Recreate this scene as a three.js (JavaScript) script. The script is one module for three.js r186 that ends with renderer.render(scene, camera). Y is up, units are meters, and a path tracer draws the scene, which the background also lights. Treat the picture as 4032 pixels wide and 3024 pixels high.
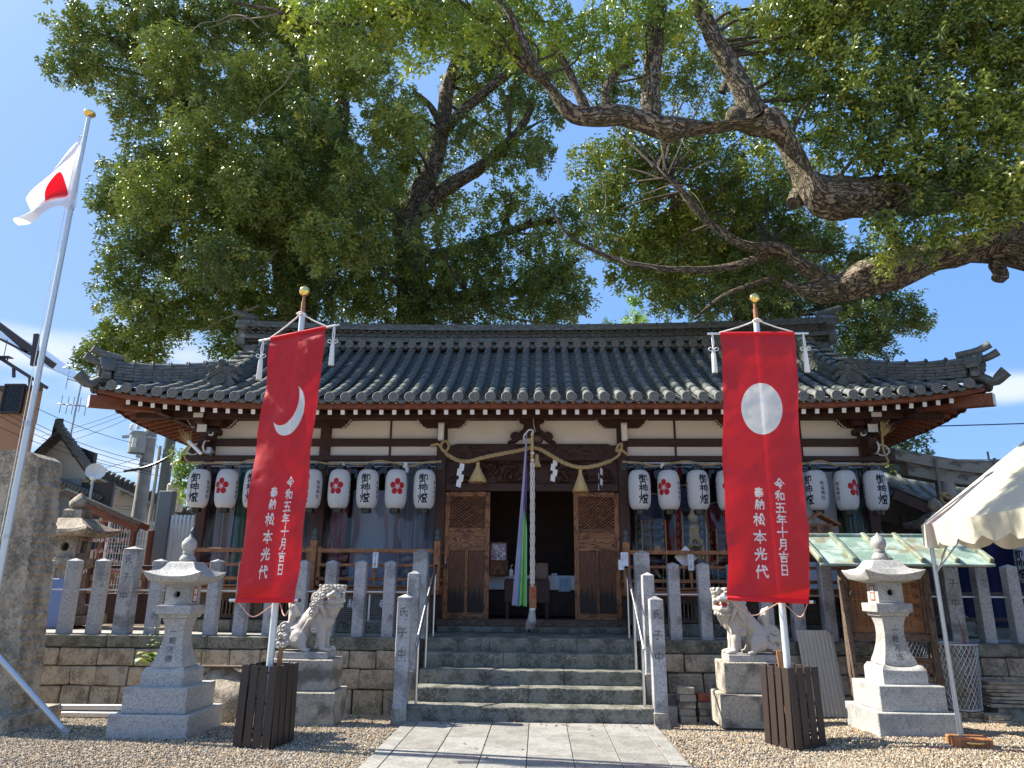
import * as THREE from 'three';
import { mergeGeometries, toCreasedNormals } from 'three/addons/utils/BufferGeometryUtils.js';
import { MarchingCubes } from 'three/addons/objects/MarchingCubes.js';

// ---------- camera ----------
const scene = new THREE.Scene();
const camera = new THREE.PerspectiveCamera(56.37, 4 / 3, 0.1, 900);
camera.rotation.order = 'YXZ';
camera.position.set(0.114, 1.5, 0);
camera.rotation.set(THREE.MathUtils.degToRad(15.82), THREE.MathUtils.degToRad(2.2), THREE.MathUtils.degToRad(0.46));
camera.updateMatrixWorld();
scene.add(camera);

// ---------- seeded random and noise ----------
let seedState = 7;
const seed = (s) => { seedState = s | 0; };
const rnd = () => { seedState = (seedState + 0x6d2b79f5) | 0; let t = Math.imul(seedState ^ (seedState >>> 15), 1 | seedState); t = (t + Math.imul(t ^ (t >>> 7), 61 | t)) ^ t; return ((t ^ (t >>> 14)) >>> 0) / 4294967296; };
const rr = (a, b) => a + (b - a) * rnd();
const clamp = (x, a = 0, b = 1) => Math.min(b, Math.max(a, x));
const mix = (a, b, t) => a + (b - a) * t;
const sst = (a, b, x) => { const t = clamp((x - a) / (b - a)); return t * t * (3 - 2 * t); };
const hash2 = (x, y, s) => { let h = Math.imul(x, 374761393) + Math.imul(y, 668265263) + Math.imul(s, 2147483647); h = Math.imul(h ^ (h >>> 13), 1274126177); return ((h ^ (h >>> 16)) >>> 0) / 4294967296; };
function vnoise(x, y, p, s) {   // value noise that repeats after p cells
  const xi = Math.floor(x), yi = Math.floor(y), fx = x - xi, fy = y - yi, u = fx * fx * (3 - 2 * fx), v = fy * fy * (3 - 2 * fy);
  const m = (a) => ((a % p) + p) % p, x0 = m(xi), x1 = m(xi + 1), y0 = m(yi), y1 = m(yi + 1);
  return mix(mix(hash2(x0, y0, s), hash2(x1, y0, s), u), mix(hash2(x0, y1, s), hash2(x1, y1, s), u), v);
}
function fbm(u, v, f, oct, s) { let a = 0.5, t = 0, n = 0; for (let i = 0; i < oct; i++) { t += a * vnoise(u * f, v * f, f, s + i); n += a; a *= 0.5; f *= 2; } return t / n; }

// ---------- sky and sun ----------
const sunDir = new THREE.Vector3(-0.70, 0.70, -0.115).normalize();
{
  const w = 1024, h = 512, d = new Float32Array(w * h * 4), v = new THREE.Vector3();
  for (let j = 0; j < h; j++) for (let i = 0; i < w; i++) {
    const th = (j + 0.5) / h * Math.PI - Math.PI / 2, ph = ((i + 0.5) / w - 0.5) * 2 * Math.PI;
    v.set(Math.cos(th) * Math.cos(ph), Math.sin(th), Math.cos(th) * Math.sin(ph));
    const up = Math.max(v.y, 0), cs = v.dot(sunDir), hz = Math.pow(1 - up, 4.5), glow = Math.pow(clamp((cs + 1) / 2), 3);
    let r = 0.120 + 0.22 * hz + 0.19 * glow, g = 0.30 + 0.26 * hz + 0.17 * glow, b = 0.72 + 0.12 * hz + 0.06 * glow;
    const s2 = Math.pow(clamp(cs), 24) * 1.6; r += s2; g += s2; b += s2;
    if (v.y > 0.01) {   // a few low fair-weather clouds
      const a = (ph / (2 * Math.PI) + 1) % 1, n = fbm(a * 1.0, v.y * 0.9, 24, 5, 11), band = sst(0.03, 0.12, v.y) * (1 - sst(0.22, 0.42, v.y));
      const c = sst(0.64, 0.78, n) * band * 0.7;
      r = mix(r, 0.80, c); g = mix(g, 0.82, c); b = mix(b, 0.88, c);
    }
    if (v.y < 0) { const k = sst(0, -0.1, v.y); r = mix(r, 0.25, k); g = mix(g, 0.23, k); b = mix(b, 0.2, k); }
    const o = (j * w + i) * 4, K = 0.50; d[o] = r * K; d[o + 1] = g * K; d[o + 2] = b * K; d[o + 3] = 1;
  }
  const t = new THREE.DataTexture(d, w, h, THREE.RGBAFormat, THREE.FloatType);
  t.mapping = THREE.EquirectangularReflectionMapping; t.magFilter = THREE.LinearFilter; t.minFilter = THREE.LinearFilter; t.needsUpdate = true;
  scene.background = t; scene.environment = t;
  scene.backgroundIntensity = 1; scene.environmentIntensity = 1;
}
const sun = new THREE.DirectionalLight(new THREE.Color(1.0, 0.93, 0.82), 4.5);
sun.position.copy(sunDir).multiplyScalar(60).add(new THREE.Vector3(0, 0, -10));
sun.target.position.set(0, 0, -10); sun.castShadow = true; sun.shadow.radius = 1;
sun.shadow.mapSize.set(4096, 4096);
Object.assign(sun.shadow.camera, { left: -32, right: 32, top: 32, bottom: -32, near: 1, far: 160 });
scene.add(sun, sun.target);
const renderer = new THREE.WebGLRenderer({ antialias: true });
renderer.toneMapping = THREE.LinearToneMapping; renderer.toneMappingExposure = 2.8; renderer.shadowMap.enabled = true;

// photo pixel (4032 x 3024) to the point where its ray meets the plane at depth z
const FPX = 2821.1;
function P(x, y, z) {
  const d = new THREE.Vector3((x - 2016) / FPX, -(y - 1512) / FPX, -1).applyQuaternion(camera.quaternion);
  return camera.position.clone().addScaledVector(d, (z - camera.position.z) / d.z);
}
const P2 = (x, y, z) => P(x * 4032 / 2212, y * 4032 / 2212, z);

// ---------- textures ----------
function tex(n, fn, repeat = 1) {   // fn(u, v) -> [r, g, b (0..1 sRGB), height]
  const c = new Uint8Array(n * n * 4), b = new Uint8Array(n * n * 4);
  for (let j = 0; j < n; j++) for (let i = 0; i < n; i++) {
    const q = fn(i / n, j / n), o = (j * n + i) * 4;
    for (let k = 0; k < 3; k++) { c[o + k] = clamp(q[k]) * 255; b[o + k] = clamp(q[3] ?? 0.5) * 255; }
    c[o + 3] = b[o + 3] = 255;
  }
  const mk = (d, srgb) => { const t = new THREE.DataTexture(d, n, n); t.wrapS = t.wrapT = THREE.RepeatWrapping; t.magFilter = THREE.LinearFilter; t.minFilter = THREE.LinearMipmapLinearFilter; t.generateMipmaps = true; if (srgb) t.colorSpace = THREE.SRGBColorSpace; t.repeat.set(repeat, repeat); t.needsUpdate = true; return t; };
  return { map: mk(c, true), bump: mk(b, false) };
}
function mat(o) {   // o: t texture pair, c tint, r roughness, b bump metres, rest straight to the material
  const { t, c, r = 0.8, b = 0, ...rest } = o, m = new THREE.MeshPhysicalMaterial({ roughness: r, side: THREE.DoubleSide, ...rest });
  if (c) m.color.setRGB(...c);
  if (t) { m.map = t.map; if (b) { m.bumpMap = t.bump; m.bumpScale = b; } }
  return m;
}
const lerp3 = (a, b, t) => [mix(a[0], b[0], t), mix(a[1], b[1], t), mix(a[2], b[2], t)];
const graniteTex = (base, dark, light, s, stain = 0.1) => tex(1024, (u, v) => {
  const f = fbm(u, v, 128, 2, s), g = fbm(u, v, 256, 1, s + 5), m = fbm(u, v, 40, 2, s + 2), c = fbm(u, v, 5, 4, s + 9);
  let q = lerp3(base, dark, sst(0.5, 0.8, f) * 0.6); q = lerp3(q, light, sst(0.5, 0.9, g) * 0.6); q = lerp3(q, dark, sst(0.55, 0.8, m) * 0.22);
  const st = 1 - stain * sst(0.45, 0.75, c); return [q[0] * st, q[1] * st, q[2] * st * 0.99, f * 0.6 + g * 0.4];
});
const stoneTex = (base, dark, light, moss, s, mossAmt = 0.5) => tex(512, (u, v) => {
  const a = fbm(u, v, 6, 5, s), f = fbm(u, v, 40, 3, s + 3), g = fbm(u, v, 120, 2, s + 7), m = fbm(u, v, 9, 4, s + 21);
  let q = lerp3(dark, base, sst(0.3, 0.62, a * 0.6 + f * 0.4)); q = lerp3(q, light, sst(0.55, 0.75, g) * 0.55); q = lerp3(q, moss, sst(0.52, 0.7, m) * mossAmt);
  return [...q, a * 0.3 + f * 0.45 + g * 0.25];
});
const woodTex = (base, dark, s, rings = 26) => tex(512, (u, v) => {   // grain runs along v
  const w = fbm(u, v * 0.25, 8, 3, s) * 0.35 + fbm(u, v, 4, 2, s + 4) * 0.12, k = Math.abs(((u + w) * rings) % 1 * 2 - 1), f = fbm(u, v * 0.06, 128, 2, s + 8), st = fbm(u, v, 5, 4, s + 13);
  const q = lerp3(base, dark, clamp(sst(0.35, 1, k) * 0.55 + f * 0.35 + sst(0.5, 0.75, st) * 0.35)); return [...q, 1 - k * 0.6 - f * 0.3];
});
const T = {
  granite: graniteTex([0.66, 0.655, 0.64], [0.40, 0.40, 0.40], [0.80, 0.79, 0.78], 3, 0.12),
  graniteB: graniteTex([0.66, 0.66, 0.67], [0.36, 0.37, 0.39], [0.82, 0.82, 0.82], 43, 0.22),
  graniteW: graniteTex([0.66, 0.63, 0.58], [0.36, 0.34, 0.30], [0.80, 0.77, 0.72], 83, 0.35),
  slab: graniteTex([0.57, 0.56, 0.54], [0.36, 0.355, 0.34], [0.70, 0.69, 0.67], 123, 0.12),
  step: stoneTex([0.47, 0.46, 0.42], [0.27, 0.27, 0.24], [0.62, 0.61, 0.56], [0.29, 0.30, 0.23], 31, 0.45),
  wall: stoneTex([0.68, 0.63, 0.55], [0.47, 0.43, 0.37], [0.78, 0.74, 0.66], [0.36, 0.34, 0.30], 61, 0.35),
  old: stoneTex([0.66, 0.61, 0.53], [0.44, 0.40, 0.35], [0.77, 0.73, 0.65], [0.38, 0.36, 0.30], 91, 0.3),
  tile: tex(512, (u, v) => { const a = fbm(u, v, 8, 5, 5), g = fbm(u, v, 60, 3, 9), l = fbm(u, v, 14, 4, 19), k = 0.37 + 0.16 * (a - 0.5) + 0.10 * (g - 0.5); const q = lerp3([k * 0.98, k * 1.02, k * 1.0], [0.56, 0.57, 0.54], sst(0.58, 0.78, l) * 0.45); return [...q, g]; }),
  wood: woodTex([0.31, 0.185, 0.13], [0.17, 0.085, 0.06], 17),
  woodR: woodTex([0.55, 0.31, 0.18], [0.34, 0.165, 0.095], 27),
  woodD: woodTex([0.68, 0.46, 0.28], [0.27, 0.15, 0.085], 37, 18),
  woodL: woodTex([0.66, 0.46, 0.29], [0.44, 0.26, 0.14], 47),
  woodG: woodTex([0.44, 0.37, 0.31], [0.24, 0.19, 0.15], 57),
  plaster: tex(256, (u, v) => { const a = fbm(u, v, 4, 5, 71), k = 0.94 + 0.05 * (a - 0.5); return [k, k * 0.97, k * 0.92, fbm(u, v, 50, 2, 73)]; }),
  bark: tex(1024, (u, v) => { const wx = (fbm(u, v, 8, 3, 77) - 0.5) * 0.10, wy = (fbm(u, v, 8, 3, 78) - 0.5) * 0.12, r1 = Math.abs(2 * vnoise((u + wx) * 22, (v + wy) * 9, 999, 80) - 1), r2 = Math.abs(2 * vnoise((u + wx) * 34, (v + wy) * 16, 999, 81) - 1), c = fbm(u, v, 64, 3, 79), m = fbm(u, v, 5, 4, 84), li = fbm(u, v, 14, 3, 86), h = clamp(sst(0.04, 0.34, Math.min(r1, r2 * 1.5)) * 0.75 + c * 0.35 - 0.05); let q = lerp3([0.17, 0.14, 0.115], [0.60, 0.54, 0.46], h); q = lerp3(q, [0.30, 0.30, 0.20], sst(0.52, 0.7, m) * 0.5); q = lerp3(q, [0.70, 0.68, 0.62], sst(0.62, 0.75, li) * h * 0.5); return [...q, h]; }),
  gravel: tex(1024, (u, v) => { const f = 96, x = u * f, y = v * f, xi = Math.floor(x), yi = Math.floor(y); let b = 9, id = 0; for (let j = -1; j < 2; j++) for (let i = -1; i < 2; i++) { const cx = ((xi + i) % f + f) % f, cy = ((yi + j) % f + f) % f, dx = xi + i + hash2(cx, cy, 1) - x, dy = yi + j + hash2(cx, cy, 2) - y, d = dx * dx + dy * dy; if (d < b) { b = d; id = hash2(cx, cy, 3); } } const h = 1 - Math.sqrt(b), c = fbm(u, v, 5, 4, 51), k = (0.45 + 0.38 * id) * (0.62 + 0.38 * sst(0.1, 0.6, h)) * (0.86 + 0.28 * c); return [k * 0.94, k * (0.84 + 0.05 * hash2(id * 9999 | 0, 3, 5)), k * (0.68 + 0.10 * id), h]; }),
  copper: tex(512, (u, v) => { const a = fbm(u, v, 6, 5, 33), g = fbm(u, v, 40, 3, 35), m = fbm(u, v, 4, 4, 39); let q = lerp3([0.50, 0.60, 0.55], [0.67, 0.74, 0.70], sst(0.35, 0.65, a)); q = lerp3(q, [0.50, 0.40, 0.26], sst(0.60, 0.82, m) * 0.5); return [q[0] * (0.92 + 0.16 * (g - 0.5)), q[1] * (0.92 + 0.16 * (g - 0.5)), q[2] * (0.92 + 0.16 * (g - 0.5)), g]; }),
  cloth: tex(256, (u, v) => { const w = (Math.sin(u * 128 * Math.PI) * 0.5 + 0.5) * 0.5 + (Math.sin(v * 128 * Math.PI) * 0.5 + 0.5) * 0.5, a = fbm(u, v, 5, 4, 55), k = 0.93 + 0.05 * (a - 0.5); return [k, k, k, w]; }),
  concrete: tex(256, (u, v) => { const a = fbm(u, v, 5, 5, 65), g = fbm(u, v, 64, 2, 66), k = 0.58 + 0.14 * (a - 0.5) + 0.1 * (g - 0.5); return [k, k * 0.985, k * 0.95, g]; }),
};
const M = {
  granite: mat({ t: T.granite, r: 0.75, b: 0.002 }), graniteB: mat({ t: T.graniteB, r: 0.75, b: 0.002 }), graniteW: mat({ t: T.graniteW, r: 0.85, b: 0.006 }),
  slab: mat({ t: T.slab, r: 0.8, b: 0.002 }), slab2: mat({ t: T.slab, c: [0.86, 0.85, 0.83], r: 0.8, b: 0.002 }),
  step: mat({ t: T.step, r: 0.9, b: 0.008 }), step2: mat({ t: T.step, c: [0.93, 0.95, 0.93], r: 0.9, b: 0.008 }),
  wall: mat({ t: T.wall, r: 0.92, b: 0.012 }), wall2: mat({ t: T.wall, c: [0.92, 0.90, 0.90], r: 0.92, b: 0.012 }), wall3: mat({ t: T.wall, c: [1.0, 0.96, 0.88], r: 0.92, b: 0.012 }),
  old: mat({ t: T.old, r: 0.9, b: 0.01 }), sculpt: mat({ t: T.plaster, c: [0.50, 0.495, 0.49], r: 0.85, b: 0.003 }),
  tile: mat({ t: T.tile, r: 0.62, b: 0.002 }), tile2: mat({ t: T.tile, c: [0.92, 0.94, 0.96], r: 0.62, b: 0.002 }), tile3: mat({ t: T.tile, c: [1.0, 0.99, 0.96], r: 0.68, b: 0.002 }),
  wood: mat({ t: T.wood, r: 0.6, b: 0.001 }), woodR: mat({ t: T.woodR, r: 0.6, b: 0.001 }), woodD: mat({ t: T.woodD, r: 0.62, b: 0.0015 }), woodL: mat({ t: T.woodL, r: 0.6, b: 0.001 }), woodG: mat({ t: T.woodG, r: 0.85, b: 0.002 }),
  plaster: mat({ t: T.plaster, r: 0.85, b: 0.001 }), white: mat({ c: [0.80, 0.79, 0.76], r: 0.6 }), paper: mat({ c: [0.82, 0.82, 0.80], r: 0.9 }),
  bark: mat({ t: T.bark, r: 0.95, b: 0.04 }), bark2: mat({ t: T.bark, c: [0.78, 0.74, 0.70], r: 0.95, b: 0.03 }), twig: mat({ c: [0.20, 0.17, 0.13], r: 0.9 }),
  gravel: mat({ t: T.gravel, r: 0.95, b: 0.012 }), copper: mat({ t: T.copper, r: 0.6, b: 0.001 }), concrete: mat({ t: T.concrete, r: 0.9, b: 0.002 }),
  steel: mat({ c: [0.60, 0.61, 0.62], r: 0.32, metalness: 1 }), galv: mat({ c: [0.52, 0.54, 0.55], r: 0.45, metalness: 0.7 }), alu: mat({ c: [0.66, 0.68, 0.70], r: 0.38, metalness: 0.8 }), pole: mat({ c: [0.62, 0.66, 0.66], r: 0.35, metalness: 0.35 }),
  gold: mat({ c: [0.95, 0.68, 0.22], r: 0.08, metalness: 1 }), brass: mat({ c: [0.75, 0.56, 0.25], r: 0.3, metalness: 1 }),
  black: mat({ c: [0.012, 0.013, 0.015], r: 0.25 }), ink: mat({ c: [0.02, 0.021, 0.026], r: 0.8 }), engraved: mat({ c: [0.10, 0.10, 0.10], r: 0.9 }), dark: mat({ c: [0.02, 0.02, 0.022], r: 0.7 }),
  rope: mat({ c: [0.46, 0.33, 0.16], r: 0.9 }), straw: mat({ c: [0.55, 0.40, 0.18], r: 0.9 }), cord: mat({ c: [0.72, 0.71, 0.68], r: 0.9 }), redcord: mat({ c: [0.62, 0.36, 0.28], r: 0.9 }),
  brown: mat({ c: [0.035, 0.024, 0.019], r: 0.45 }), vinyl: mat({ c: [0.95, 0.97, 1.0], r: 0.06, transmission: 1, thickness: 0, ior: 1.5 }), verdigris: mat({ c: [0.06, 0.085, 0.075], r: 0.6 }),
};
// ---------- geometry helpers: all return plain non-indexed geometry with position, normal, uv (metres) ----------
const V3 = (x, y, z) => new THREE.Vector3(x, y, z);
function clean(g) {
  if (g.index) g = g.toNonIndexed();
  for (const k of Object.keys(g.attributes)) if (!['position', 'normal', 'uv'].includes(k)) g.deleteAttribute(k);
  if (!g.attributes.normal) g.computeVertexNormals();
  if (!g.attributes.uv) uvM(g);
  g.clearGroups(); g.morphAttributes = {};
  return g;
}
function uvM(g, swap = false) {   // box-projected uv in metres with a random shift, per triangle
  const p = g.attributes.position, n = p.count, uv = new Float32Array(n * 2), ou = rnd() * 7, ov = rnd() * 7, a = V3(), b = V3(), c = V3();
  for (let i = 0; i < n; i += 3) {
    a.fromBufferAttribute(p, i); b.fromBufferAttribute(p, i + 1); c.fromBufferAttribute(p, i + 2);
    const nn = b.clone().sub(a).cross(c.clone().sub(a)), ax = Math.abs(nn.x), ay = Math.abs(nn.y), az = Math.abs(nn.z);
    [a, b, c].forEach((q, k) => {
      let u, v; if (ay >= ax && ay >= az) { u = q.x; v = q.z; } else if (ax >= az) { u = q.z; v = q.y; } else { u = q.x; v = q.y; }
      if (swap) [u, v] = [v, u];
      uv[(i + k) * 2] = u + ou; uv[(i + k) * 2 + 1] = v + ov;
    });
  }
  g.setAttribute('uv', new THREE.BufferAttribute(uv, 2));
  return g;
}
const XF = (g, x = 0, y = 0, z = 0, ry = 0, rx = 0, rz = 0) => { if (rx) g.rotateX(rx); if (rz) g.rotateZ(rz); if (ry) g.rotateY(ry); g.translate(x, y, z); return g; };
// convex solid from polygons, oriented outwards
function convex(polys) {
  const cen = V3(); let k = 0; polys.forEach((p) => p.forEach((v) => { cen.add(v); k++; })); cen.divideScalar(k);
  const out = [];
  for (const p of polys) {
    const n = p[1].clone().sub(p[0]).cross(p[2].clone().sub(p[0])), m = p.reduce((s, v) => s.add(v), V3()).divideScalar(p.length).sub(cen), q = n.dot(m) < 0 ? [...p].reverse() : p;
    for (let i = 1; i + 1 < q.length; i++) out.push(...q[0].toArray(), ...q[i].toArray(), ...q[i + 1].toArray());
  }
  const g = new THREE.BufferGeometry(); g.setAttribute('position', new THREE.Float32BufferAttribute(out, 3)); g.computeVertexNormals(); return g;
}
// chamfered (and optionally irregular) box, centred
function cb(w, h, d, r = 0.006, jit = 0) {
  const H = [w / 2, h / 2, d / 2], v = {};
  for (const sx of [-1, 1]) for (const sy of [-1, 1]) for (const sz of [-1, 1]) {
    const s = [sx, sy, sz], j = [0, 1, 2].map(() => (rnd() - 0.5) * jit);
    for (let k = 0; k < 3; k++) v[[sx, sy, sz, k]] = V3(...[0, 1, 2].map((i) => s[i] * (H[i] - (i === k ? 0 : r)) + j[i]));
  }
  const polys = [];
  for (let k = 0; k < 3; k++) {
    const a = (k + 1) % 3, b = (k + 2) % 3;
    for (const s of [-1, 1]) {
      const q = (x, y, f) => { const c = [0, 0, 0]; c[k] = s; c[a] = x; c[b] = y; return v[[...c, f]]; };
      polys.push([q(-1, -1, k), q(1, -1, k), q(1, 1, k), q(-1, 1, k)]);
      for (const t of [-1, 1]) polys.push([q(t, -1, k), q(t, 1, k), q(t, 1, a), q(t, -1, a)]);
    }
  }
  for (const sx of [-1, 1]) for (const sy of [-1, 1]) for (const sz of [-1, 1]) polys.push([0, 1, 2].map((k) => v[[sx, sy, sz, k]]));
  return polys.length ? convex(polys) : null;
}
const box = (w, h, d, x = 0, y = 0, z = 0, ry = 0, rx = 0, rz = 0, swap = false) => { const g = clean(new THREE.BoxGeometry(w, h, d)); uvM(g, swap); return XF(g, x, y, z, ry, rx, rz); };
const cbox = (w, h, d, x = 0, y = 0, z = 0, r = 0.006, jit = 0, ry = 0, rx = 0, rz = 0, swap = false) => XF(uvM(cb(w, h, d, r, jit), swap), x, y, z, ry, rx, rz);
const cyl = (r0, r1, h, x = 0, y = 0, z = 0, n = 16, rx = 0, rz = 0, ry = 0) => XF(clean(new THREE.CylinderGeometry(r1, r0, h, n)), x, y, z, ry, rx, rz);
const sph = (r, x = 0, y = 0, z = 0, n = 14, sy = 1) => { const g = clean(new THREE.SphereGeometry(r, n, Math.ceil(n * 0.7))); if (sy !== 1) g.scale(1, sy, 1); return XF(g, x, y, z); };
const lathe = (pts, n = 24, x = 0, y = 0, z = 0) => XF(clean(new THREE.LatheGeometry(pts.map(([a, b]) => new THREE.Vector2(a, b)), n)), x, y, z);
// beam between two points with rectangular section
function beam(a, b, w, h, ch = 0) {
  const L = a.distanceTo(b), g = ch ? uvM(cb(w, h, L, ch), false) : uvM(clean(new THREE.BoxGeometry(w, h, L)), true), m = new THREE.Matrix4().lookAt(b, a, Math.abs(b.y - a.y) > L * 0.98 ? V3(1, 0, 0) : V3(0, 1, 0));
  m.setPosition(a.clone().add(b).multiplyScalar(0.5)); g.applyMatrix4(m); return g;
}
// tapered tube through points; radii at the points
function tube(pts, rad, n = 8, per = 4, closed = false, lump = 0) {
  const c = new THREE.CatmullRomCurve3(pts, closed, 'centripetal'), N = Math.max(2, (pts.length - 1) * per), fr = c.computeFrenetFrames(N, closed), rings = [];
  let len = 0, prev = null;
  for (let i = 0; i <= N; i++) {
    const t = i / N, p = c.getPoint(t), k = t * (pts.length - 1), k0 = Math.min(Math.floor(k), pts.length - 2), R = Array.isArray(rad) ? mix(rad[k0], rad[k0 + 1], k - k0) : rad;
    if (prev) len += p.distanceTo(prev); prev = p;
    const ring = [];
    const tan = c.getTangent(t), nn = fr.normals[i], bb = fr.binormals[i];
    for (let j = 0; j <= n; j++) { const a = j / n * Math.PI * 2, l = lump ? 1 + lump * (vnoise((j % n) * 1.3, len * 3, 97, 5) - 0.5) : 1; ring.push({ p: p.clone().addScaledVector(nn, Math.cos(a) * R * l).addScaledVector(bb, Math.sin(a) * R * l), u: Math.round(Math.max(1, R * 6.28)) * (j / n), v: len }); }
    rings.push(ring);
  }
  const pos = [], uv = [], push = (q) => { pos.push(q.p.x, q.p.y, q.p.z); uv.push(q.u, q.v); };
  for (let i = 0; i < N; i++) for (let j = 0; j < n; j++) { const a = rings[i][j], b = rings[i][j + 1], d = rings[i + 1][j], e = rings[i + 1][j + 1];[a, b, d, b, e, d].forEach(push); }
  if (!closed) for (const [r, f] of [[rings[0], 0], [rings[N], 1]]) { const cen = { p: r.slice(0, n).reduce((s, q) => s.add(q.p), V3()).divideScalar(n), u: 0, v: r[0].v }; for (let j = 0; j < n; j++) (f ? [r[j], r[j + 1], cen] : [r[j + 1], r[j], cen]).forEach(push); }
  let g = new THREE.BufferGeometry(); g.setAttribute('position', new THREE.Float32BufferAttribute(pos, 3)); g.setAttribute('uv', new THREE.Float32BufferAttribute(uv, 2));
  g.computeVertexNormals(); return clean(toCreasedNormals(g, 1.0));
}
// twisted rope of two or three strands along points
function ropeGeo(pts, R, strands = 3, pitch = 7, n = 6) {
  const c = new THREE.CatmullRomCurve3(pts, false, 'centripetal'), L = c.getLength(), N = Math.max(12, Math.ceil(L / (R * 1.1))), fr = c.computeFrenetFrames(N, false), out = [];
  for (let s = 0; s < strands; s++) {
    const q = [];
    for (let i = 0; i <= N; i++) { const t = i / N, p = c.getPointAt(t), a = s / strands * 6.283 + t * L / (R * pitch) * 6.283; q.push(p.addScaledVector(fr.normals[i], Math.cos(a) * R * 0.5).addScaledVector(fr.binormals[i], Math.sin(a) * R * 0.5)); }
    out.push(tube(q, R * 0.56, n, 1));
  }
  return out;
}
// loft of rounded-square or polygon rings: rings [y, half, cornerLift, exponent-less], sides = 4 or 6
function loft(rings, sides = 4, m = 8, turn = 0, crease = 0.5) {
  const R = rings.map(([y, h, lift = 0, out = 0]) => {
    const ring = [];
    for (let s = 0; s < sides; s++) for (let j = 0; j < m; j++) {
      const t = j / m * 2 - 1, a0 = turn + s / sides * 6.2832, tan = Math.tan(Math.PI / sides), k = Math.pow(Math.abs(t), 2.6), hh = h + out * k;
      const x = hh, z = t * tan * hh; ring.push(V3(x * Math.cos(a0) - z * Math.sin(a0), y + lift * k, x * Math.sin(a0) + z * Math.cos(a0)));
    }
    return ring;
  });
  const pos = [], n = sides * m, put = (...q) => q.forEach((v) => pos.push(v.x, v.y, v.z));
  for (let i = 0; i + 1 < R.length; i++) for (let j = 0; j < n; j++) { const a = R[i][j], b = R[i][(j + 1) % n], d = R[i + 1][j], e = R[i + 1][(j + 1) % n]; put(a, d, b, b, d, e); }
  const cap = (r, f) => { const c = r.reduce((s, v) => s.add(v), V3()).divideScalar(n); for (let j = 0; j < n; j++) f ? put(c, r[(j + 1) % n], r[j]) : put(c, r[j], r[(j + 1) % n]); };
  cap(R[0], 0); cap(R[R.length - 1], 1);
  let g = new THREE.BufferGeometry(); g.setAttribute('position', new THREE.Float32BufferAttribute(pos, 3));
  g = toCreasedNormals(g, crease); return uvM(clean(g));
}
// grid surface from fn(u, v) -> Vector3
function surf(fn, nu, nv, uvFn = null, thick = 0) {
  const pos = [], uv = [], pt = [];
  for (let j = 0; j <= nv; j++) for (let i = 0; i <= nu; i++) pt.push(fn(i / nu, j / nv));
  const idx = (i, j) => j * (nu + 1) + i, add = (i, j) => { const p = pt[idx(i, j)]; pos.push(p.x, p.y, p.z); const q = uvFn ? uvFn(i / nu, j / nv, p) : [p.x, p.y + p.z]; uv.push(...q); };
  for (let j = 0; j < nv; j++) for (let i = 0; i < nu; i++) { add(i, j); add(i + 1, j); add(i, j + 1); add(i + 1, j); add(i + 1, j + 1); add(i, j + 1); }
  let g = new THREE.BufferGeometry(); g.setAttribute('position', new THREE.Float32BufferAttribute(pos, 3)); g.setAttribute('uv', new THREE.Float32BufferAttribute(uv, 2));
  g.computeVertexNormals(); return clean(toCreasedNormals(g, 1.2));
}
// extruded outline (xy points), centred in depth
function slabShape(pts, depth, bevel = 0, holes = []) {
  const s = new THREE.Shape(pts.map(([x, y]) => new THREE.Vector2(x, y))); holes.forEach((h) => s.holes.push(new THREE.Path(h.map(([x, y]) => new THREE.Vector2(x, y)))));
  const g = clean(new THREE.ExtrudeGeometry(s, { depth: depth - 2 * bevel, bevelEnabled: bevel > 0, bevelThickness: bevel, bevelSize: bevel, bevelOffset: -bevel, bevelSegments: 1, steps: 1, curveSegments: 8 }));
  g.translate(0, 0, -depth / 2 + bevel); return uvM(g);
}
// ---------- scene helpers ----------
const used = {};
function numbered(name) { const n = used[name] = (used[name] ?? -1) + 1; return n ? name + '_' + String(n).padStart(3, '0') : name; }
const join = (geos) => (geos.length === 1 ? geos[0] : mergeGeometries(geos.map(clean), false));
function part(name, geos, m, parent, label) {
  const o = new THREE.Mesh(join(Array.isArray(geos) ? geos : [geos]), m); o.name = name; o.castShadow = o.receiveShadow = true;
  if (label) o.userData.label = label;
  parent.add(o); return o;
}
function tag(o, label, category, group) { o.userData.label = label; o.userData.category = category; if (group) o.userData.group = group; return o; }
function thing(name, label, category, pos = [0, 0, 0], turn = 0, group) {
  const o = new THREE.Group(); o.name = numbered(name); o.position.set(...pos); o.rotation.y = turn; scene.add(o); return tag(o, label, category, group);
}
function one(name, geos, m, label, category, group) { const o = part(numbered(name), geos, m, scene); return tag(o, label, category, group); }
function struct(name, geos, m) { const o = geos ? part(name, geos, m, scene) : new THREE.Group(); o.name = name; if (!geos) scene.add(o); o.userData.kind = 'structure'; return o; }
function sub(name, geo, m, parent, x, y, z, ry = 0) { const o = new THREE.Mesh(geo, m); o.name = name; o.position.set(x, y, z); o.rotation.y = ry; o.castShadow = o.receiveShadow = true; parent.add(o); return o; }
function dup(o, pos, turn, label, group) { const c = o.clone(); c.name = numbered(o.name.replace(/_\d{3}$/, '')); c.userData = { ...o.userData }; if (label) c.userData.label = label; if (group) c.userData.group = group; scene.add(c); if (pos) c.position.set(...pos); if (turn !== undefined) c.rotation.y = turn; return c; }
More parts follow.
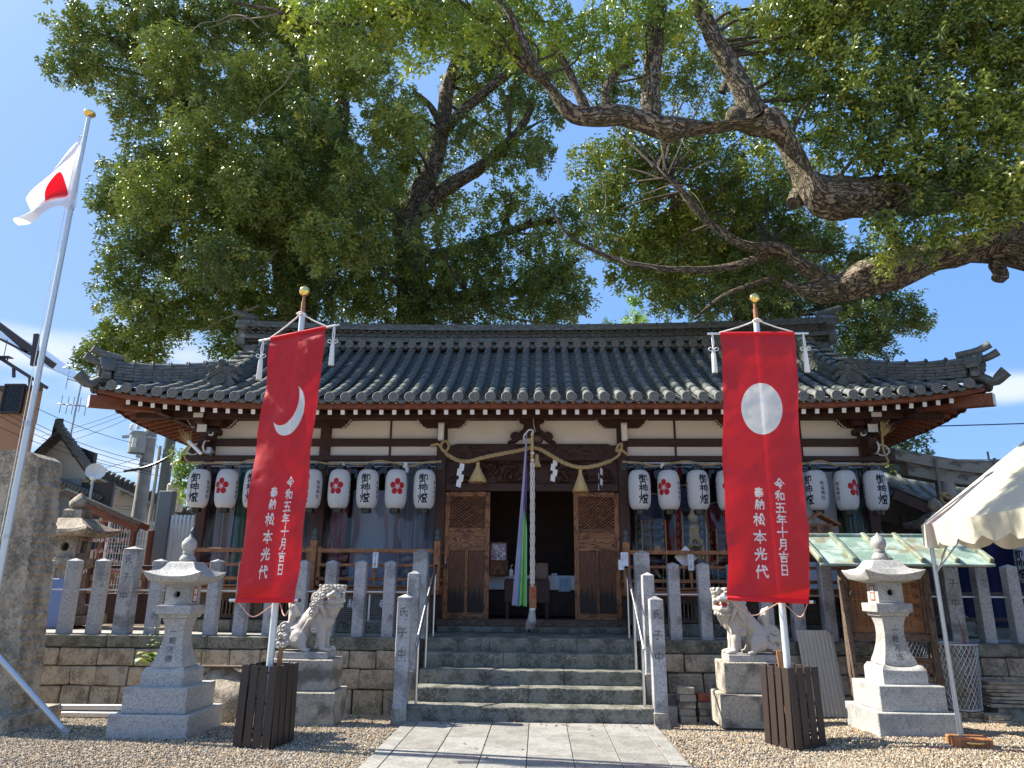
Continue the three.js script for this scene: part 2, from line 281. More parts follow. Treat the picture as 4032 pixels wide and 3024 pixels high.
function stuff(name, geo, m, mats4, parent, cols) {
  const o = new THREE.InstancedMesh(geo, m, mats4.length); o.name = name; o.castShadow = o.receiveShadow = true; o.userData.kind = 'stuff';
  mats4.forEach((q, i) => o.setMatrixAt(i, q)); if (cols) cols.forEach((c, i) => o.setColorAt(i, c)); parent.add(o); return o;
}

// ---------- brush characters as strokes on a 100 x 100 grid ----------
const SHI = '2203 3012/0825 3825 0560/2440 2496/2845 4058', NIN = '2805 0545/1832 1897', KOZ = '1008 1096/1008 3808 2232/2235 3855 2565 1868';
const KANJI = {
  '一': '0552 9548', '十': '0548 9548/5005 5095', '中': '5003 5097/1525 8525 8565/1525 1565 8565', '子': '2012 7512 5030/5030 5085 4095 3088/0548 9548',
  '氏': '7005 2018/2218 2285 4570/2248 8545/5014 5855 7585 9092 9278', '日': '2508 2592/2508 7508 7592/2550 7550/2590 7590', '月': '2805 2870 1095/2805 7505 7590 6295/2835 7535/2860 7560',
  '五': '1012 9012/4512 3590/1548 7548 7090/0590 9590', '令': '5003 3030 0550/5003 7028 9548/3542 6542/2060 7560 5585/4568 6095', '和': '4505 1018/0535 5535/3012 3095/3038 0875/3042 5068/6030 9030 9085/6030 6085/6083 9083',
  '年': '3003 0832/2320 8820/2545 8045/2545 2568/0568 9568/5520 5598', '吉': '0822 9222/5003 5045/2045 8045/2560 7560 7592/2560 2592/2590 7590', '奉': '1512 8512/2228 7828/0843 9243/5002 4540 0865/5040 6548 9565/2565 7565/1880 8280/5055 5098',
  '納': '2803 1225 3528/3815 1048 4045/2648 2695/1260 0585/3858 4380/5525 5595/5525 9525 9585 8592/7505 7530 6060/7535 8860', '松': '0530 4530/2505 2595/2535 0570/2538 4560/6508 5040/7508 9245/6540 5080 8578/8060 9290',
  '本': '0528 9528/5003 5097/4830 0575/5230 9575/3072 7072', '光': '5003 5042/2515 3535/7812 6535/0545 9545/3548 3070 0895/6048 6085 9085 9270', '代': '3005 0845/2030 2095/3538 9530/6005 6850 8585 9590 9875/7808 9020',
  '保': NIN + '/4510 8510 8540/4510 4540 8540/3855 9855/6842 6897/6558 3888/7058 9885', '倍': NIN + '/6503 6515/4018 9218/5025 5538/8025 7038/3542 9842/4858 8858 8892/4858 4892/4890 8890',
  '粒': '0815 1535/4212 3435/0545 4845/2605 2696/2648 0580/2848 4875/7205 7520/5025 9825/6038 6575/8835 8070/5088 9988', '万': '0815 9215/4515 4050 1095/3842 8042 7588 6095',
  '阿': KOZ + '/4012 9912/8812 8890 7596/4838 7038 7068/4838 4868/4866 7066', '神': SHI + '/5020 9520 9565/5020 5065 9565/5042 9542/7203 7297', '社': SHI + '/5038 9838/7405 7488/4588 9988',
  '御': '2003 0525/2225 0350/1545 1597/4505 3528/3220 6020/3040 6240/4622 4682/3558 3585/4660 6060/2888 6480/6815 6898/6815 9515 9560 8662',
  '燈': '0530 1050/3825 3045/2205 2250 0395/2450 4090/4812 6512 4240/5225 6030/8005 7020/9512 8028/7018 9840/5048 8848/5260 8460 8475/5260 5275 8475/5880 6392/8580 7892/4595 9895',
  '厳': '2505 3018/5003 5018/7805 7018/1025 9525/1025 0895/2538 5038/2052 5552/2540 2590/5040 5085/2585 5580/7030 6050/6045 9845/8850 6092/6560 9595',
  '防': KOZ + '/7005 7018/4825 9925/6525 6060 4595/6250 9250 8590 7592', '犯': '3005 0530/1510 2555 1595/2545 0570/5010 8810 8845 7048/5010 5085 9588 9670', 'カ': '1025 8525 8088 6590/4505 4055 1092', 'メ': '7508 5060 1592/2535 7580', 'ラ': '2010 8010/1035 8835 7570 4095',
  '作': NIN + '/5505 4040/5020 9820/6520 6597/6545 9545/6568 9568', '動': '4005 1012/0522 5522/1230 4830 4858/1230 1258 4858/1244 4844/3008 3085/0870 5270/0388 5585/6530 9530 9088 7892/7808 7550 6095',
};
const strokes = (ch) => (KANJI[ch] ?? '').split('/').map((s) => s.split(' ').map((q) => [+q.slice(0, 2), +q.slice(2)]));
function drawKanji(ctx, ch, x, y, size, wide = 10, squash = 1) {   // top left corner x, y; brush-like strokes
  const k = size / 100;
  for (const s of strokes(ch)) {
    const pts = []; for (let i = 0; i + 1 < s.length; i++) { const n = 10; for (let j = 0; j < n; j++) pts.push([mix(s[i][0], s[i + 1][0], j / n), mix(s[i][1], s[i + 1][1], j / n)]); } pts.push(s[s.length - 1]);
    pts.forEach(([px, py], i) => { const t = i / (pts.length - 1), w = wide * (1.12 - 0.5 * Math.sin(t * Math.PI) * 0.5 - 0.35 * t) * k; ctx.beginPath(); ctx.ellipse(x + px * k, y + py * k * squash, w * 0.5, w * 0.62, -0.6, 0, 6.3); ctx.fill(); });
  }
}
const drawColumn = (ctx, text, x, y, size, step, wide) => [...text].forEach((c, i) => { if (c !== ' ') drawKanji(ctx, c, x, y + i * step, size, wide, 0.86); });
function kanjiGeo(text, size, step, wide = 10) {   // vertical column, flat ribbons in the xy plane, top centre at the origin
  const pos = [];
  [...text].forEach((ch, i) => {
    let layer = 0;
    for (const s of strokes(ch)) for (let j = 0; j + 1 < s.length; j++) {
      layer++;
      const a = [(s[j][0] / 100 - 0.5) * size, -s[j][1] / 100 * size - i * step], b = [(s[j + 1][0] / 100 - 0.5) * size, -s[j + 1][1] / 100 * size - i * step], dx = b[0] - a[0], dy = b[1] - a[1], L = Math.hypot(dx, dy) || 1, w = wide / 200 * size, ux = dx / L, uy = dy / L, w2 = w * 0.75;
      const q = [[a[0] - ux * w * 0.6 - uy * w, a[1] - uy * w * 0.6 + ux * w], [a[0] - ux * w * 0.6 + uy * w, a[1] - uy * w * 0.6 - ux * w], [b[0] + ux * w * 0.5 + uy * w2, b[1] + uy * w * 0.5 - ux * w2], [b[0] + ux * w * 0.5 - uy * w2, b[1] + uy * w * 0.5 + ux * w2]];
      const zz = layer * 0.0003; for (const t of [0, 1, 2, 0, 2, 3]) pos.push(q[t][0], q[t][1], zz);
    }
  });
  const g = new THREE.BufferGeometry(); g.setAttribute('position', new THREE.Float32BufferAttribute(pos, 3)); g.computeVertexNormals(); return uvM(g);
}
function canvasTex(w, h, paint) { const c = document.createElement('canvas'); c.width = w; c.height = h; const ctx = c.getContext('2d'); paint(ctx, w, h); const t = new THREE.CanvasTexture(c); t.colorSpace = THREE.SRGBColorSpace; t.magFilter = THREE.LinearFilter; return t; }
// ================= setting: ground, path, terrace, steps =================
seed(101);
const gh = (x, z) => -0.10 * sst(8.2, 9.9, -z) * (1 - sst(1.0, 1.6, Math.abs(x)) * 0) + 0.08 * sst(2.6, 3.8, x) - 0.012;
{
  // one sheet to the horizon, finer near the shrine
  const xs = [], zs = [];
  for (const e of [-400, -120, -50, -25]) xs.push(e); for (let x = -14; x <= 14.01; x += 0.5) xs.push(x); for (const e of [25, 50, 120, 400]) xs.push(e);
  for (const e of [-400, -120, -60, -30]) zs.push(e); for (let z = -16; z <= 6.01; z += 0.5) zs.push(z); for (const e of [15, 40, 120, 400]) zs.push(e);
  const pos = [], uv = [], v = (x, z) => { const near = Math.abs(x) < 15 && z < 7 && z > -17; pos.push(x, near ? gh(x, z) + 0.012 * (vnoise(x * 1.7, z * 1.7, 97, 3) - 0.5) : -0.03, z); uv.push(x, z); };
  for (let i = 0; i + 1 < xs.length; i++) for (let j = 0; j + 1 < zs.length; j++) { const a = xs[i], b = xs[i + 1], c = zs[j], d = zs[j + 1]; v(a, c); v(a, d); v(b, c); v(b, c); v(a, d); v(b, d); }
  const g = new THREE.BufferGeometry(); g.setAttribute('position', new THREE.Float32BufferAttribute(pos, 3)); g.setAttribute('uv', new THREE.Float32BufferAttribute(uv, 2)); g.computeVertexNormals();
  struct('gravel_ground', clean(g), M.gravel);
  // loose pebbles over the visible strip
  const ms = [], cs = [], q = new THREE.Object3D(), pal = [[0.34, 0.26, 0.17], [0.24, 0.19, 0.13], [0.42, 0.35, 0.25], [0.15, 0.13, 0.11], [0.36, 0.24, 0.13], [0.28, 0.26, 0.22], [0.48, 0.42, 0.32]];
  for (let i = 0; i < 150000; i++) {
    const x = rr(-6.6, 6.6), z = -5.6 - Math.pow(rnd(), 0.9) * 4.4; if (Math.abs(x) < 1.46 && z > -9.0) continue;
    const s = rr(0.005, 0.013); q.position.set(x, gh(x, z) + s * 0.2 + 0.004, z); q.rotation.set(rr(0, 6), rr(0, 6), rr(0, 6)); q.scale.set(s * rr(0.8, 1.5), s * rr(0.5, 0.8), s); q.updateMatrix(); ms.push(q.matrix.clone());
    const p = pal[Math.floor(rnd() * pal.length)], k = rr(0.75, 1.15); cs.push(new THREE.Color().setRGB(p[0] * k, p[1] * k, p[2] * k));
  }
  const o = stuff('loose_gravel', new THREE.IcosahedronGeometry(1, 0), mat({ r: 0.9 }), ms, scene, cs);
  tag(o, 'loose tan and grey gravel spread around the paved path', 'gravel');
}
{
  // fallen leaves gathered near the steps and wall foot
  const ms = [], cs = [], q = new THREE.Object3D(), g = new THREE.BufferGeometry();
  g.setAttribute('position', new THREE.Float32BufferAttribute([0, 0, -1, 0.45, 0.12, 0, 0, 0.05, 1, 0, 0, -1, 0, 0.05, 1, -0.45, 0.15, 0], 3)); g.computeVertexNormals();
  for (let i = 0; i < 420; i++) {
    const r = rnd(); let x, z; if (r < 0.45) { x = rr(-2.6, 2.6); z = rr(-9.05, -8.75); if (Math.abs(x) > 1.7) z = rr(-9.9, -9.2); } else if (r < 0.75) { x = rr(-5, -1.5); z = rr(-9.9, -9.0); } else { x = rr(-4, 5.5); z = rr(-9.6, -6.8); }
    const onPath = Math.abs(x) < 1.45 && z > -9.0, s = rr(0.014, 0.03); q.position.set(x, (onPath ? 0.012 : gh(x, z) + 0.012), z); q.rotation.set(rr(-0.3, 0.3), rr(0, 6), rr(-0.3, 0.3)); q.scale.set(s, s, s); q.updateMatrix(); ms.push(q.matrix.clone());
    const c = [[0.16, 0.06, 0.03], [0.24, 0.14, 0.05], [0.10, 0.06, 0.04], [0.30, 0.20, 0.08]][Math.floor(rnd() * 4)]; cs.push(new THREE.Color().setRGB(...c));
  }
  tag(stuff('fallen_leaves', g, mat({ r: 0.8 }), ms, scene, cs), 'dry brown fallen leaves scattered at the foot of steps and wall', 'leaves');
}
{
  // paved approach: granite slabs with open joints
  const path = struct('paved_path');
  part('joint_bed', [box(2.9, 0.04, 14.6, 0, -0.033, -1.68)], M.concrete, path);
  const edges = [-1.435, -1.268, -0.845, -0.423, 0, 0.423, 0.845, 1.268, 1.435];
  for (let c = 0; c < 8; c++) {
    let z = -8.96 + (c === 0 || c === 7 ? 0 : 0);
    let first = c === 0 || c === 7 ? 0.9 : [0.62, 0.86, 0.45, 0.8, 0.55, 0.7][c - 1];
    while (z < 5) {
      const L = first || rr(0.82, 0.88); first = 0; const w = edges[c + 1] - edges[c] - 0.008;
      if (z < -5) part('slab', cbox(w, 0.03, L - 0.008, (edges[c] + edges[c + 1]) / 2, -0.008 + rr(-0.0012, 0.0012), z + L / 2, 0.003), rnd() < 0.6 ? M.slab : M.slab2, path);
      else { part('slab', cbox(w, 0.03, 10, (edges[c] + edges[c + 1]) / 2, -0.008, z + 5, 0.003), M.slab, path); break; }
      z += L;
    }
  }
}
{
  // raised terrace behind the retaining wall
  const terr = struct('terrace_ground', [box(20, 0.8, 10.4, 1, 0.44 - 0.03, -15.55), box(7.9, 0.8, 0.3, -5.4, 0.41, -10.4), box(7.9, 0.8, 0.3, 5.4, 0.41, -10.4)], M.gravel);
  // pale concrete strip between fence and veranda
  part('concrete_strip', [box(7.6, 0.02, 0.75, -5.35, 0.822, -10.72), box(5.8, 0.02, 0.75, 4.5, 0.822, -10.72)], M.concrete, terr);
  const land = struct('landing_paving');
  let x = -1.48; while (x < 1.45) { const w = Math.min(rr(0.5, 0.95), 1.48 - x); part('slab', cbox(w - 0.008, 0.05, 0.72, x + w / 2, 0.812, -10.84, 0.004), M.step2, land); x += w; }
  x = -1.48; while (x < 1.45) { const w = Math.min(rr(0.6, 1.1), 1.48 - x); part('slab', cbox(w - 0.008, 0.05, 0.36, x + w / 2, 0.812, -11.385, 0.004), M.step, land); x += w; }
  // stone steps
  const steps = struct('stone_steps');
  for (let i = 0; i < 5; i++) {
    const z0 = -8.98 - i * 0.3, y = 0.168 * (i + 1), hw = i === 0 ? 1.46 : 1.39, cuts = [[-hw, hw], [-hw, -0.02, hw], [-hw, 0.42, hw], [-hw, -0.35, hw], [-hw, -0.55, 0.62, hw]][i];
    for (let k = 0; k + 1 < cuts.length; k++) { const w = cuts[k + 1] - cuts[k], n = 14, d = 0.36; 
      const g = surf((u, v) => {   // worn block: front and top skins with a soft uneven nosing
        const xx = cuts[k] + 0.003 + u * (w - 0.006), nz = 0.012 * (vnoise(xx * 9, i * 5 + 3, 97, 9) - 0.5) + 0.006 * (vnoise(xx * 30, i, 97, 4) - 0.5), s = v * 3;
        if (s < 1.2) { const t = s / 1.2; return V3(xx, mix(y - 0.168, y - 0.014, t) + nz * t, z0 + 0.010 * (vnoise(xx * 11, t * 4 + i * 9, 97, 2) - 0.5)); }
        if (s < 1.5) { const t = (s - 1.2) / 0.3; return V3(xx, y - 0.014 + 0.014 * Math.sin(t * 1.57) + nz, z0 - 0.014 * (1 - Math.cos(t * 1.57))); }
        const t = (s - 1.5) / 1.5; return V3(xx, y + nz * (1 - t) - 0.002, z0 - 0.014 - t * (d - 0.014));
      }, Math.ceil(w * n), 16, (u, v, p) => [p.x + i * 1.7, p.y * 1 - p.z]);
      part('step_block', [g, box(w - 0.006, 0.16, 0.3, (cuts[k] + cuts[k + 1]) / 2, y - 0.1, z0 - 0.18)], k % 2 ? M.step2 : M.step, steps);
    }
  }
}
// ================= retaining wall =================
function retainingWall(sgn) {
  const w = thing('retaining_wall', sgn < 0 ? 'tan stone block retaining wall behind the closed-mouth lion' : 'tan stone block retaining wall behind the open-mouth lion', 'wall');
  part('wall_core', [box(7.8, 0.76, 0.14, sgn * 5.4, 0.28, -10.2)], M.wall2, w);
  const rows = [[-0.14, 0.2], [0.2, 0.445], [0.445, 0.675]];
  rows.forEach(([y0, y1], r) => {
    let x = 1.56 + [0, 0.22, 0.1][r]; if (r) { const g0 = cbox(x - 1.5 - 0.01, y1 - y0 - 0.012, 0.15, sgn * (1.5 + x) / 2, (y0 + y1) / 2, -10.1, 0.012, 0.01); part('stone', g0, M.wall, w); }
    while (x < 9.2) { const L = rr(0.32, 0.62), g = cbox(L - 0.012, y1 - y0 - 0.012, 0.16, sgn * (x + L / 2), (y0 + y1) / 2, -10.095 + rr(-0.012, 0.012), 0.014, 0.018); part('stone', g, [M.wall, M.wall2, M.wall3][Math.floor(rnd() * 3)], w); x += L; }
  });
  let x = 1.47; while (x < 9.2) { const L = rr(0.9, 1.5); part('coping_stone', cbox(L - 0.008, 0.16, 0.34, sgn * (x + L / 2), 0.76, -10.19, 0.012, 0.008), rnd() < 0.5 ? M.step : M.step2, w); x += L; }
}
retainingWall(-1); retainingWall(1);
// ================= granite fence and step posts =================
function postGeo(w, h, cap = 0.035) {
  const a = w / 2, r = 0.008, b = a - r, y = h - cap, ring = (s, yy) => [V3(-s, yy, -s), V3(s, yy, -s), V3(s, yy, s), V3(-s, yy, s)];
  const lo = [], mid = []; for (const [sx, sz] of [[-1, -1], [1, -1], [1, 1], [-1, 1]]) { const f = sx * sz > 0; const p = [[sx * a, sz * b], [sx * b, sz * a]]; if (!f) p.reverse(); p.forEach(([x, z]) => { lo.push(V3(x, 0, z)); mid.push(V3(x, y, z)); }); }
  const polys = [lo, mid.slice()]; const n = lo.length; for (let i = 0; i < n; i++) polys.push([lo[i], lo[(i + 1) % n], mid[(i + 1) % n], mid[i]]);
  polys.splice(1, 1); const tip = V3(0, h, 0); for (let i = 0; i < n; i++) polys.push([mid[i], mid[(i + 1) % n], tip]);
  return uvM(convex(polys));
}
{
  const gs = [0, 1, 2, 3].map(() => postGeo(0.155, 1.01)), big = postGeo(0.2, 1.18, 0.04), ins = [...'氏子中'].map((c) => kanjiGeo(c, 0.125, 0.245, 9));
  for (const sgn of [-1, 1]) {
    const f = thing('granite_fence', sgn < 0 ? 'row of square granite fence posts above the wall, ending at the weathered monument slab' : 'row of square granite fence posts above the wall, running behind the copper-roofed notice board', 'fence');
    for (let i = 0; i < 17; i++) {
      const x = sgn * (1.95 + i * 0.4105), isBig = i === 9, p = sub('post', isBig ? big : gs[i % 4], M.graniteB, f, x, 0.838, -10.26, 0);
      if (isBig) ins.forEach((g, k) => sub('carved_character', g, M.engraved, p, 0, 1.06 - k * 0.245, 0.101));
    }
    part('rail', cyl(0.012, 0.012, 7.0, sgn * 5.1, 1.42, -10.26, 10, 0, Math.PI / 2), M.alu, f);
    const g = [['front step', 1.51, 0.16, -9.04, 1.28, 0.13, 1], ['middle step', 1.52, 0.15, -9.69, 1.22, 0.48, 0], ['landing', 1.53, 0.2, -10.26, 1.165, 0.838, 0]];
    for (const [nm, x, w, z, h, y, ins2] of g) {
      const p = thing('granite_post', ins2 ? `granite post carved with three characters beside the bottom step, ${sgn < 0 ? 'closed-mouth' : 'open-mouth'} lion side` : `plain granite post beside the ${nm === 'landing' ? 'top landing' : 'middle steps'}, ${sgn < 0 ? 'closed-mouth' : 'open-mouth'} lion side`, 'stone post', [sgn * x, y, z]);
      part('shaft', postGeo(w, h, 0.04), M.graniteB, p);
      part('footing', cbox(w + 0.02, nm === 'landing' ? 0.02 : y + 0.1, w + 0.04, 0, nm === 'landing' ? -0.01 : -(y + 0.1) / 2, 0, 0.008), M.graniteW, p);
      if (ins2) [...'氏子中'].forEach((c, k) => part('carved_character', XF(kanjiGeo(c, 0.115, 0.235, 10), 0, 1.13 - k * 0.235, w / 2 + 0.001), M.engraved, p));
    }
    // handrail: three steel posts and a sloping bar
    const hr = thing('handrail', `steel handrail with dark sloping grip beside the ${sgn < 0 ? 'closed-mouth' : 'open-mouth'} lion steps`, 'handrail');
    const top = V3(sgn * 1.34, 1.78, -10.42), low = V3(sgn * 1.34, 0.86, -9.02), at = (z) => mix(low.y, top.y, (z - low.z) / (top.z - low.z));
    part('grip', [tube([top.clone().add(V3(0, 0.0, -0.06)), top, low, low.clone().add(V3(0, -0.05, 0.06))], 0.02, 10, 3)], M.steel, hr);
    part('grip_sleeve', tube([top, top.clone().lerp(low, 0.42)], 0.0225, 10, 2), M.black, hr);
    for (const [z, y0] of [[-9.1, 0.166], [-9.74, 0.5], [-10.34, 0.838]]) part('leg', cyl(0.017, 0.017, at(z) - y0, sgn * 1.34, (at(z) + y0) / 2, z, 12), M.steel, hr);
  }
}
// ================= shrine hall =================
seed(202);
const hall = thing('shrine_hall', 'wooden shrine hall with curved grey tile roof and open double doors', 'shrine');
const CZ = -13.3, EZ = -10.42, SX = 6.85, HD = CZ - EZ;   // ridge line, front eave, side eave, half depth (negative)
const prof = (t) => 4.20 + 0.42 * t + 0.075 * t * t;
const riseX = (x, t) => 0.27 * Math.pow(Math.max(0, (Math.abs(x) - 3) / 3.85), 3) * clamp(1 - t / 2.2);
const riseZ = (z, s) => 0.27 * Math.pow(clamp((Math.abs(z - CZ) - 0.6) / 2.28), 3) * clamp(1 - s / 2.2);
const frontY = (x, t) => prof(t) + riseX(x, t);
const sideY = (z, s) => prof(s) + riseZ(z, s);
const HIPX = 5.5;   // gable plane; the side slope runs under it
const GB = 0.2435, tileMats = [M.tile, M.tile, M.tile2, M.tile3];
M.disc = mat({ t: T.concrete, c: [0.62, 0.63, 0.62], r: 0.75, b: 0.001 });
const tm = () => tileMats[Math.floor(rnd() * 4)];
const roof = part('roof', [
  surf((u, v) => { const t = v * 2.9, x = mix(-1, 1, u) * Math.max(HIPX, SX - t); return V3(x, frontY(x, t) - 0.045, EZ - t); }, 40, 12),
  surf((u, v) => { const t = v * 2.9, x = mix(1, -1, u) * Math.max(HIPX, SX - t); return V3(x, frontY(x, t) - 0.02, 2 * CZ - EZ + t); }, 40, 12),
  ...[-1, 1].map((s) => surf((u, v) => { const t = v * (SX - HIPX + 0.1), zz = mix(-1, 1, u) * (2.88 - t); return V3(s * (SX - t), sideY(CZ + zz, t) - 0.02, CZ - zz * s); }, 20, 6)),
  ...[-1, 1].map((s) => surf((u, v) => { const zz = mix(-1.75, 1.75, u), top = prof(2.88 - Math.abs(zz)) - 0.06; return V3(s * (HIPX - 0.35), mix(4.7, top, v), CZ + zz * s); }, 14, 2)),
], M.tile2, hall);
// --- cover tiles (round), pan tiles, eave ends ---
function halfPipe(r0, r1) { const g = clean(new THREE.CylinderGeometry(r1, r0, 1, 10, 1, true, -Math.PI / 2, Math.PI)); g.rotateX(-Math.PI / 2); return g; }   // low end at +z
const coverG = [halfPipe(0.071, 0.067), halfPipe(0.0715, 0.0665), halfPipe(0.0705, 0.068)];
coverG.forEach((g) => { const uv = g.attributes.uv; const o = rnd() * 5; for (let i = 0; i < uv.count; i++) uv.setXY(i, uv.getX(i) * 0.2 + o, uv.getY(i) * 0.3 + o); });
const discG = join([cyl(0.08, 0.08, 0.03, 0, 0, 0.0, 24, Math.PI / 2), clean(new THREE.TorusGeometry(0.067, 0.012, 6, 24)).translate(0, 0, 0.015), sph(0.014, 0, 0, 0.013, 8), ...[0, 1, 2, 3, 4].map((i) => sph(0.017, 0.033 * Math.sin(i * 1.2566), 0.033 * Math.cos(i * 1.2566), 0.011, 8))]);
const panG = (() => { const n = 5, w = 0.15, pos = []; const pt = (i, z, dy) => V3((i / n - 0.5) * w, 0.022 * Math.pow(2 * i / n - 1, 2) + dy, z); for (let i = 0; i < n; i++) { const a = pt(i, 0.5, 0.016), b = pt(i + 1, 0.5, 0.016), c = pt(i, -0.62, 0), d = pt(i + 1, -0.62, 0), e = pt(i, 0.5, -0.01), f = pt(i + 1, 0.5, -0.01);[a, b, c, b, d, c, e, f, a, f, b, a].forEach((v) => pos.push(v.x, v.y, v.z)); } const g = new THREE.BufferGeometry(); g.setAttribute('position', new THREE.Float32BufferAttribute(pos, 3)); g.computeVertexNormals(); return uvM(g); })();
const lipG = (() => { const s = []; for (let i = 0; i <= 8; i++) { const a = i / 8 * 2 - 1; s.push([a * 0.075, 0.025 * a * a]); } for (let i = 8; i >= 0; i--) { const a = i / 8 * 2 - 1; s.push([a * 0.075, 0.025 * a * a - 0.05 + 0.012 * a * a]); } return slabShape(s, 0.025); })();
const place = (o, a, b) => { o.position.copy(a).add(b).multiplyScalar(0.5); o.lookAt(a.clone().sub(b).add(o.position)); o.scale.set(1, 1, a.distanceTo(b)); };   // +z towards a (the low end)
{
  const tmp = new THREE.Object3D(), upper = [], upperPan = []; let nCover = 0, nPan = 0;
  const rows = [], cols = []; for (let k = -27; k < 27; k++) cols.push((k + 0.5) * GB);
  const tEnd = (x) => (Math.abs(x) < HIPX - 0.1 ? 2.62 : SX - Math.abs(x) - 0.06);
  for (let j = 0; j < 9; j++) for (const x of cols) {
    const L = 0.292, t0 = j * L, t1 = Math.min(t0 + L + 0.012, tEnd(x)); if (t1 - t0 < 0.05) continue;
    const a = V3(x, frontY(x, t0) + 0.05, EZ - t0 + 0.02), b = V3(x, frontY(x, t1) + 0.05, EZ - t1);
    if (nCover < 300) { nCover++; const o = new THREE.Mesh(coverG[Math.floor(rnd() * 3)], tm()); o.name = 'cover_tile'; place(o, a, b); o.castShadow = o.receiveShadow = true; roof.add(o); }
    else { place(tmp, a, b); tmp.updateMatrix(); upper.push(coverG[0].clone().applyMatrix4(tmp.matrix)); }
  }
  for (let j = 0; j < 24; j++) for (let k = -27; k <= 27; k++) {
    const x = k * GB, L = 0.11, t0 = j * L, t1 = t0 + L; if (t1 > tEnd(x) + 0.05) continue;
    const a = V3(x, frontY(x, t0) - 0.02, EZ - t0), b = V3(x, frontY(x, t1) - 0.02, EZ - t1);
    if (nPan < 300) { nPan++; const o = new THREE.Mesh(panG, tm()); o.name = 'pan_tile'; place(o, a, b); o.castShadow = o.receiveShadow = true; roof.add(o); }
    else { place(tmp, a, b); tmp.updateMatrix(); upperPan.push(panG.clone().applyMatrix4(tmp.matrix)); }
  }
  for (const x of cols) { const y = frontY(x, 0); const o = sub('eave_disc', discG, M.disc, roof, x, y + 0.045, EZ + 0.035); o.rotation.z = rr(-0.6, 0.6); }
  for (let k = -27; k <= 27; k++) { const x = k * GB; sub('eave_lip', lipG, M.tile, roof, x, frontY(x, 0) - 0.002, EZ + 0.012); }
  // side slopes
  const sideCov = [], sideDisc = [];
  for (const s of [-1, 1]) for (let k = -11; k <= 11; k++) {
    const z = CZ + k * GB, te = Math.min(SX - HIPX + 0.05, 2.88 - Math.abs(z - CZ) - 0.05);
    for (let j = 0; j < 5; j++) { const t0 = j * 0.292, t1 = Math.min(t0 + 0.3, te); if (t1 - t0 < 0.04) continue; const a = V3(s * (SX - t0), sideY(z, t0) + 0.045, z), b = V3(s * (SX - t1), sideY(z, t1) + 0.045, z); place(tmp, a, b); tmp.updateMatrix(); sideCov.push(coverG[1].clone().applyMatrix4(tmp.matrix)); }
    sideDisc.push(discG.clone().rotateY(s * Math.PI / 2).translate(s * (SX + 0.02), sideY(z, 0) + 0.045, z));
  }
  for (const [n, g, m] of [['upper_cover_tiles', upper, M.tile], ['upper_pan_tiles', upperPan, M.tile2], ['side_cover_tiles', sideCov, M.tile], ['side_eave_discs', sideDisc, M.tile]]) part(n, g, m, roof).userData.kind = 'stuff';
  // leaf litter caught between the tiles
  const ms = [], cs = [], q = new THREE.Object3D(), lg = new THREE.BufferGeometry(); lg.setAttribute('position', new THREE.Float32BufferAttribute([0, 0, -1, 0.45, 0.12, 0, 0, 0.05, 1, 0, 0, -1, 0, 0.05, 1, -0.45, 0.15, 0], 3)); lg.computeVertexNormals();
  for (let i = 0; i < 1500; i++) { const k = Math.floor(rr(-24, 20)), dens = fbm((k + 30) / 60, 0.3, 8, 2, 44); if (rnd() > sst(0.35, 0.7, dens)) continue; const x = k * GB + rr(-0.05, 0.05), c = rr(0.25, 1.5), t = Math.abs(c * rnd() + 0.02), s = rr(0.018, 0.035); q.position.set(x, frontY(x, t) + 0.0 + rnd() * 0.015, EZ - t); q.rotation.set(rr(0, 1.2), rr(0, 6), rr(-0.5, 0.5)); q.scale.setScalar(s); q.updateMatrix(); ms.push(q.matrix.clone()); cs.push(new THREE.Color().setRGB(...[[0.12, 0.05, 0.03], [0.20, 0.10, 0.05], [0.07, 0.04, 0.03], [0.26, 0.16, 0.08]][Math.floor(rnd() * 4)])); }
  tag(stuff('roof_leaf_litter', lg, mat({ r: 0.85 }), ms, scene, cs), 'brown dead leaves caught in the channels of the tile roof', 'leaves');
}
// --- main ridge ---
const ridgeY = (x) => 0.13 * Math.pow(Math.abs(x) / 5.7, 2.6);
function course(y0, y1, hz, step, off, gap = 0.004, x0 = -5.62, x1 = 5.62) {
  const out = []; for (let x = x0 - off; x < x1; x += step) { const a = Math.max(x, x0), b = Math.min(x + step - gap, x1); if (b - a < 0.02) continue; const m = (a + b) / 2; out.push(XF(cb(b - a, y1 - y0 - 0.002, hz * 2, 0.004), m, (y0 + y1) / 2 + ridgeY(m), CZ, 0, 0, (ridgeY(b) - ridgeY(a)) / (b - a))); } return out.map((g) => uvM(g));
}
const ridge = part('main_ridge', course(5.90, 6.02, 0.22, 11.3, 0), M.tile, hall);
part('ridge_course', course(6.02, 6.065, 0.29, 0.27, 0), M.tile, ridge); part('ridge_course', course(6.065, 6.11, 0.275, 0.27, 0.13), M.tile3, ridge);
part('ridge_core', course(6.11, 6.27, 0.16, 11.3, 0), M.tile, ridge);
part('ridge_course', course(6.27, 6.315, 0.275, 0.27, 0.05), M.tile, ridge); part('ridge_course', course(6.315, 6.36, 0.255, 0.27, 0.18), M.tile3, ridge); part('ridge_course', course(6.36, 6.405, 0.235, 0.27, 0.09), M.tile, ridge);
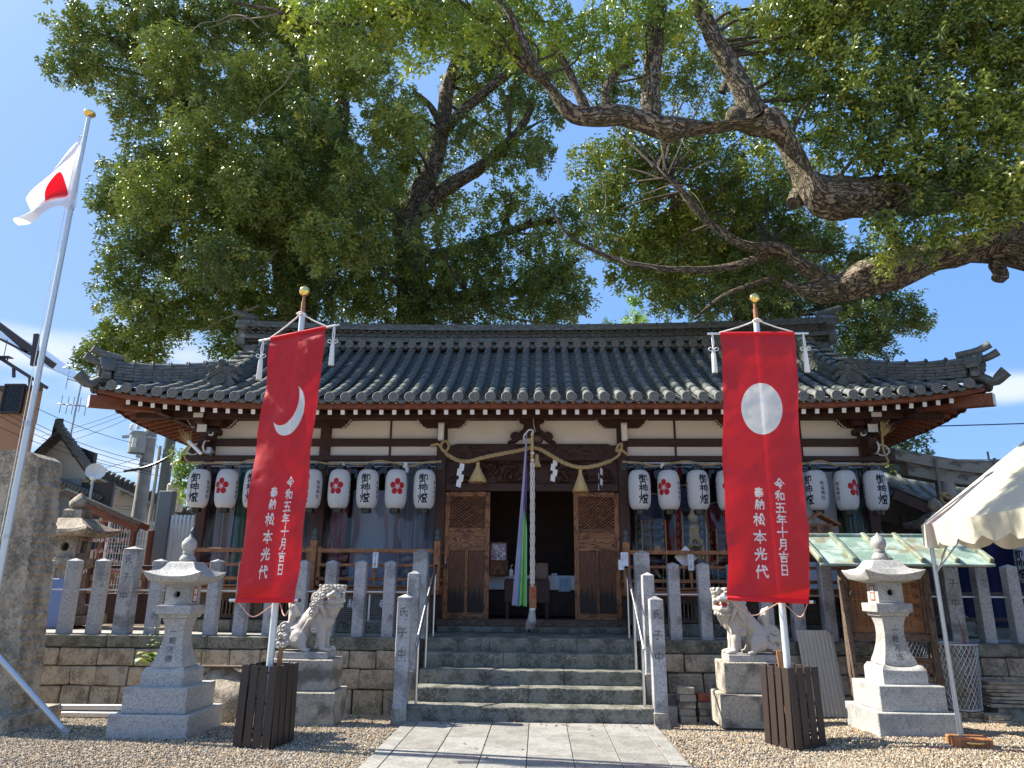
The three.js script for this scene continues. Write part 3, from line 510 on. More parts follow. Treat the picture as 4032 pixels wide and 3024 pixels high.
{
  const wave = []; for (let r = 0; r < 2; r++) for (let x = -5.55; x < 5.55; x += 0.115) { const g = clean(new THREE.TorusGeometry(0.036, 0.011, 5, 8, Math.PI)); if ((Math.round((x + 5.55) / 0.115) + r) % 2) g.rotateZ(Math.PI); g.scale(1.5, 1, 1.6); wave.push(g.translate(x, 6.15 + r * 0.08 + ridgeY(x) + ((Math.round((x + 5.55) / 0.115) + r) % 2 ? 0.03 : -0.005), CZ + 0.22)); }
  part('ridge_wave_tiles', wave, M.tile3, ridge).userData.kind = 'stuff';
  const capG = join([XF(clean(new THREE.CylinderGeometry(0.095, 0.095, 0.268, 12, 1, true, -Math.PI / 2, Math.PI)), 0, 0, 0), clean(new THREE.TorusGeometry(0.098, 0.012, 5, 12, Math.PI)).rotateY(Math.PI / 2).rotateZ(Math.PI / 2).rotateY(Math.PI / 2)].map((g, i) => (i ? clean(new THREE.TorusGeometry(0.098, 0.012, 5, 12, Math.PI)).rotateY(Math.PI / 2).translate(0.13, 0, 0) : g.rotateZ(Math.PI / 2).rotateX(Math.PI))));
  for (let i = 0; i < 42; i++) { const x = -5.6 + 0.135 + i * 0.268; const o = sub('ridge_cap', capG, tm(), ridge, x, 6.40 + ridgeY(x), CZ); o.rotation.z = (ridgeY(x + 0.13) - ridgeY(x - 0.13)) / 0.26; }
  for (let k = -22; k < 22; k++) sub('ridge_disc', discG, M.disc, ridge, (k + 0.5) * GB, 5.965 + 0.4 * ridgeY((k + 0.5) * GB), -12.98);
  for (let k = -22; k <= 22; k++) sub('ridge_lip', lipG, M.tile, ridge, k * GB, 5.945 + 0.4 * ridgeY(k * GB), -13.0);
}
function ogre(w, h, d) {   // end tile: shouldered plaque with two eave-like ledges, a boss and rolled sides
  const p = [[-0.5, 0], [0.5, 0], [0.56, 0.22], [0.42, 0.5], [0.5, 0.62], [0.3, 0.8], [0, 1.0], [-0.3, 0.8], [-0.5, 0.62], [-0.42, 0.5], [-0.56, 0.22]].map(([x, y]) => [x * w, y * h]);
  const roofs = [0.68, 0.84].map((y, i) => slabShape([[-0.62, y * h - 0.10], [-0.62, y * h - 0.03], [0, y * h + 0.12], [0.62, y * h - 0.03], [0.62, y * h - 0.10], [0, y * h + 0.05]].map(([x, yy]) => [x * w * (1 - i * 0.18), yy]), d * (1.5 + 0.3 * i), 0.006));
  return [slabShape(p, d, 0.01), ...roofs, XF(discG.clone(), 0, h * 0.38, d / 2 + 0.01)];
}
for (const s of [-1, 1]) {
  const e = part('ridge_end_tile', ogre(0.5, 0.62, 0.16).map((g) => XF(g, s * 5.7, 6.03, CZ, s * Math.PI / 2)), M.tile, hall);
  part('ridge_horn', [cyl(0.07, 0.06, 0.5, s * 5.78, 6.72, CZ, 14, 0, s * -1.25), ...[-1, 1].map((q) => cyl(0.05, 0.05, 0.3, s * 5.66, 6.52, CZ + q * 0.16, 12, 0, Math.PI / 2))], M.tile3, e);
  // verge tiles stepping down the gable edge
  const verge = []; for (let i = 0; i < 9; i++) { const t = 2.75 - i * 0.2, y = prof(t); verge.push(XF(coverG[2].clone().scale(1, 1, 0.3), s * (HIPX + 0.02), y + 0.03, EZ - t, s * Math.PI / 2)); verge.push(box(0.3, 0.05, 0.19, s * (HIPX), y - 0.03, EZ - t)); }
  part('verge_tiles', verge, M.tile, roof).userData.kind = 'stuff';
  // descending ridge
  const X = s * 5.05, dn = part('descending_ridge', [surf((u, v) => { const t = mix(0.74, 2.62, u); return V3(X + (v - 0.5) * 0.2, frontY(X, t) + 0.26, EZ - t); }, 12, 1), ...[-1, 1].map((q) => surf((u, v) => { const t = mix(0.74, 2.62, u); return V3(X + q * 0.1, frontY(X, t) + v * 0.26, EZ - t); }, 12, 1))], M.tile2, hall);
  for (let c = 0; c < 5; c++) { const g = []; for (let i = 0; i < 7; i++) { const t0 = 0.76 + i * 0.266 + (c % 2) * 0.1, t1 = Math.min(t0 + 0.26, 2.62); g.push(beam(V3(X, frontY(X, t0) + 0.045 + c * 0.048, EZ - t0), V3(X, frontY(X, t1) + 0.045 + c * 0.048, EZ - t1), 0.34 - c * 0.022, 0.04, 0.004)); } part('ridge_course', g, c % 2 ? M.tile3 : M.tile, dn); }
  for (let i = 0; i < 9; i++) { const t0 = 0.72 + i * 0.21, t1 = t0 + 0.225, o = new THREE.Mesh(coverG[i % 3], tm()); o.name = 'ridge_cap'; place(o, V3(X, frontY(X, t0) + 0.275, EZ - t0), V3(X, frontY(X, t1) + 0.255, EZ - t1)); o.scale.x *= 1.45; o.scale.y *= 1.2; dn.add(o); }
  const oy = frontY(X, 0.72), og = part('end_tile', ogre(0.4, 0.33, 0.1).map((g) => XF(g, X, oy + 0.02, EZ - 0.66)), M.tile3, dn);
  part('end_rolls', [[-0.17, 0.33], [0, 0.42], [0.17, 0.33]].flatMap(([x, y]) => [cyl(0.055, 0.055, 0.3, X + x, oy + y, EZ - 0.72, 14, Math.PI / 2), XF(discG.clone().scale(0.78, 0.78, 1), X + x, oy + y, EZ - 0.56)]), M.tile3, dn);
  // corner ridge out to the upturned eave tip
  const A = V3(s * 5.42, 0, -11.75), B = V3(s * 6.62, 0, -10.62), at = (u, dy) => { const p = A.clone().lerp(B, u), t = EZ - p.z; p.y = frontY(p.x, Math.max(0, t)) + dy + 0.06 * u * u; return p; };
  const cn = part('corner_ridge', [tube([at(0, 0.1), at(0.5, 0.1), at(1, 0.1)], 0.09, 6, 3)], M.tile2, hall);
  for (let c = 0; c < 5; c++) { const g = [], n = 6; for (let i = 0; i < n; i++) { const u0 = clamp((i - (c % 2) * 0.5) / n), u1 = clamp((i + 1 - (c % 2) * 0.5) / n - 0.004); if (u1 - u0 > 0.02) g.push(beam(at(u0, 0.05 + c * 0.052), at(u1, 0.05 + c * 0.052), 0.30 - c * 0.015, 0.046, 0.004)); } if (c % 2) g.push(beam(at(1 - 0.5 / n, 0.05 + c * 0.052), at(1, 0.05 + c * 0.052), 0.3 - c * 0.015, 0.046, 0.004)); part('ridge_course', g, c % 2 ? M.tile3 : M.tile, cn); }
  for (let i = 0; i < 6; i++) { const o = new THREE.Mesh(coverG[i % 3], tm()); o.name = 'ridge_cap'; place(o, at((i + 1.02) / 6, 0.30), at(i / 6, 0.285)); o.scale.x *= 1.3; cn.add(o); const k = sub('cap_joint', clean(new THREE.TorusGeometry(0.086, 0.016, 5, 10, Math.PI)), M.tile3, cn, 0, 0, 0); k.position.copy(at((i + 1) / 6, 0.305)); k.rotation.y = s * 0.815; }
  part('corner_end_tile', ogre(0.3, 0.34, 0.12).map((g) => { const p = at(1.06, 0.02); return XF(g, p.x, p.y, p.z, s * 0.815); }), M.tile3, cn);
  part('corner_horns', [[0, 0.42], [0.1, 0.30]].map(([o, y]) => tube([at(0.92, y - 0.01).add(V3(s * o, 0, -o * s * 0)), at(1.1, y + 0.02).add(V3(s * o, 0, 0)), at(1.2, y + 0.07).add(V3(s * o, 0, 0))], [0.055, 0.055, 0.06], 12, 3)), M.tile, cn);
  const tip = V3(s * 6.96, 4.60, -10.30); part('eave_tip_tile', [tube([at(0.85, 0.04), at(1.08, 0.03), V3(s * 6.82, 4.47, -10.42), tip], [0.07, 0.07, 0.075, 0.09], 14, 4)], M.tile3, cn);
}
// --- eaves: fascia, rafters, soffit ---
{
  const fas = (y0, y1, z, m, n, dx = 0) => part(n, [surf((u, v) => { const x = mix(-6.72 + dx, 6.72 - dx, u), r = riseX(x, 0); return V3(x, mix(y0, y1, v) + r, z); }, 40, 1, (u, v) => [v * 0.15, u * 13]), surf((u, v) => { const x = mix(-6.72 + dx, 6.72 - dx, u), r = riseX(x, 0); return V3(x, y0 + r, z - v * 0.12); }, 40, 1, (u, v) => [v * 0.15 + 3, u * 13]), surf((u, v) => { const x = mix(-6.72 + dx, 6.72 - dx, u), r = riseX(x, 0); return V3(x, mix(y0, y1, v) + r, z - 0.12); }, 40, 1)], m, hall);
  fas(4.10, 4.20, -10.475, M.woodR, 'eave_fascia');
  for (const s of [-1, 1]) part('eave_fascia', [surf((u, v) => { const zz = mix(-2.82, 2.82, u); return V3(s * 6.74, mix(4.10, 4.20, v) + riseZ(CZ + zz, 0), CZ - zz * s); }, 20, 1, (u, v) => [v * 0.15, u * 6])], M.woodR, hall);
  part('soffit', [surf((u, v) => { const z = mix(-10.5, -11.8, v), x = mix(-6.7, 6.7, u); return V3(x, 4.135 + riseX(x, 0) * (1 - v) + Math.min(-10.5 - z, Math.max(0, 6.72 - Math.abs(x))) * 0.28, z); }, 40, 4), ...[-1, 1].map((s) => surf((u, v) => { const x = mix(6.72, 5.3, v), zz = mix(-2.8, 2.8, u); return V3(s * x, 4.135 + riseZ(CZ + zz, 0) * (1 - v) + Math.min(6.72 - x, Math.max(0, 2.8 - Math.abs(zz))) * 0.28, CZ - zz * s); }, 20, 4))], M.wood, hall);
  const rg = uvM(cb(0.062, 0.072, 1, 0.004), false), tipG = box(0.062, 0.072, 0.004);
  for (let k = -32; k < 32; k++) { const x = (k + 0.5) * 0.199, r = riseX(x, 0), a = V3(x, 4.058 + r, -10.585), b = V3(x, 4.07 + r * 0.2 + 0.33, -11.85); if (Math.abs(x) > 5.5) b.lerp(a, clamp((Math.abs(x) - 5.5) / 1.1) * 0.85); const o = new THREE.Mesh(rg, M.wood); o.name = 'rafter'; place(o, a, b); o.castShadow = o.receiveShadow = true; hall.add(o); const c = new THREE.Mesh(tipG, M.white); c.name = 'rafter_cap'; c.position.z = 0.5 + 0.004 / o.scale.z; c.scale.z = 1 / o.scale.z; o.add(c); }
  for (const s of [-1, 1]) for (let k = -13; k < 14; k++) { const z = CZ + k * 0.199, r = riseZ(z, 0), a = V3(s * 6.62, 4.09 + r, z), b = V3(s * 5.35, 4.09 + r * 0.2 + 0.33, z); if (Math.abs(z - CZ) > 1.5) b.lerp(a, clamp((Math.abs(z - CZ) - 1.5) / 1.15) * 0.85); const o = new THREE.Mesh(rg, M.woodR); o.name = 'side_rafter'; place(o, a, b); o.castShadow = o.receiveShadow = true; hall.add(o); }
  for (const s of [-1, 1]) { const h = part('hip_rafter', [beam(V3(s * 6.79, 4.20, -10.42), V3(s * 5.3, 4.36, -11.85), 0.13, 0.19, 0.006)], M.woodR, hall); part('hip_rafter_cap', [beam(V3(s * 6.795, 4.20, -10.414), V3(s * 6.788, 4.2, -10.421), 0.12, 0.18)], M.white, h); }
  part('eave_purlin', [cbox(13.0, 0.15, 0.11, 0, 4.19, -11.28, 0.006), ...[-1, 1].map((s) => cbox(0.11, 0.15, 4.9, s * 5.92, 4.19, CZ, 0.006))], M.wood, hall);
}
// --- walls: pillars, beams, plaster ---
const WZ = -11.73;
for (const x of [-5.42, -3.46, -1.49, 1.49, 3.46, 5.42]) part('pillar', [cbox(0.165, 3.3, 0.165, x, 2.55, WZ - 0.02, 0.01, 0, 0, 0, 0)], M.wood, hall);
for (const s of [-1, 1]) for (const z of [-13.3, -14.87]) part('pillar', [cbox(0.165, 3.3, 0.165, s * 5.42, 2.55, z, 0.01)], M.wood, hall);
for (const s of [-1, 1]) {
  const b = (y0, y1, z, x0, x1, m, n, d = 0.1) => part(n, [cbox(x1 - x0, y1 - y0, d, s * (x0 + x1) / 2, (y0 + y1) / 2, z, 0.005, 0, 0, 0, 0, true)], m, hall);
  b(3.575, 3.752, WZ - 0.05, 1.575, 5.36, M.plaster, 'plaster_panel', 0.04); b(3.865, 4.25, WZ - 0.05, 1.575, 5.36, M.plaster, 'plaster_panel', 0.04);
  b(3.75, 3.868, WZ + 0.0, 1.573, 5.35, M.wood, 'tie_beam', 0.13); b(3.492, 3.578, WZ + 0.02, 1.573, 5.85, M.wood, 'head_beam', 0.15); b(3.462, 3.486, WZ + 0.0, 1.58, 5.33, M.white, 'white_strip', 0.05);
  b(4.19, 4.42, WZ - 0.0, 1.40, 5.6, M.wood, 'wall_plate', 0.12);
  for (const x of [2.37, 4.42]) part('wall_strut', [box(0.03, 0.34, 0.03, s * x, 4.03, WZ - 0.02), box(0.03, 0.18, 0.03, s * x, 3.665, WZ - 0.02)], M.wood, hall);
  // bracket arm over each pillar, scalloped white edge
  for (const [x, only] of [[1.49, 0], [3.46, 0], [5.42, -1]]) {
    const half = (q) => [[0.0, 4.2], [q * 0.42, 4.2], [q * 0.42, 4.175], [q * 0.375, 4.155], [q * 0.385, 4.125], [q * 0.335, 4.10], [q * 0.335, 4.075], [q * 0.28, 4.055], [0, 4.055]];
    const pts = [...half(1), ...half(-1).reverse().slice(1, -1)], a = part('bracket_arm', [slabShape(pts.map(([u, y]) => [u + s * x, y]), 0.1, 0.003).translate(0, 0, WZ + 0.03)], M.wood, hall);
    for (const q of [-1, 1]) part('bracket_edge', [tube([[0.425, 4.19], [0.42, 4.17], [0.38, 4.152], [0.388, 4.125], [0.34, 4.098], [0.34, 4.073], [0.285, 4.05]].map(([u, y]) => V3(s * x + q * u, y, WZ + 0.076)), 0.0075, 5, 2)], M.white, a);
  }
  // corner bracket stack with white-painted block ends and carved nosings
  const cx = s * 5.42, br = part('corner_bracket', [cbox(0.34, 0.1, 0.34, cx, 3.98, WZ + 0.08, 0.02), cbox(0.5, 0.12, 0.14, cx, 4.1, WZ + 0.22, 0.01), cbox(0.14, 0.12, 0.62, cx, 4.1, WZ + 0.25, 0.01), cbox(0.14, 0.2, 0.3, cx + s * 0.0, 3.75, WZ + 0.2, 0.02)], M.wood, hall);
  part('block_end', [cbox(0.16, 0.075, 0.012, cx, 4.155, WZ + 0.565, 0.003), cbox(0.155, 0.15, 0.012, cx + s * 0.01, 3.99, WZ + 0.37, 0.006, 0.01)], M.white, br);
  const nose = [[0, 0], [0.1, 0.06], [0.2, 0.03], [0.3, 0.1], [0.26, 0.2], [0.12, 0.24], [0, 0.2]];
  part('carved_nosing', [slabShape(nose.map(([u, y]) => [cx + s * (0.08 + u * 0.9), 3.56 + y * 0.9]), 0.11, 0.01).translate(0, 0, WZ), XF(slabShape(nose.map(([u, y]) => [u, y]), 0.11, 0.01), cx, 3.56, WZ + 0.08, -Math.PI / 2)], M.wood, br);
  part('nosing_edge', [tube(nose.slice(1, 6).map(([u, y]) => V3(cx + s * (0.09 + u * 0.9), 3.56 + y * 0.9, WZ + 0.06)), 0.014, 6, 4), tube(nose.slice(1, 6).map(([u, y]) => V3(cx + 0.058, 3.56 + y, WZ + 0.085 + u)), 0.016, 6, 4)], M.white, br);
  part('side_wall', [box(0.06, 3.2, 3.1, s * 5.42, 2.6, CZ)], M.wood, hall);
}
part('back_wall', [box(10.8, 3.3, 0.08, 0, 2.6, -14.87)], M.wood, hall);
part('ceiling', [box(10.9, 0.05, 3.2, 0, 4.33, CZ)], M.wood, hall);
part('interior_floor', [box(2.78, 0.06, 3.1, 0, 0.985, CZ), box(3.9, 0.06, 3.1, -3.45, 1.47, CZ), box(3.9, 0.06, 3.1, 3.45, 1.47, CZ)], M.wood, hall);
for (const s of [-1, 1]) part('partition', [box(0.05, 3.3, 3.0, s * 1.45, 2.65, CZ)], M.wood, hall);
// central bay
part('plaster_panel', [box(2.82, 0.43, 0.04, 0, 3.985, WZ - 0.05)], M.plaster, hall);
part('wall_plate', [cbox(2.82, 0.23, 0.12, 0, 4.305, WZ, 0.005)], M.wood, hall);
const carve = (w, h, amp, f, sd) => surf((u, v) => { const x = (u - 0.5) * w, y = v * h, e = sst(0, 0.04, u) * sst(0, 0.04, 1 - u) * sst(0, 0.1, v) * sst(0, 0.1, 1 - v); const a = fbm(u * 1, v * h / w, 8, 3, sd) * 9, n = Math.pow(Math.abs(Math.sin(a * 3.1 + Math.sin(x * f) * 1.5)), 0.7) * sst(0.3, 0.6, fbm(u, v * h / w, 16, 2, sd + 3)); return V3(x, y, amp * n * e); }, 200, Math.ceil(200 * h / w), (u, v) => [v * h, u * w]);
{ const b = part('rainbow_beam', [slabShape([[-1.405, 3.5], [1.405, 3.5], [1.405, 3.72], [1.25, 3.78], [-1.25, 3.78], [-1.405, 3.72]], 0.14, 0.012).translate(0, 0, WZ)], M.wood, hall); part('cloud_carving', [carve(2.5, 0.2, 0.02, 7, 301).translate(0, 3.55, WZ + 0.071)], M.wood, b); }
{ const b = part('transom_panel', [box(2.81, 0.38, 0.06, 0, 3.315, WZ - 0.04)], M.wood, hall); part('dragon_carving', [carve(2.75, 0.35, 0.05, 5, 401).translate(0, 3.14, WZ - 0.008)], M.wood, b); }
part('door_lintel', [cbox(2.81, 0.125, 0.12, 0, 3.063, WZ + 0.0, 0.006, 0, 0, 0, 0, true)], M.wood, hall);
{ // frog-leg strut
  const k = [[0, 4.2], [0.22, 4.2], [0.2, 4.13], [0.13, 4.1], [0.15, 4.02], [0.22, 3.97], [0.27, 3.99], [0.33, 3.96], [0.36, 3.9], [0.33, 3.85], [0.38, 3.83], [0.4, 3.8], [0.28, 3.8], [0.2, 3.86], [0.1, 3.88], [0, 3.9]], pts = [...k, ...k.slice(1, -1).reverse().map(([x, y]) => [-x, y])];
  const o = part('frog_leg_strut', [slabShape(pts, 0.12, 0.012).translate(0, 0, WZ + 0.02)], M.wood, hall);
  part('strut_edge', [-1, 1].map((q) => tube([[0.225, 4.19], [0.205, 4.13], [0.135, 4.1], [0.155, 4.02], [0.225, 3.975], [0.275, 3.995], [0.335, 3.965], [0.365, 3.9], [0.335, 3.855], [0.385, 3.835], [0.405, 3.8]].map(([x, y]) => V3(q * x, y, WZ + 0.05)), 0.007, 5, 3)), M.white, o);
}
// threshold and stone footing
part('threshold', [cbox(2.95, 0.1, 0.3, 0, 0.972, -11.62, 0.008, 0, 0, 0, 0, true)], M.woodG, hall);
part('footing_stone', [cbox(1.4, 0.085, 0.32, -0.75, 0.879, -11.6, 0.01, 0.006), cbox(1.5, 0.085, 0.32, 0.73, 0.879, -11.6, 0.01, 0.006)], M.step, hall);
// doors
const T_panel = canvasTex(256, 512, (c, w, h) => {   // cedar boards, weather-blackened from the foot up along the grain
  const im = c.createImageData(w, h); for (let j = 0; j < h; j++) for (let i = 0; i < w; i++) { const u = i / w, v = j / h, wv = fbm(u, v * 0.2, 6, 3, 501) * 0.5, r = Math.abs(((u + wv) * 13) % 1 * 2 - 1), f = fbm(u, v * 0.05, 100, 2, 503), edge = 0.62 + 0.3 * (fbm(u, 0.2, 14, 3, 505) - 0.5) + 0.16 * (f - 0.5), st = sst(edge - 0.03, edge + 0.12, v); let q = lerp3([0.47, 0.30, 0.17], [0.25, 0.135, 0.075], clamp(sst(0.3, 1, r) * 0.6 + f * 0.35)); q = lerp3(q, [0.13, 0.10, 0.085], st * 0.85); const o = (j * w + i) * 4; im.data[o] = q[0] * 255; im.data[o + 1] = q[1] * 255; im.data[o + 2] = q[2] * 255; im.data[o + 3] = 255; } c.putImageData(im, 0, 0);
});
const M_panel = mat({ r: 0.65 }); M_panel.map = T_panel;
for (const s of [-1, 1]) {
  const x0 = 0.675, x1 = 1.405, cx = s * (x0 + x1) / 2, w = x1 - x0, z = WZ + 0.0;
  const fr = (xx, yy, ww, hh, dd = 0.045, sw = false) => cbox(ww, hh, dd, cx + xx, yy, z, 0.004, 0, 0, 0, 0, sw);
  const d = part('sliding_door', [fr(-w / 2 + 0.04, 2.0, 0.08, 1.97), fr(w / 2 - 0.04, 2.0, 0.08, 1.97), fr(0, 2.955, w - 0.16, 0.08, 0.045, true), fr(0, 2.385, w - 0.16, 0.06, 0.045, true), fr(0, 2.085, w - 0.16, 0.06, 0.045, true), fr(0, 1.06, w - 0.16, 0.1, 0.045, true), fr(0, 1.58, 0.05, 0.95)], M.woodD, hall);
  part('upper_panel', [box(w - 0.16, 0.25, 0.015, cx, 2.235, z - 0.005, 0, 0, 0, true)], M.woodD, d);
  for (const q of [-1, 1]) { const pw = (w - 0.16 - 0.05) / 2, g = clean(new THREE.BoxGeometry(pw, 0.95, 0.015)); part('lower_panel', XF(g, cx + q * (pw / 2 + 0.025), 1.58, z - 0.006), M_panel, d); }
  const bars = []; for (let i = -9; i < 24; i++) for (const q of [-1, 1]) { // clipped diagonal lattice
    const X0 = -0.285, X1 = 0.285, Y0 = 2.415, Y1 = 2.915, sl = 0.72; let xa = X0 + i * 0.068, a = [], yb = q > 0 ? Y0 : Y1; let pa = [xa, yb], pb = [xa + 0.5 / sl, q > 0 ? Y1 : Y0]; const f = (x) => pa[1] + (x - pa[0]) * (pb[1] - pa[1]) / (pb[0] - pa[0]); const xs = Math.max(pa[0], X0), xe = Math.min(pb[0], X1); if (xe - xs < 0.02) continue; bars.push(beam(V3(cx + xs, f(xs), z + q * 0.006), V3(cx + xe, f(xe), z + q * 0.006), 0.010, 0.011)); }
  part('lattice', bars, M.woodD, d);
  part('door_pull', [cbox(0.012, 0.1, 0.01, cx + s * (w / 2 - 0.03), 1.9, z + 0.028, 0.003)], M.alu, d);
}
// veranda on both sides
for (const s of [-1, 1]) {
  const vx = (a, b) => s * (a + b) / 2, VZ = -11.0, R = (y, h, d, m, n) => part(n, [cbox(3.72, h, d, vx(1.45, 5.17), y, VZ, 0.005, 0, 0, 0, 0, true), cbox(0.06, h, 0.7, s * 1.42, y, -11.38, 0.005, 0, 0, 0, 0)], m, hall);
  part('veranda_floor', [cbox(4.1, 0.05, 0.76, vx(1.4, 5.5), 1.485, -11.35, 0.005, 0, 0, 0, 0, true)], M.woodL, hall);
  R(2.01, 0.06, 0.07, M.woodL, 'veranda_top_rail'); R(1.8, 0.045, 0.05, M.woodL, 'veranda_middle_rail'); R(1.6, 0.05, 0.06, M.woodL, 'veranda_low_rail');
  R(1.435, 0.1, 0.06, M.woodL, 'veranda_edge_beam');
  for (const x of [2.35, 4.25]) part('rail_baluster', [cbox(0.05, 0.4, 0.05, s * x, 1.8, VZ - 0.002, 0.004)], M.woodL, hall);
  for (const x of [1.41, 3.28, 5.17]) {
    const n = part('newel_post', [cbox(0.1, 0.72, 0.1, s * x, 1.80, VZ + 0.02, 0.008), ...(x > 2 && x < 4 ? [-1, 1].map((q) => cbox(0.05, 0.62, 0.06, s * x + q * 0.085, 1.76, VZ + 0.0, 0.005)) : [])], M.woodL, hall);
    part('newel_finial', [lathe([[0, 0.2], [0.008, 0.19], [0.024, 0.165], [0.04, 0.135], [0.042, 0.11], [0.03, 0.09], [0.022, 0.085], [0.034, 0.078], [0.034, 0.064], [0.046, 0.058], [0.048, 0.0], [0, 0]], 16, s * x, 2.155, VZ + 0.02)], M.verdigris, n);
  }
  // boarded skirt below the veranda with slatted vents
  const vents = s > 0 ? [2.15, 3.8, 4.65] : [3.8, 4.65], holes = (s > 0 ? vents : [2.4, ...vents]).map((x) => (x === 2.4 ? [1.93, 2.87, 1.0, 1.41] : [x - 0.225, x + 0.225, 1.08, 1.28])), cut = [1.5]; holes.forEach(([a]) => 0);
  const boards = []; let xl = 1.5; for (const [a2, b2, y0, y1] of holes) { boards.push([xl, a2, 1.02, 1.385]); if (y0 > 1.03) boards.push([a2, b2, 1.02, y0]); if (y1 < 1.38) boards.push([a2, b2, y1, 1.385]); xl = b2; } boards.push([xl, 5.4, 1.02, 1.385]);
  const sk = part('veranda_skirt', boards.map(([a2, b2, y0, y1]) => box(b2 - a2, y1 - y0, 0.03, s * (a2 + b2) / 2, (y0 + y1) / 2, -11.1)), M.woodG, hall);
  part('crawl_space_wall', [box(3.9, 0.5, 0.03, vx(1.5, 5.4), 1.22, -11.75), box(0.03, 0.5, 0.65, s * 1.5, 1.22, -11.43), box(0.03, 0.5, 0.65, s * 5.4, 1.22, -11.43)], M.woodG, hall);
  for (const x of [1.75, 3.1, 3.4, 4.22, 5.1]) part('skirt_post', [cbox(0.09, 0.38, 0.06, s * x, 1.2, -11.075, 0.004)], M.woodG, sk);
  for (const x of vents) for (let i = 0; i < 8; i++) part('vent_slat', box(0.022, 0.22, 0.02, s * x - 0.2 + i * 0.057, 1.18, -11.075), M.woodG, sk);
  for (let i = 0; i < 4; i++) part('base_stone', [cbox(0.97, 0.17, 0.3, s * (1.98 + i * 0.98), 0.92, -11.12, 0.012, 0.01)], M.step, hall);
}
{ // wire mesh panels with two raised white characters
  const f = part('mesh_frame', [cbox(1.0, 0.03, 0.03, -2.4, 1.41, -11.03, 0.003), cbox(1.0, 0.03, 0.03, -2.4, 0.99, -11.03, 0.003), ...[-2.9, -2.4, -1.9].map((x) => cbox(0.03, 0.39, 0.03, x, 1.2, -11.03, 0.003))], M.alu, hall), w = [];
  for (let i = 0; i < 38; i++) w.push(box(0.003, 0.39, 0.003, -2.885 + i * 0.0262, 1.2, -11.032)); for (let i = 0; i < 15; i++) w.push(box(0.98, 0.003, 0.003, -2.4, 1.015 + i * 0.026, -11.029));
  part('wire_mesh', w, M.galv, f).userData.kind = 'stuff';
  part('raised_character', [XF(kanjiGeo('奉', 0.13, 0.1, 12), -2.19, 1.31, -11.018)], M.white, f); part('raised_character', [XF(kanjiGeo('納', 0.13, 0.1, 12), -2.66, 1.31, -11.018)], M.white, f);
}
// clear vinyl sheets hung in the side bays, gathered at the pillars
for (const s of [-1, 1]) for (const [a, b] of [[1.58, 3.37], [3.55, 5.33]]) {
  part('vinyl_sheet', [surf((u, v) => { const e = Math.min(u, 1 - u), g = 1 - sst(0, 0.22, e), x = mix(a, b, u), w = 0.022 * g * Math.sin(u * 190 + 3 * Math.sin(v * 3)) + 0.03 * (fbm(u * 0.9, v * 0.8, 4, 3, 601 + a * 10 + s) - 0.5) + 0.012 * Math.sin(u * 17 + v * 4 * (u - 0.5)) + 0.02 * (1 - v) * Math.sin(v * 26 + u * 9) * sst(0.7, 1, 1 - v); return V3(s * x, mix(1.52, 3.47, v), -11.66 + w); }, 120, 24)], M.vinyl, hall);
  part('sheet_rail', [cyl(0.008, 0.008, b - a, s * (a + b) / 2, 3.4, -11.67, 8, 0, Math.PI / 2)], M.galv, hall);
}
// ================= things hung on the shrine =================
seed(303);
const lanternTex = canvasTex(1024, 512, (c, w, h) => {
  c.fillStyle = '#e9e8e4'; c.fillRect(0, 0, w, h);
  c.fillStyle = 'rgba(120,120,118,0.16)'; for (let y = 8; y < h; y += 14) c.fillRect(0, y, w, 3);
  c.fillStyle = 'rgba(250,250,246,0.9)'; for (let i = 0; i < 8; i++) c.fillRect(i * w / 8 + 60, 0, 4, h);
  c.fillStyle = '#15161c';
  [...'御神燈'].forEach((k, i) => drawKanji(c, k, 256 - 72, 62 + i * 130, 144, 12, 0.84));   // u = 0.25
  for (const u of [0.46, 0.96]) [...'阿保神社'].forEach((k, i) => drawKanji(c, k, u * w - 29, 150 + i * 62, 58, 12));
  const fx = 0.71 * w, fy = 235; c.fillStyle = '#c8141e';
  for (let i = 0; i < 5; i++) { const a = i * 1.2566; c.beginPath(); c.arc(fx + Math.sin(a) * 72, fy - Math.cos(a) * 72, 41, 0, 6.3); c.fill(); }
  for (let i = 0; i < 5; i++) { const a = i * 1.2566 + 0.628; c.save(); c.translate(fx, fy); c.rotate(a); c.fillRect(-4, -44, 8, 26); c.restore(); }
  c.beginPath(); c.arc(fx, fy, 20, 0, 6.3); c.fill(); c.fillStyle = '#e9e8e4'; c.beginPath(); c.arc(fx, fy, 16, 0, 6.3); c.fill();
});
const ribTex = canvasTex(8, 512, (c, w, h) => { for (let y = 0; y < h; y++) { const k = Math.round(255 * (0.5 + 0.5 * Math.cos(y / 14 * 6.283))); c.fillStyle = `rgb(${k},${k},${k})`; c.fillRect(0, y, w, 1); } });
const M_lantern = mat({ r: 0.75, transmission: 0.25, thickness: 0 }); M_lantern.map = lanternTex; M_lantern.bumpMap = ribTex; ribTex.colorSpace = THREE.NoColorSpace; M_lantern.bumpScale = 0.004;
const lanternBody = (() => { const p = []; for (let i = 0; i <= 26; i++) { const t = i / 26, e = Math.abs(2 * t - 1), r = 0.105 + 0.067 * Math.pow(1 - Math.pow(e, 3.4), 0.6); p.push([r, t * 0.6]); } const g = clean(new THREE.LatheGeometry(p.map(([a, b]) => new THREE.Vector2(a, b)), 40)); return g; })();
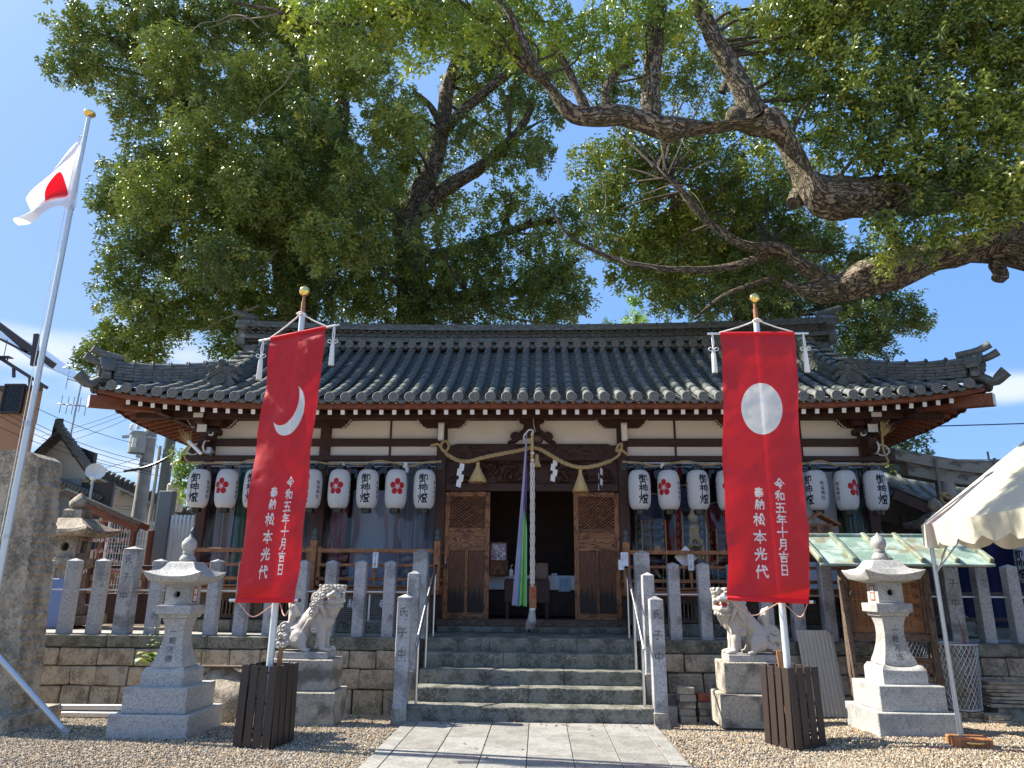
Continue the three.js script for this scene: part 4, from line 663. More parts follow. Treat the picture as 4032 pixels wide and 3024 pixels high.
function paperLantern(x, show, label, group) {
  const o = thing('paper_lantern', label, 'lantern', [x, 2.665, -11.23], 0, group);
  const b = part('body', lanternBody, M_lantern, o); b.rotation.y = show;
  part('top_cap', [lathe([[0.078, 0.6], [0.082, 0.67], [0.077, 0.67], [0.07, 0.6]], 24), lathe([[0, 0.64], [0.078, 0.64]], 24)], M.black, o);
  part('bottom_cap', [lathe([[0.08, 0.0], [0.076, -0.07], [0.07, -0.07], [0.07, 0.0]], 24), lathe([[0, -0.055], [0.072, -0.055]], 24)], M.black, o);
  part('hanger', [tube([V3(-0.07, 0.66, 0), V3(-0.045, 0.71, 0), V3(0, 0.74, 0), V3(0.045, 0.71, 0), V3(0.07, 0.66, 0)], 0.003, 5, 3)], M.galv, o);
  return o;
}
const ORD = ['first', 'second', 'third', 'fourth', 'fifth', 'sixth', 'seventh', 'eighth', 'ninth'];
// lathe u = 0 points to +x sin... turn so that u0 faces the viewer: body angle for texture fraction u
const face = (u) => -(u * Math.PI * 2) + 0;
{
  const W = 0.25, F = 0.71, N = 0.47, sp = (5.29 - 1.68) / 8;
  const left = [[0, W, 0], [1, F, 0.02], [2, W, 0], [3, F, 0.02], [4, W, 0.055], [5, F, 0.01], [6, W, 0.0], [7, F, -0.05], [8, W, 0]].map(([i, f, d]) => [-5.29 + i * sp, f, d]);
  const right = [[0, W, -0.04], [1, F, 0.10], [2, W, -0.06], [3, F, 0.0], [4, W, 0], [5, F, 0], [6, N, -0.04], [7, F, -0.07], [8, W, -0.02]].map(([i, f, d]) => [1.68 + i * sp, f, d]);
  for (const [set, who] of [[left, 'crescent banner'], [right, 'white disc banner']]) set.forEach(([x, f, d], i) => {
    const kind = f === F ? 'plum blossom' : 'lettered', k = set === left ? 8 - i : i, nth = ORD[k];
    paperLantern(x, face(f + d), `white ${kind} paper lantern, ${nth} from the doorway pillar on the ${who} side`, 'paper lanterns hung under the eave');
  });
}
// straw ropes
const along = (a, f, n) => { const o = []; for (let i = 0; i <= n; i++) o.push(f(i / n)); return o; };
const Q = (x, y, z) => P(1500 + x * 0.5877, 1200 + y * 0.5877, z);
{
  const o = thing('sacred_rope', 'thick twisted straw rope looped across the doorway above the open doors', 'rope');
  const pts = [[335, 945], [385, 935], [425, 985], [455, 950], [440, 915], [415, 920], [402, 950], [440, 1000], [510, 1040], [590, 1048], [680, 1025], [800, 1000], [930, 975], [1005, 958], [1060, 965], [1140, 1010], [1240, 1065], [1340, 1090], [1450, 1075], [1540, 1045], [1590, 1010], [1610, 965], [1612, 930], [1590, 940], [1578, 985], [1600, 970], [1655, 1005]].map(([x, y], i) => Q(x, y, -11.42 - (i === 3 || i === 4 ? 0.05 : 0) + (i > 8 && i < 19 ? 0.1 : 0)));
  part('main_rope', ropeGeo(pts.slice(0, 8), 0.024).concat(ropeGeo(pts.slice(7, 20), 0.034), ropeGeo(pts.slice(19), 0.022)), M.rope, o);
  const tassel = (x, y, h, w) => { const c = Q(x, y, -11.34), g = [sph(0.03, c.x, c.y - 0.03, c.z, 12), lathe([[0.028, -0.05], [0.03, -0.075], [w * 0.55, -h * 0.55], [w, -h], [0, -h + 0.02]], 20, c.x, c.y, c.z)]; for (let i = 0; i < 90; i++) { const a = i * 2.4, r = w * Math.sqrt(rnd()); g.push(beam(V3(c.x + Math.sin(a) * 0.02, c.y - 0.07, c.z + Math.cos(a) * 0.02), V3(c.x + Math.sin(a) * r * 1.1, c.y - h * rr(0.95, 1.08), c.z + Math.cos(a) * r * 1.1), 0.003, 0.003)); } part('tassel', g, M.straw, o); };
  tassel(650, 1050, 0.33, 0.14); tassel(1335, 1100, 0.36, 0.13); tassel(1045, 1000, 0.2, 0.06);
  const shide = (x, y, sc = 1, tw = 0) => { const c = Q(x, y, -11.36), g = []; let yy = 0, xx = 0; for (let i = 0; i < 4; i++) { g.push(XF(slabShape([[0, 0], [0.075, -0.02], [0.06, -0.13], [-0.015, -0.11]].map(([a, b]) => [a * sc, b * sc]), 0.0015), c.x + xx, c.y + yy, c.z + i * 0.004, tw + (i % 2 ? 0.25 : -0.15))); yy -= 0.088 * sc; xx += (i % 2 ? 0.03 : -0.035) * sc; } part('paper_streamer', g, M.paper, o); };
  shide(530, 1060); shide(1155, 1030, 0.95); shide(1470, 1090, 0.95, 1.1);
}
function sideRope(s) {
  const o = thing('lantern_rope', `thin twisted straw rope hung above the lanterns behind the ${s < 0 ? 'crescent banner' : 'white disc banner'}`, 'rope');
  const n = 16, pts = []; for (let i = 0; i <= n; i++) { const t = i / n; pts.push(V3(s * mix(1.45, 5.6, t), 3.44 - 0.05 * Math.abs(Math.sin(t * Math.PI * 4)) + 0.02 * Math.sin(i * 2.3), -11.40 + 0.01 * Math.sin(i * 1.7))); }
  if (s > 0) pts.push(V3(5.52, 3.6, -11.3), V3(5.5, 3.8, -11.25)); else pts.push(V3(-5.62, 3.56, -11.25), V3(-5.55, 3.66, -11.25));
  part('main_rope', ropeGeo(pts, 0.017), M.rope, o);
  const e = pts[pts.length - 1], br = []; for (let i = 0; i < 40; i++) br.push(beam(e, e.clone().add(V3(s * rr(-0.02, 0.2), rr(0.12, 0.3), rr(-0.08, 0.08))), 0.004, 0.004)); part('frayed_end', br, M.straw, o);
  for (const [x, t] of [[2.05, 0.3], [3.05, 0.9], [3.9, 0]]) { const g = []; for (let i = 0; i < 3; i++) g.push(XF(slabShape([[0, 0], [0.06, -0.015], [0.05, -0.1], [-0.01, -0.09]], 0.0015), s * x + (i % 2) * 0.03, 3.42 - i * 0.07, -11.36, t + i * 0.4)); part('paper_streamer', g, M.paper, o); }
}
sideRope(-1); sideRope(1);
// bell, bell rope, five-colour cloth
{
  const b = thing('shrine_bell', 'round bronze bell hanging under the eave above the bell rope', 'bell', [0.09, 3.66, -11.1]);
  const mb = mat({ c: [0.10, 0.065, 0.045], r: 0.5, metalness: 0.6 });
  part('shell', [lathe([[0, 0.2], [0.04, 0.195], [0.085, 0.165], [0.1, 0.115], [0.107, 0.108], [0.107, 0.092], [0.1, 0.085], [0.09, 0.04], [0.06, 0.008], [0, 0]], 24)], mb, b);
  part('slot', [box(0.14, 0.012, 0.02, 0, 0.022, 0.06)], M.dark, b); part('chain', [tube([V3(-0.02, 0.19, 0), V3(-0.05, 0.3, 0), V3(-0.06, 0.42, 0)], 0.008, 6, 3)], M.galv, b);
  const r = thing('bell_rope', 'long braided bell rope with wooden plaque and brush end hanging before the doors', 'bell rope');
  const top = Q(1015, 830, -11.02), x0 = top.x - 0.0; const gl = [];
  part('upper_rope', ropeGeo([V3(x0, 3.84, -11.02), V3(x0 - 0.005, 3.6, -11.01), V3(x0 - 0.005, 3.3, -11.0)], 0.024), M.straw, r);
  part('wrapped_band', [cyl(0.03, 0.03, 0.03, x0, 3.5, -11.0, 14), cyl(0.03, 0.03, 0.03, x0, 3.39, -11.0, 14)], M.cord, r);
  part('rope_core', [cyl(0.030, 0.026, 1.87, x0 - 0.002, 2.44, -11.0, 16)], mat({ c: [0.52, 0.40, 0.26], r: 0.9 }), r);
  for (let k = 0; k < 8; k++) { const q = []; for (let i = 0; i <= 60; i++) { const t = i / 60, a = (k % 4) / 4 * 6.283 + (k < 4 ? 1 : -1) * t * 17; q.push(V3(x0 + Math.cos(a) * 0.033, 3.35 - t * 1.8, -11.0 + Math.sin(a) * 0.033)); } part('netting_cord', tube(q, 0.006, 5, 1), M.cord, r); }
  const pq = part('plaque', [cbox(0.105, 0.33, 0.03, x0 + 0.005, 1.36, -11.0, 0.006)], M.woodL, r); [...'奉納'].forEach((c, i) => part('plaque_character', XF(kanjiGeo(c, 0.065, 0.08, 11), x0 + 0.02, 1.48 - i * 0.085, -10.983), mat({ c: [0.5, 0.06, 0.02], r: 0.8 }), pq));
  const br = [lathe([[0.03, 0], [0.045, -0.05], [0.06, -0.15], [0.065, -0.22], [0, -0.2]], 16, x0 - 0.005, 1.2, -11.0)]; for (let i = 0; i < 120; i++) { const a = i * 2.4, q = 0.075 * Math.sqrt(rnd()); br.push(beam(V3(x0 + Math.sin(a) * 0.03, 1.2, -11 + Math.cos(a) * 0.03), V3(x0 - 0.03 + Math.sin(a) * q, 1.2 - rr(0.2, 0.3), -11 + Math.cos(a) * q), 0.003, 0.003)); }
  part('brush', br, mat({ c: [0.42, 0.40, 0.37], r: 0.95 }), r); part('binding', [cyl(0.047, 0.047, 0.03, x0, 1.19, -11, 14)], M.cord, r);
  const c = thing('five_colour_cloth', 'long streamers of violet, blue, yellow and green cloth beside the bell rope', 'cloth');
  const cols = [['lavender_strip', [0.42, 0.38, 0.50], -0.250, 0.0, 0.075, 3.82], ['purple_strip', [0.13, 0.09, 0.26], -0.12, -0.03, 0.06, 3.80], ['blue_strip', [0.04, 0.36, 0.55], -0.195, 0.014, 0.055, 2.75], ['yellow_strip', [0.75, 0.62, 0.12], -0.158, 0.022, 0.032, 2.75], ['green_strip', [0.12, 0.55, 0.14], -0.130, 0.010, 0.05, 2.7], ['pale_green_strip', [0.28, 0.66, 0.26], -0.09, 0.02, 0.05, 2.6]];
  const tx = -0.075; cols.forEach(([n, col, bx0, dz, w1, topY], i) => {
    const w0 = 0.02, botY = 1.24 + [0, 0.02, -0.01, 0, 0.01, -0.01][i], ct = (t) => mix(tx, bx0, Math.pow(t, 1.15)), yTop = 3.84;
    part(n, [surf((u, v) => { const y = mix(topY, botY, v), t = (yTop - y) / (yTop - botY), w = mix(w0, w1, t) * (topY < 3 ? sst(0, 0.25, v) * 0.9 + 0.1 : 1), fold = 0.016 * t * Math.sin(u * 7 + i * 1.3 + t * 2); return V3(ct(t) + (u - 0.5) * w, y, -11.03 + dz * (0.3 + t) + fold); }, 12, 40)], mat({ t: T.cloth, c: col, r: 0.75, b: 0.0005 }), c);
  });
  part('tie', [tube([V3(-0.1, 3.80, -11.02), V3(-0.03, 3.87, -10.98), V3(0.03, 3.85, -11.0), V3(0.0, 3.78, -10.97)], 0.014, 7, 4), tube([V3(-0.09, 3.82, -10.99), V3(-0.12, 3.75, -10.98), V3(-0.10, 3.70, -10.98)], 0.012, 6, 3)], M.cord, c);
}
// flood lamps (unlit), camera, crest discs, corner tubes
{
  const lamp = (x, y, z, tilt, roll, label) => { const o = thing('flood_lamp', label, 'lamp', [x, y, z]); const h = part('housing', [cbox(0.1, 0.3, 0.05, 0, 0, 0, 0.012, 0, 0, tilt, roll)], mat({ c: [0.62, 0.62, 0.6], r: 0.5 }), o); part('lens', [XF(cb(0.078, 0.24, 0.008, 0.003), 0, 0.0, 0.027, 0, 0, 0)].map((g) => { uvM(g); g.rotateX(tilt); g.rotateZ(roll); return g; }), mat({ c: [0.75, 0.76, 0.74], r: 0.2 }), h); part('bracket', [cyl(0.012, 0.012, 0.22, 0, -0.1, -0.08, 8, 0.9)], M.verdigris, o); return o; };
  const a = Q(403, 850, -11.45), b = Q(1630, 850, -11.45);
  lamp(a.x, a.y, a.z, 0.35, -0.06, 'white flood lamp on the doorway pillar beside the crescent banner side'); lamp(b.x, b.y, b.z, 0.35, 0.06, 'white flood lamp on the doorway pillar beside the white disc banner side');
  const c = P(250 + 880 * 0.5877, 1150 + 1040 * 0.5877, -11.0); const o = thing('tube_lamp', 'slanting white tube lamp fixed under the eave corner near the utility poles', 'lamp', c.toArray()); part('tube', [XF(uvM(cb(0.32, 0.05, 0.06, 0.012)), 0, 0, 0, 0, 0, -0.72)], M.white, o); part('arm', [beam(V3(0.05, -0.06, 0), V3(-5.42 + 0.1 - c.x + 0.0, -0.02, -0.6), 0.02, 0.02)], M.galv, o);
  const d = P(250 + 975 * 0.5877, 1150 + 1062 * 0.5877, -11.45); const s = thing('sensor_box', 'small grey sensor box beside the slanting tube lamp', 'sensor', d.toArray()); part('case', [cbox(0.09, 0.12, 0.08, 0, 0, 0, 0.012)], M.galv, s); part('mount', [box(0.04, 0.05, 0.12, 0, 0, -0.1)], M.galv, s);
  for (const q of [-1, 1]) { const w = thing('security_camera', `round white security camera on the corner bracket behind the ${q < 0 ? 'crescent' : 'white disc'} banner`, 'camera', [q * 5.33, 3.92, -11.4]); part('base', [cyl(0.045, 0.045, 0.03, 0, 0, -0.1, 16, Math.PI / 2), cyl(0.02, 0.02, 0.1, 0, 0, -0.05, 10, Math.PI / 2)], M.white, w); part('lens', [cyl(0.035, 0.03, 0.05, q * -0.03, 0, 0.02, 16, Math.PI / 2)], M.black, w);
    for (const x of [1.5, 3.46]) { const k = thing('metal_crest', `round grey metal crest on the ${x < 2 ? 'doorway' : 'middle'} pillar of the ${q < 0 ? 'crescent' : 'white disc'} banner side`, 'crest', [q * x, 3.40, -11.63], 0, `metal crests on the ${q < 0 ? 'crescent' : 'white disc'} banner side`); part('disc', [cyl(0.062, 0.062, 0.015, 0, 0, 0, 20, Math.PI / 2)], M.verdigris, k); part('petals', [0, 1, 2, 3, 4].map((i) => sph(0.018, 0.032 * Math.sin(i * 1.2566), 0.032 * Math.cos(i * 1.2566), 0.006, 8)), M.verdigris, k); } }
}
// papers and signs on the rail
{
  const signT = canvasTex(64, 256, (c, w, h) => { c.fillStyle = '#f2f3ee'; c.fillRect(0, 0, w, h); c.strokeStyle = '#3b5a48'; c.lineWidth = 4; c.strokeRect(6, 6, w - 12, h - 12); c.fillStyle = '#1d2a24'; [...'防犯カメラ作動中'].forEach((k, i) => drawKanji(c, k, 18, 16 + i * 28, 27, 11)); });
  const sm = mat({ r: 0.5 }); sm.map = signT;
  const mk = (px, py, z, label) => { const p = P(px, py, z), o = thing('camera_notice', label, 'sign', p.toArray()); part('board', clean(new THREE.BoxGeometry(0.085, 0.23, 0.006)), sm, o); part('stake', [box(0.03, 0.34, 0.02, 0, -0.2, -0.014)], M.woodL, o); };
  mk(1478, 2205, -10.93, 'narrow white notice with vertical lettering on the rail behind the closed-mouth lion'); mk(2720, 2214, -10.93, 'narrow white notice with vertical lettering on the rail beside a tilted white paper');
  const pp = P(2700, 2195, -11.06); const w = thing('tilted_paper', 'square white paper tilted on the rail behind a narrow notice', 'paper', pp.toArray()); part('sheet', [box(0.24, 0.24, 0.004, 0, 0, 0, 0, 0, 0.75)], M.paper, w); part('string', [tube([V3(0.02, 0.02, 0.01), V3(0.03, 0.1, 0.02), V3(0.02, -0.15, 0.02)], 0.003, 5, 3)], M.rope, w);
  const np = P(2400 + 80 * 0.738, 1800 + 545 * 0.738, -10.9); const n = thing('pinned_paper', 'white printed sheets pinned to the newel beside the doorway', 'paper', np.toArray());
  const pt = canvasTex(128, 192, (c, w2, h2) => { c.fillStyle = '#dcdfe4'; c.fillRect(0, 0, w2, h2); c.fillStyle = '#8a8ea0'; for (let i = 0; i < 5; i++) c.fillRect(16 + i * 10, 20, 3, 120 - i * 9); c.fillStyle = '#7a3c6c'; for (let i = 0; i < 3; i++) c.fillRect(84, 30 + i * 24, 14, 14); }); const pm = mat({ r: 0.7 }); pm.map = pt;
  part('sheet', XF(clean(new THREE.BoxGeometry(0.11, 0.2, 0.003)), 0, 0, 0, -0.2), pm, n); part('sheet', [box(0.08, 0.14, 0.003, -0.05, -0.08, -0.02)], M.paper, n);
  const k = P(2400 + 1115 * 0.738, 1800 + 375 * 0.738, -10.6), h = thing('miniature_shrine_box', 'small gabled wooden box with two characters beyond the copper-roofed board', 'box', [k.x, k.y, k.z]);
  part('box', [cbox(0.36, 0.3, 0.16, 0, -0.1, 0, 0.006)], M.woodL, h); part('roof', [-1, 1].map((q) => cbox(0.34, 0.022, 0.24, q * 0.125, 0.115, 0, 0.004, 0, 0, 0, -q * 0.52)), M.woodL, h); ['厳', '阿'].forEach((c, i) => part('lettering', XF(kanjiGeo(c, 0.085, 0.1, 11), -0.09 + i * 0.17, 0.02, 0.081), M.ink, h)); part('post', [cbox(0.06, 1.5, 0.06, 0, -1.0, -0.02, 0.004)], M.woodL, h); h.children[3].position.y = 0;
}
// inside the open doorway
{
  const bx2 = thing('offering_box', 'dark wooden offering box on legs just inside the doorway', 'box', [-0.08, 1.015, -12.3]);
  part('box', [cbox(0.74, 0.36, 0.4, 0, 0.42, 0, 0.01)], M.wood, bx2); part('grille', [0, 1, 2, 3, 4, 5].map((i) => box(0.7, 0.02, 0.03, 0, 0.61, -0.16 + i * 0.064)), M.wood, bx2); for (const sx of [-1, 1]) for (const sz of [-1, 1]) part('leg', [cbox(0.05, 0.25, 0.05, sx * 0.32, 0.125, sz * 0.15, 0.004)], M.wood, bx2);
  const tb = thing('offering_table', 'low table under a white cloth inside the doorway', 'table', [0, 1.015, -13.05]); part('cloth', [cbox(1.6, 0.24, 0.5, 0, 0.56, 0, 0.01)], M.paper, tb); part('frame', [cbox(1.5, 0.42, 0.42, 0, 0.22, 0, 0.01)], M.wood, tb);
  const poster = (name, label, x, y, z, w, h, paint, fr) => { const o = thing(name, label, 'picture', [x, y, z]); const m = mat({ r: 0.25 }); m.map = canvasTex(128, 128, paint); part('print', XF(clean(new THREE.BoxGeometry(w, h, 0.01)), 0, 0, 0, 0, -0.12), m, o); if (fr) part('frame', [[0, h / 2, w + 0.03, 0.025], [0, -h / 2, w + 0.03, 0.025], [-w / 2, 0, 0.025, h], [w / 2, 0, 0.025, h]].map(([a, b, c, d]) => XF(box(c, d, 0.025, a, b, 0.004), 0, 0, 0, 0, -0.12)), fr, o); return o; };
  const e = (x, y, z) => P(1700 + x * 0.603, 1600 + y * 0.603, z); let p = e(437, 950, -12.7);
  poster('framed_print', 'framed pink and white print standing beside the offering box', p.x, p.y, p.z, 0.27, 0.31, (c, w, h) => { c.fillStyle = '#c8a9b4'; c.fillRect(0, 0, w, h); c.fillStyle = '#efe7df'; for (let i = 0; i < 9; i++) { c.beginPath(); c.arc(25 + (i * 41) % 90, 20 + (i * 29) % 95, 8 + i % 4 * 3, 0, 6.3); c.fill(); } c.fillStyle = '#a4302c'; for (let i = 0; i < 5; i++) { c.beginPath(); c.arc(20 + i * 22, 96 + (i % 2) * 10, 7, 0, 6.3); c.fill(); } }, M.woodD);
  p = e(440, 1060, -12.72); const cr = thing('wooden_case', 'small wooden case under the framed print', 'box', p.toArray()); part('case', [cbox(0.32, 0.23, 0.2, 0, 0, 0, 0.008)], M.woodD, cr); part('lid', [cbox(0.34, 0.02, 0.22, 0, 0.125, 0, 0.004)], M.woodD, cr); part('foot', [box(0.2, 0.02, 0.15, 0, -0.12, 0)], M.woodD, cr);
  p = e(717, 1075, -12.6); poster('wooden_plaque', 'small wooden plaque with faded writing on the offering box', p.x, p.y, p.z, 0.2, 0.24, (c, w, h) => { c.fillStyle = '#8a5b3a'; c.fillRect(0, 0, w, h); c.fillStyle = '#5c2a1c'; for (let i = 0; i < 3; i++) for (let j = 0; j < 5; j++) c.fillRect(28 + i * 30, 20 + j * 19, 9, 12); }, M.woodD);
  p = e(866, 1160, -12.78); poster('blue_notice', 'pale blue printed notice hanging on the white table cloth', p.x, p.y, p.z, 0.2, 0.25, (c, w, h) => { c.fillStyle = '#9fb3c4'; c.fillRect(0, 0, w, h); c.fillStyle = '#4a5a68'; for (let i = 0; i < 6; i++) c.fillRect(20 + i * 15, 18, 4, 90 - (i % 3) * 14); });
  p = e(800, 1102, -12.9); poster('small_card', 'small white card standing on the white table cloth', p.x, p.y, p.z, 0.1, 0.06, (c, w, h) => { c.fillStyle = '#d9dbd6'; c.fillRect(0, 0, w, h); c.fillStyle = '#777'; for (let i = 0; i < 4; i++) c.fillRect(20, 24 + i * 24, 88, 5); });
  p = e(518, 1085, -12.55); const bt = thing('sanitizer_bottle', 'white pump bottle beside the offering box', 'bottle', [p.x, p.y - 0.06, p.z]); part('bottle', [lathe([[0, 0], [0.035, 0], [0.036, 0.09], [0.02, 0.115], [0.012, 0.12], [0, 0.12]], 16)], M.white, bt); part('pump', [cyl(0.005, 0.005, 0.06, 0, 0.15, 0, 8), cyl(0.006, 0.006, 0.04, 0.015, 0.18, 0, 8, 0, Math.PI / 2)], M.white, bt);
}
// behind the vinyl: drapes on one side, stacked chairs and a pale screen on the other
{
  seed(311);
  const drape = (x0, x1, z, col, label) => { const o = one('hanging_drape', [surf((u, v) => V3(mix(x0, x1, u) + 0.02 * Math.sin(v * 3 + u * 5), mix(1.5, 3.45, v), z + 0.035 * Math.sin(u * (x1 - x0) * 42 + Math.sin(v * 2) * 0.7)), 60, 8)], mat({ t: T.cloth, c: col, r: 0.8, b: 0.0005 }), label, 'curtain'); return o; };
  drape(-5.28, -4.95, -11.9, [0.22, 0.22, 0.23], 'grey drape behind the vinyl nearest the corner pillar'); drape(-4.95, -4.6, -11.92, [0.05, 0.14, 0.11], 'dark green drape behind the vinyl beside the grey drape'); drape(-4.6, -4.1, -11.95, [0.22, 0.09, 0.13], 'wine red drape behind the vinyl between dark drapes'); drape(-4.1, -3.6, -11.97, [0.16, 0.13, 0.13], 'brown drape behind the vinyl near the middle pillar');
  drape(-3.35, -3.05, -11.92, [0.20, 0.03, 0.05], 'crimson drape behind the vinyl on the doorway side'); drape(-2.25, -1.6, -12.05, [0.18, 0.20, 0.24], 'blue grey drape behind the vinyl next to the doorway pillar');
  one('pale_partition', [cbox(0.9, 1.6, 0.04, -2.65, 2.3, -12.4, 0.01)], mat({ c: [0.30, 0.34, 0.40], r: 0.7 }), 'pale blue grey partition panel seen through the vinyl', 'panel');
  const w = thing('white_screen', 'white framed screen panel behind the vinyl at the corner', 'panel', [4.45, 1.5, -12.2]); part('panel', [cbox(1.2, 1.9, 0.04, 0, 0.95, 0, 0.01)], M.white, w); part('frame', [cbox(0.05, 1.9, 0.06, 0.2, 0.95, 0.012, 0.005), cbox(1.2, 0.05, 0.06, 0, 0.5, 0.012, 0.005)], M.galv, w);
  one('hanging_drape', [surf((u, v) => V3(mix(5.02, 5.3, u), mix(1.5, 3.45, v), -11.85 + 0.03 * Math.sin(u * 14)), 20, 6)], mat({ t: T.cloth, c: [0.03, 0.10, 0.07], r: 0.8 }), 'bottle green drape beside the white screen panel', 'curtain');
  const cf = mat({ c: [0.035, 0.045, 0.085], r: 0.8 }), gf = mat({ c: [0.45, 0.32, 0.16], r: 0.4, metalness: 0.7 }), rf = mat({ c: [0.12, 0.02, 0.025], r: 0.8 });
  const chair = (m, label, g) => { const o = thing('stacked_chair', label, 'chair', [0, 0, 0], 0, g); const back = [[-0.2, 0], [0.2, 0], [0.22, 0.3], [0.17, 0.42], [-0.17, 0.42], [-0.22, 0.3]]; part('backrest', [XF(slabShape(back, 0.04, 0.008), 0, 0.42, -0.2, 0, -0.12)], m, o); part('back_frame', [tube(back.slice(1).map(([x, y]) => V3(x * 1.06, 0.42 + y * 1.02, -0.18 - y * 0.12)).concat([V3(-0.212, 0.42, -0.18)]), 0.011, 6, 3)], gf, o); part('seat', [cbox(0.42, 0.06, 0.42, 0, 0.42, 0, 0.02)], m, o); for (const sx of [-1, 1]) for (const sz of [-1, 1]) part('leg', [cyl(0.01, 0.01, 0.4, sx * 0.19, 0.2, sz * 0.18, 8)], gf, o); return o; };
  const A = chair(cf, 'dark blue gold-framed chair in the stacks behind the vinyl', 'dark blue stacked chairs'), B = chair(rf, 'dark red gold-framed chair stacked behind the vinyl', 'dark red stacked chairs'); let fa = true, fb = true;
  for (const [x, z, n, red] of [[1.98, -12.2, 6, 0], [2.62, -12.15, 7, 0], [3.2, -12.3, 5, 1]]) for (let i = 0; i < n; i++) { const y = 1.5 + i * 0.135, zz = z + i * 0.02; const lb = `dark ${red ? 'red' : 'blue'} gold-framed chair, ${ORD[i]} up in ${red ? 'the red stack' : n === 6 ? 'the stack beside the doorway pillar' : 'the middle stack'} behind vinyl`; if (red) { if (fb) { B.position.set(x, y, zz); B.userData.label = lb; fb = false; } else dup(B, [x, y, zz], 0, lb); } else if (fa) { A.position.set(x, y, zz); A.userData.label = lb; fa = false; } else dup(A, [x, y, zz], 0, lb); }
}
// ================= stone lanterns =================
seed(404);
function stoneLantern(x, z, y, label, m = M.granite) {
  const o = thing('stone_lantern', label, 'stone lantern', [x, y, z]);
  part('lower_base', [cbox(0.84, 0.25, 0.84, 0, 0.105, 0, 0.008)], m, o); part('middle_base', [cbox(0.68, 0.25, 0.68, 0, 0.355, 0, 0.008)], m, o);
  part('plinth', [loft([[0.48, 0.23], [0.61, 0.23], [0.617, 0.227, 0.012], [0.635, 0.2, 0.035], [0.652, 0.165, 0.02], [0.655, 0.15], [0.656, 0.1]], 4, 10)], m, o);
  const sh = part('shaft', [loft([[0.655, 0.165], [0.67, 0.172], [0.70, 0.168], [0.78, 0.140], [0.88, 0.115], [0.98, 0.104], [1.07, 0.108], [1.13, 0.122], [1.155, 0.132], [1.165, 0.128]], 4, 2)], m, o);
  [...'一粒万倍'].forEach((c, i) => { const yy = 1.06 - i * 0.092, prof2 = [[0.70, 0.168], [0.78, 0.140], [0.88, 0.115], [0.98, 0.104], [1.07, 0.108]]; const at = (q) => { for (let k = 0; k + 1 < prof2.length; k++) if (q <= prof2[k + 1][0]) return mix(prof2[k][1], prof2[k + 1][1], clamp((q - prof2[k][0]) / (prof2[k + 1][0] - prof2[k][0]))); return 0.108; }; const a = at(yy - 0.065), b = at(yy); part('carved_character', XF(kanjiGeo(c, 0.074, 0.09, 11), 0, 0, 0.003).rotateX(Math.atan2(b - a, 0.065)).translate(0, yy, b + 0.002), M.engraved, sh); });
  part('platform', [loft([[1.165, 0.15], [1.20, 0.165], [1.21, 0.19], [1.29, 0.192], [1.30, 0.187]], 4, 2)], m, o);
  const circ = (r, y) => { const q = []; for (let i = 0; i < 20; i++) q.push([Math.cos(i / 20 * 6.2832) * r, y + Math.sin(i / 20 * 6.2832) * r]); return q; }, sq = [[-0.135, 1.3], [0.135, 1.3], [0.135, 1.52], [-0.135, 1.52]];
  const fb = part('fire_box', [-1, 1].map((q) => slabShape(sq, 0.05, 0, [circ(0.034, 1.415)]).translate(0, 0, q * 0.11)).concat([-1, 1].map((q) => XF(slabShape([[-0.085, 1.3], [0.085, 1.3], [0.085, 1.52], [-0.085, 1.52]], 0.05, 0, [[[-0.045, 1.335], [0.045, 1.335], [0.045, 1.485], [-0.045, 1.485]]]), q * 0.11, 0, 0, Math.PI / 2))), m, o);
  part('round_window', [XF(clean(new THREE.TorusGeometry(0.05, 0.010, 8, 20)), 0, 1.415, 0.136)], m, fb);
  for (const s of [-1, 1]) { part('lattice_frame', [[0, 0.075, 0.1, 0.014], [0, -0.075, 0.1, 0.014], [-0.045, 0, 0.014, 0.15], [0.045, 0, 0.014, 0.15], [0, 0, 0.09, 0.012], [0, 0, 0.012, 0.15]].map(([a, b, c, d]) => box(0.008, d, c, s * 0.138, 1.41 + b, a)), mat({ c: [0.30, 0.11, 0.06], r: 0.7 }), fb); part('window_pane', [box(0.004, 0.14, 0.085, s * 0.1365, 1.41, 0)], M.paper, fb); }
  part('roof', [loft([[1.515, 0.15], [1.54, 0.25, 0.02, 0.025], [1.57, 0.275, 0.05, 0.035], [1.605, 0.285, 0.055, 0.04], [1.625, 0.26, 0.035, 0.025], [1.665, 0.205, 0.012], [1.71, 0.17], [1.75, 0.15], [1.765, 0.13], [1.767, 0.08]], 4, 12)], m, o);
  part('jewel', [lathe([[0, 2.075], [0.008, 2.07], [0.018, 2.045], [0.045, 2.03], [0.078, 1.985], [0.082, 1.945], [0.068, 1.905], [0.052, 1.885], [0.06, 1.878], [0.062, 1.862], [0.05, 1.85], [0.068, 1.835], [0.086, 1.80], [0.09, 1.765], [0, 1.765]], 28)], m, o);
  return o;
}
stoneLantern(-3.875, -8.24, -0.02, 'pale granite lantern with carved shaft in front of the round rocks and green plant');
stoneLantern(3.99, -8.52, 0.06, 'pale granite lantern with carved shaft standing before the copper-roofed notice board');
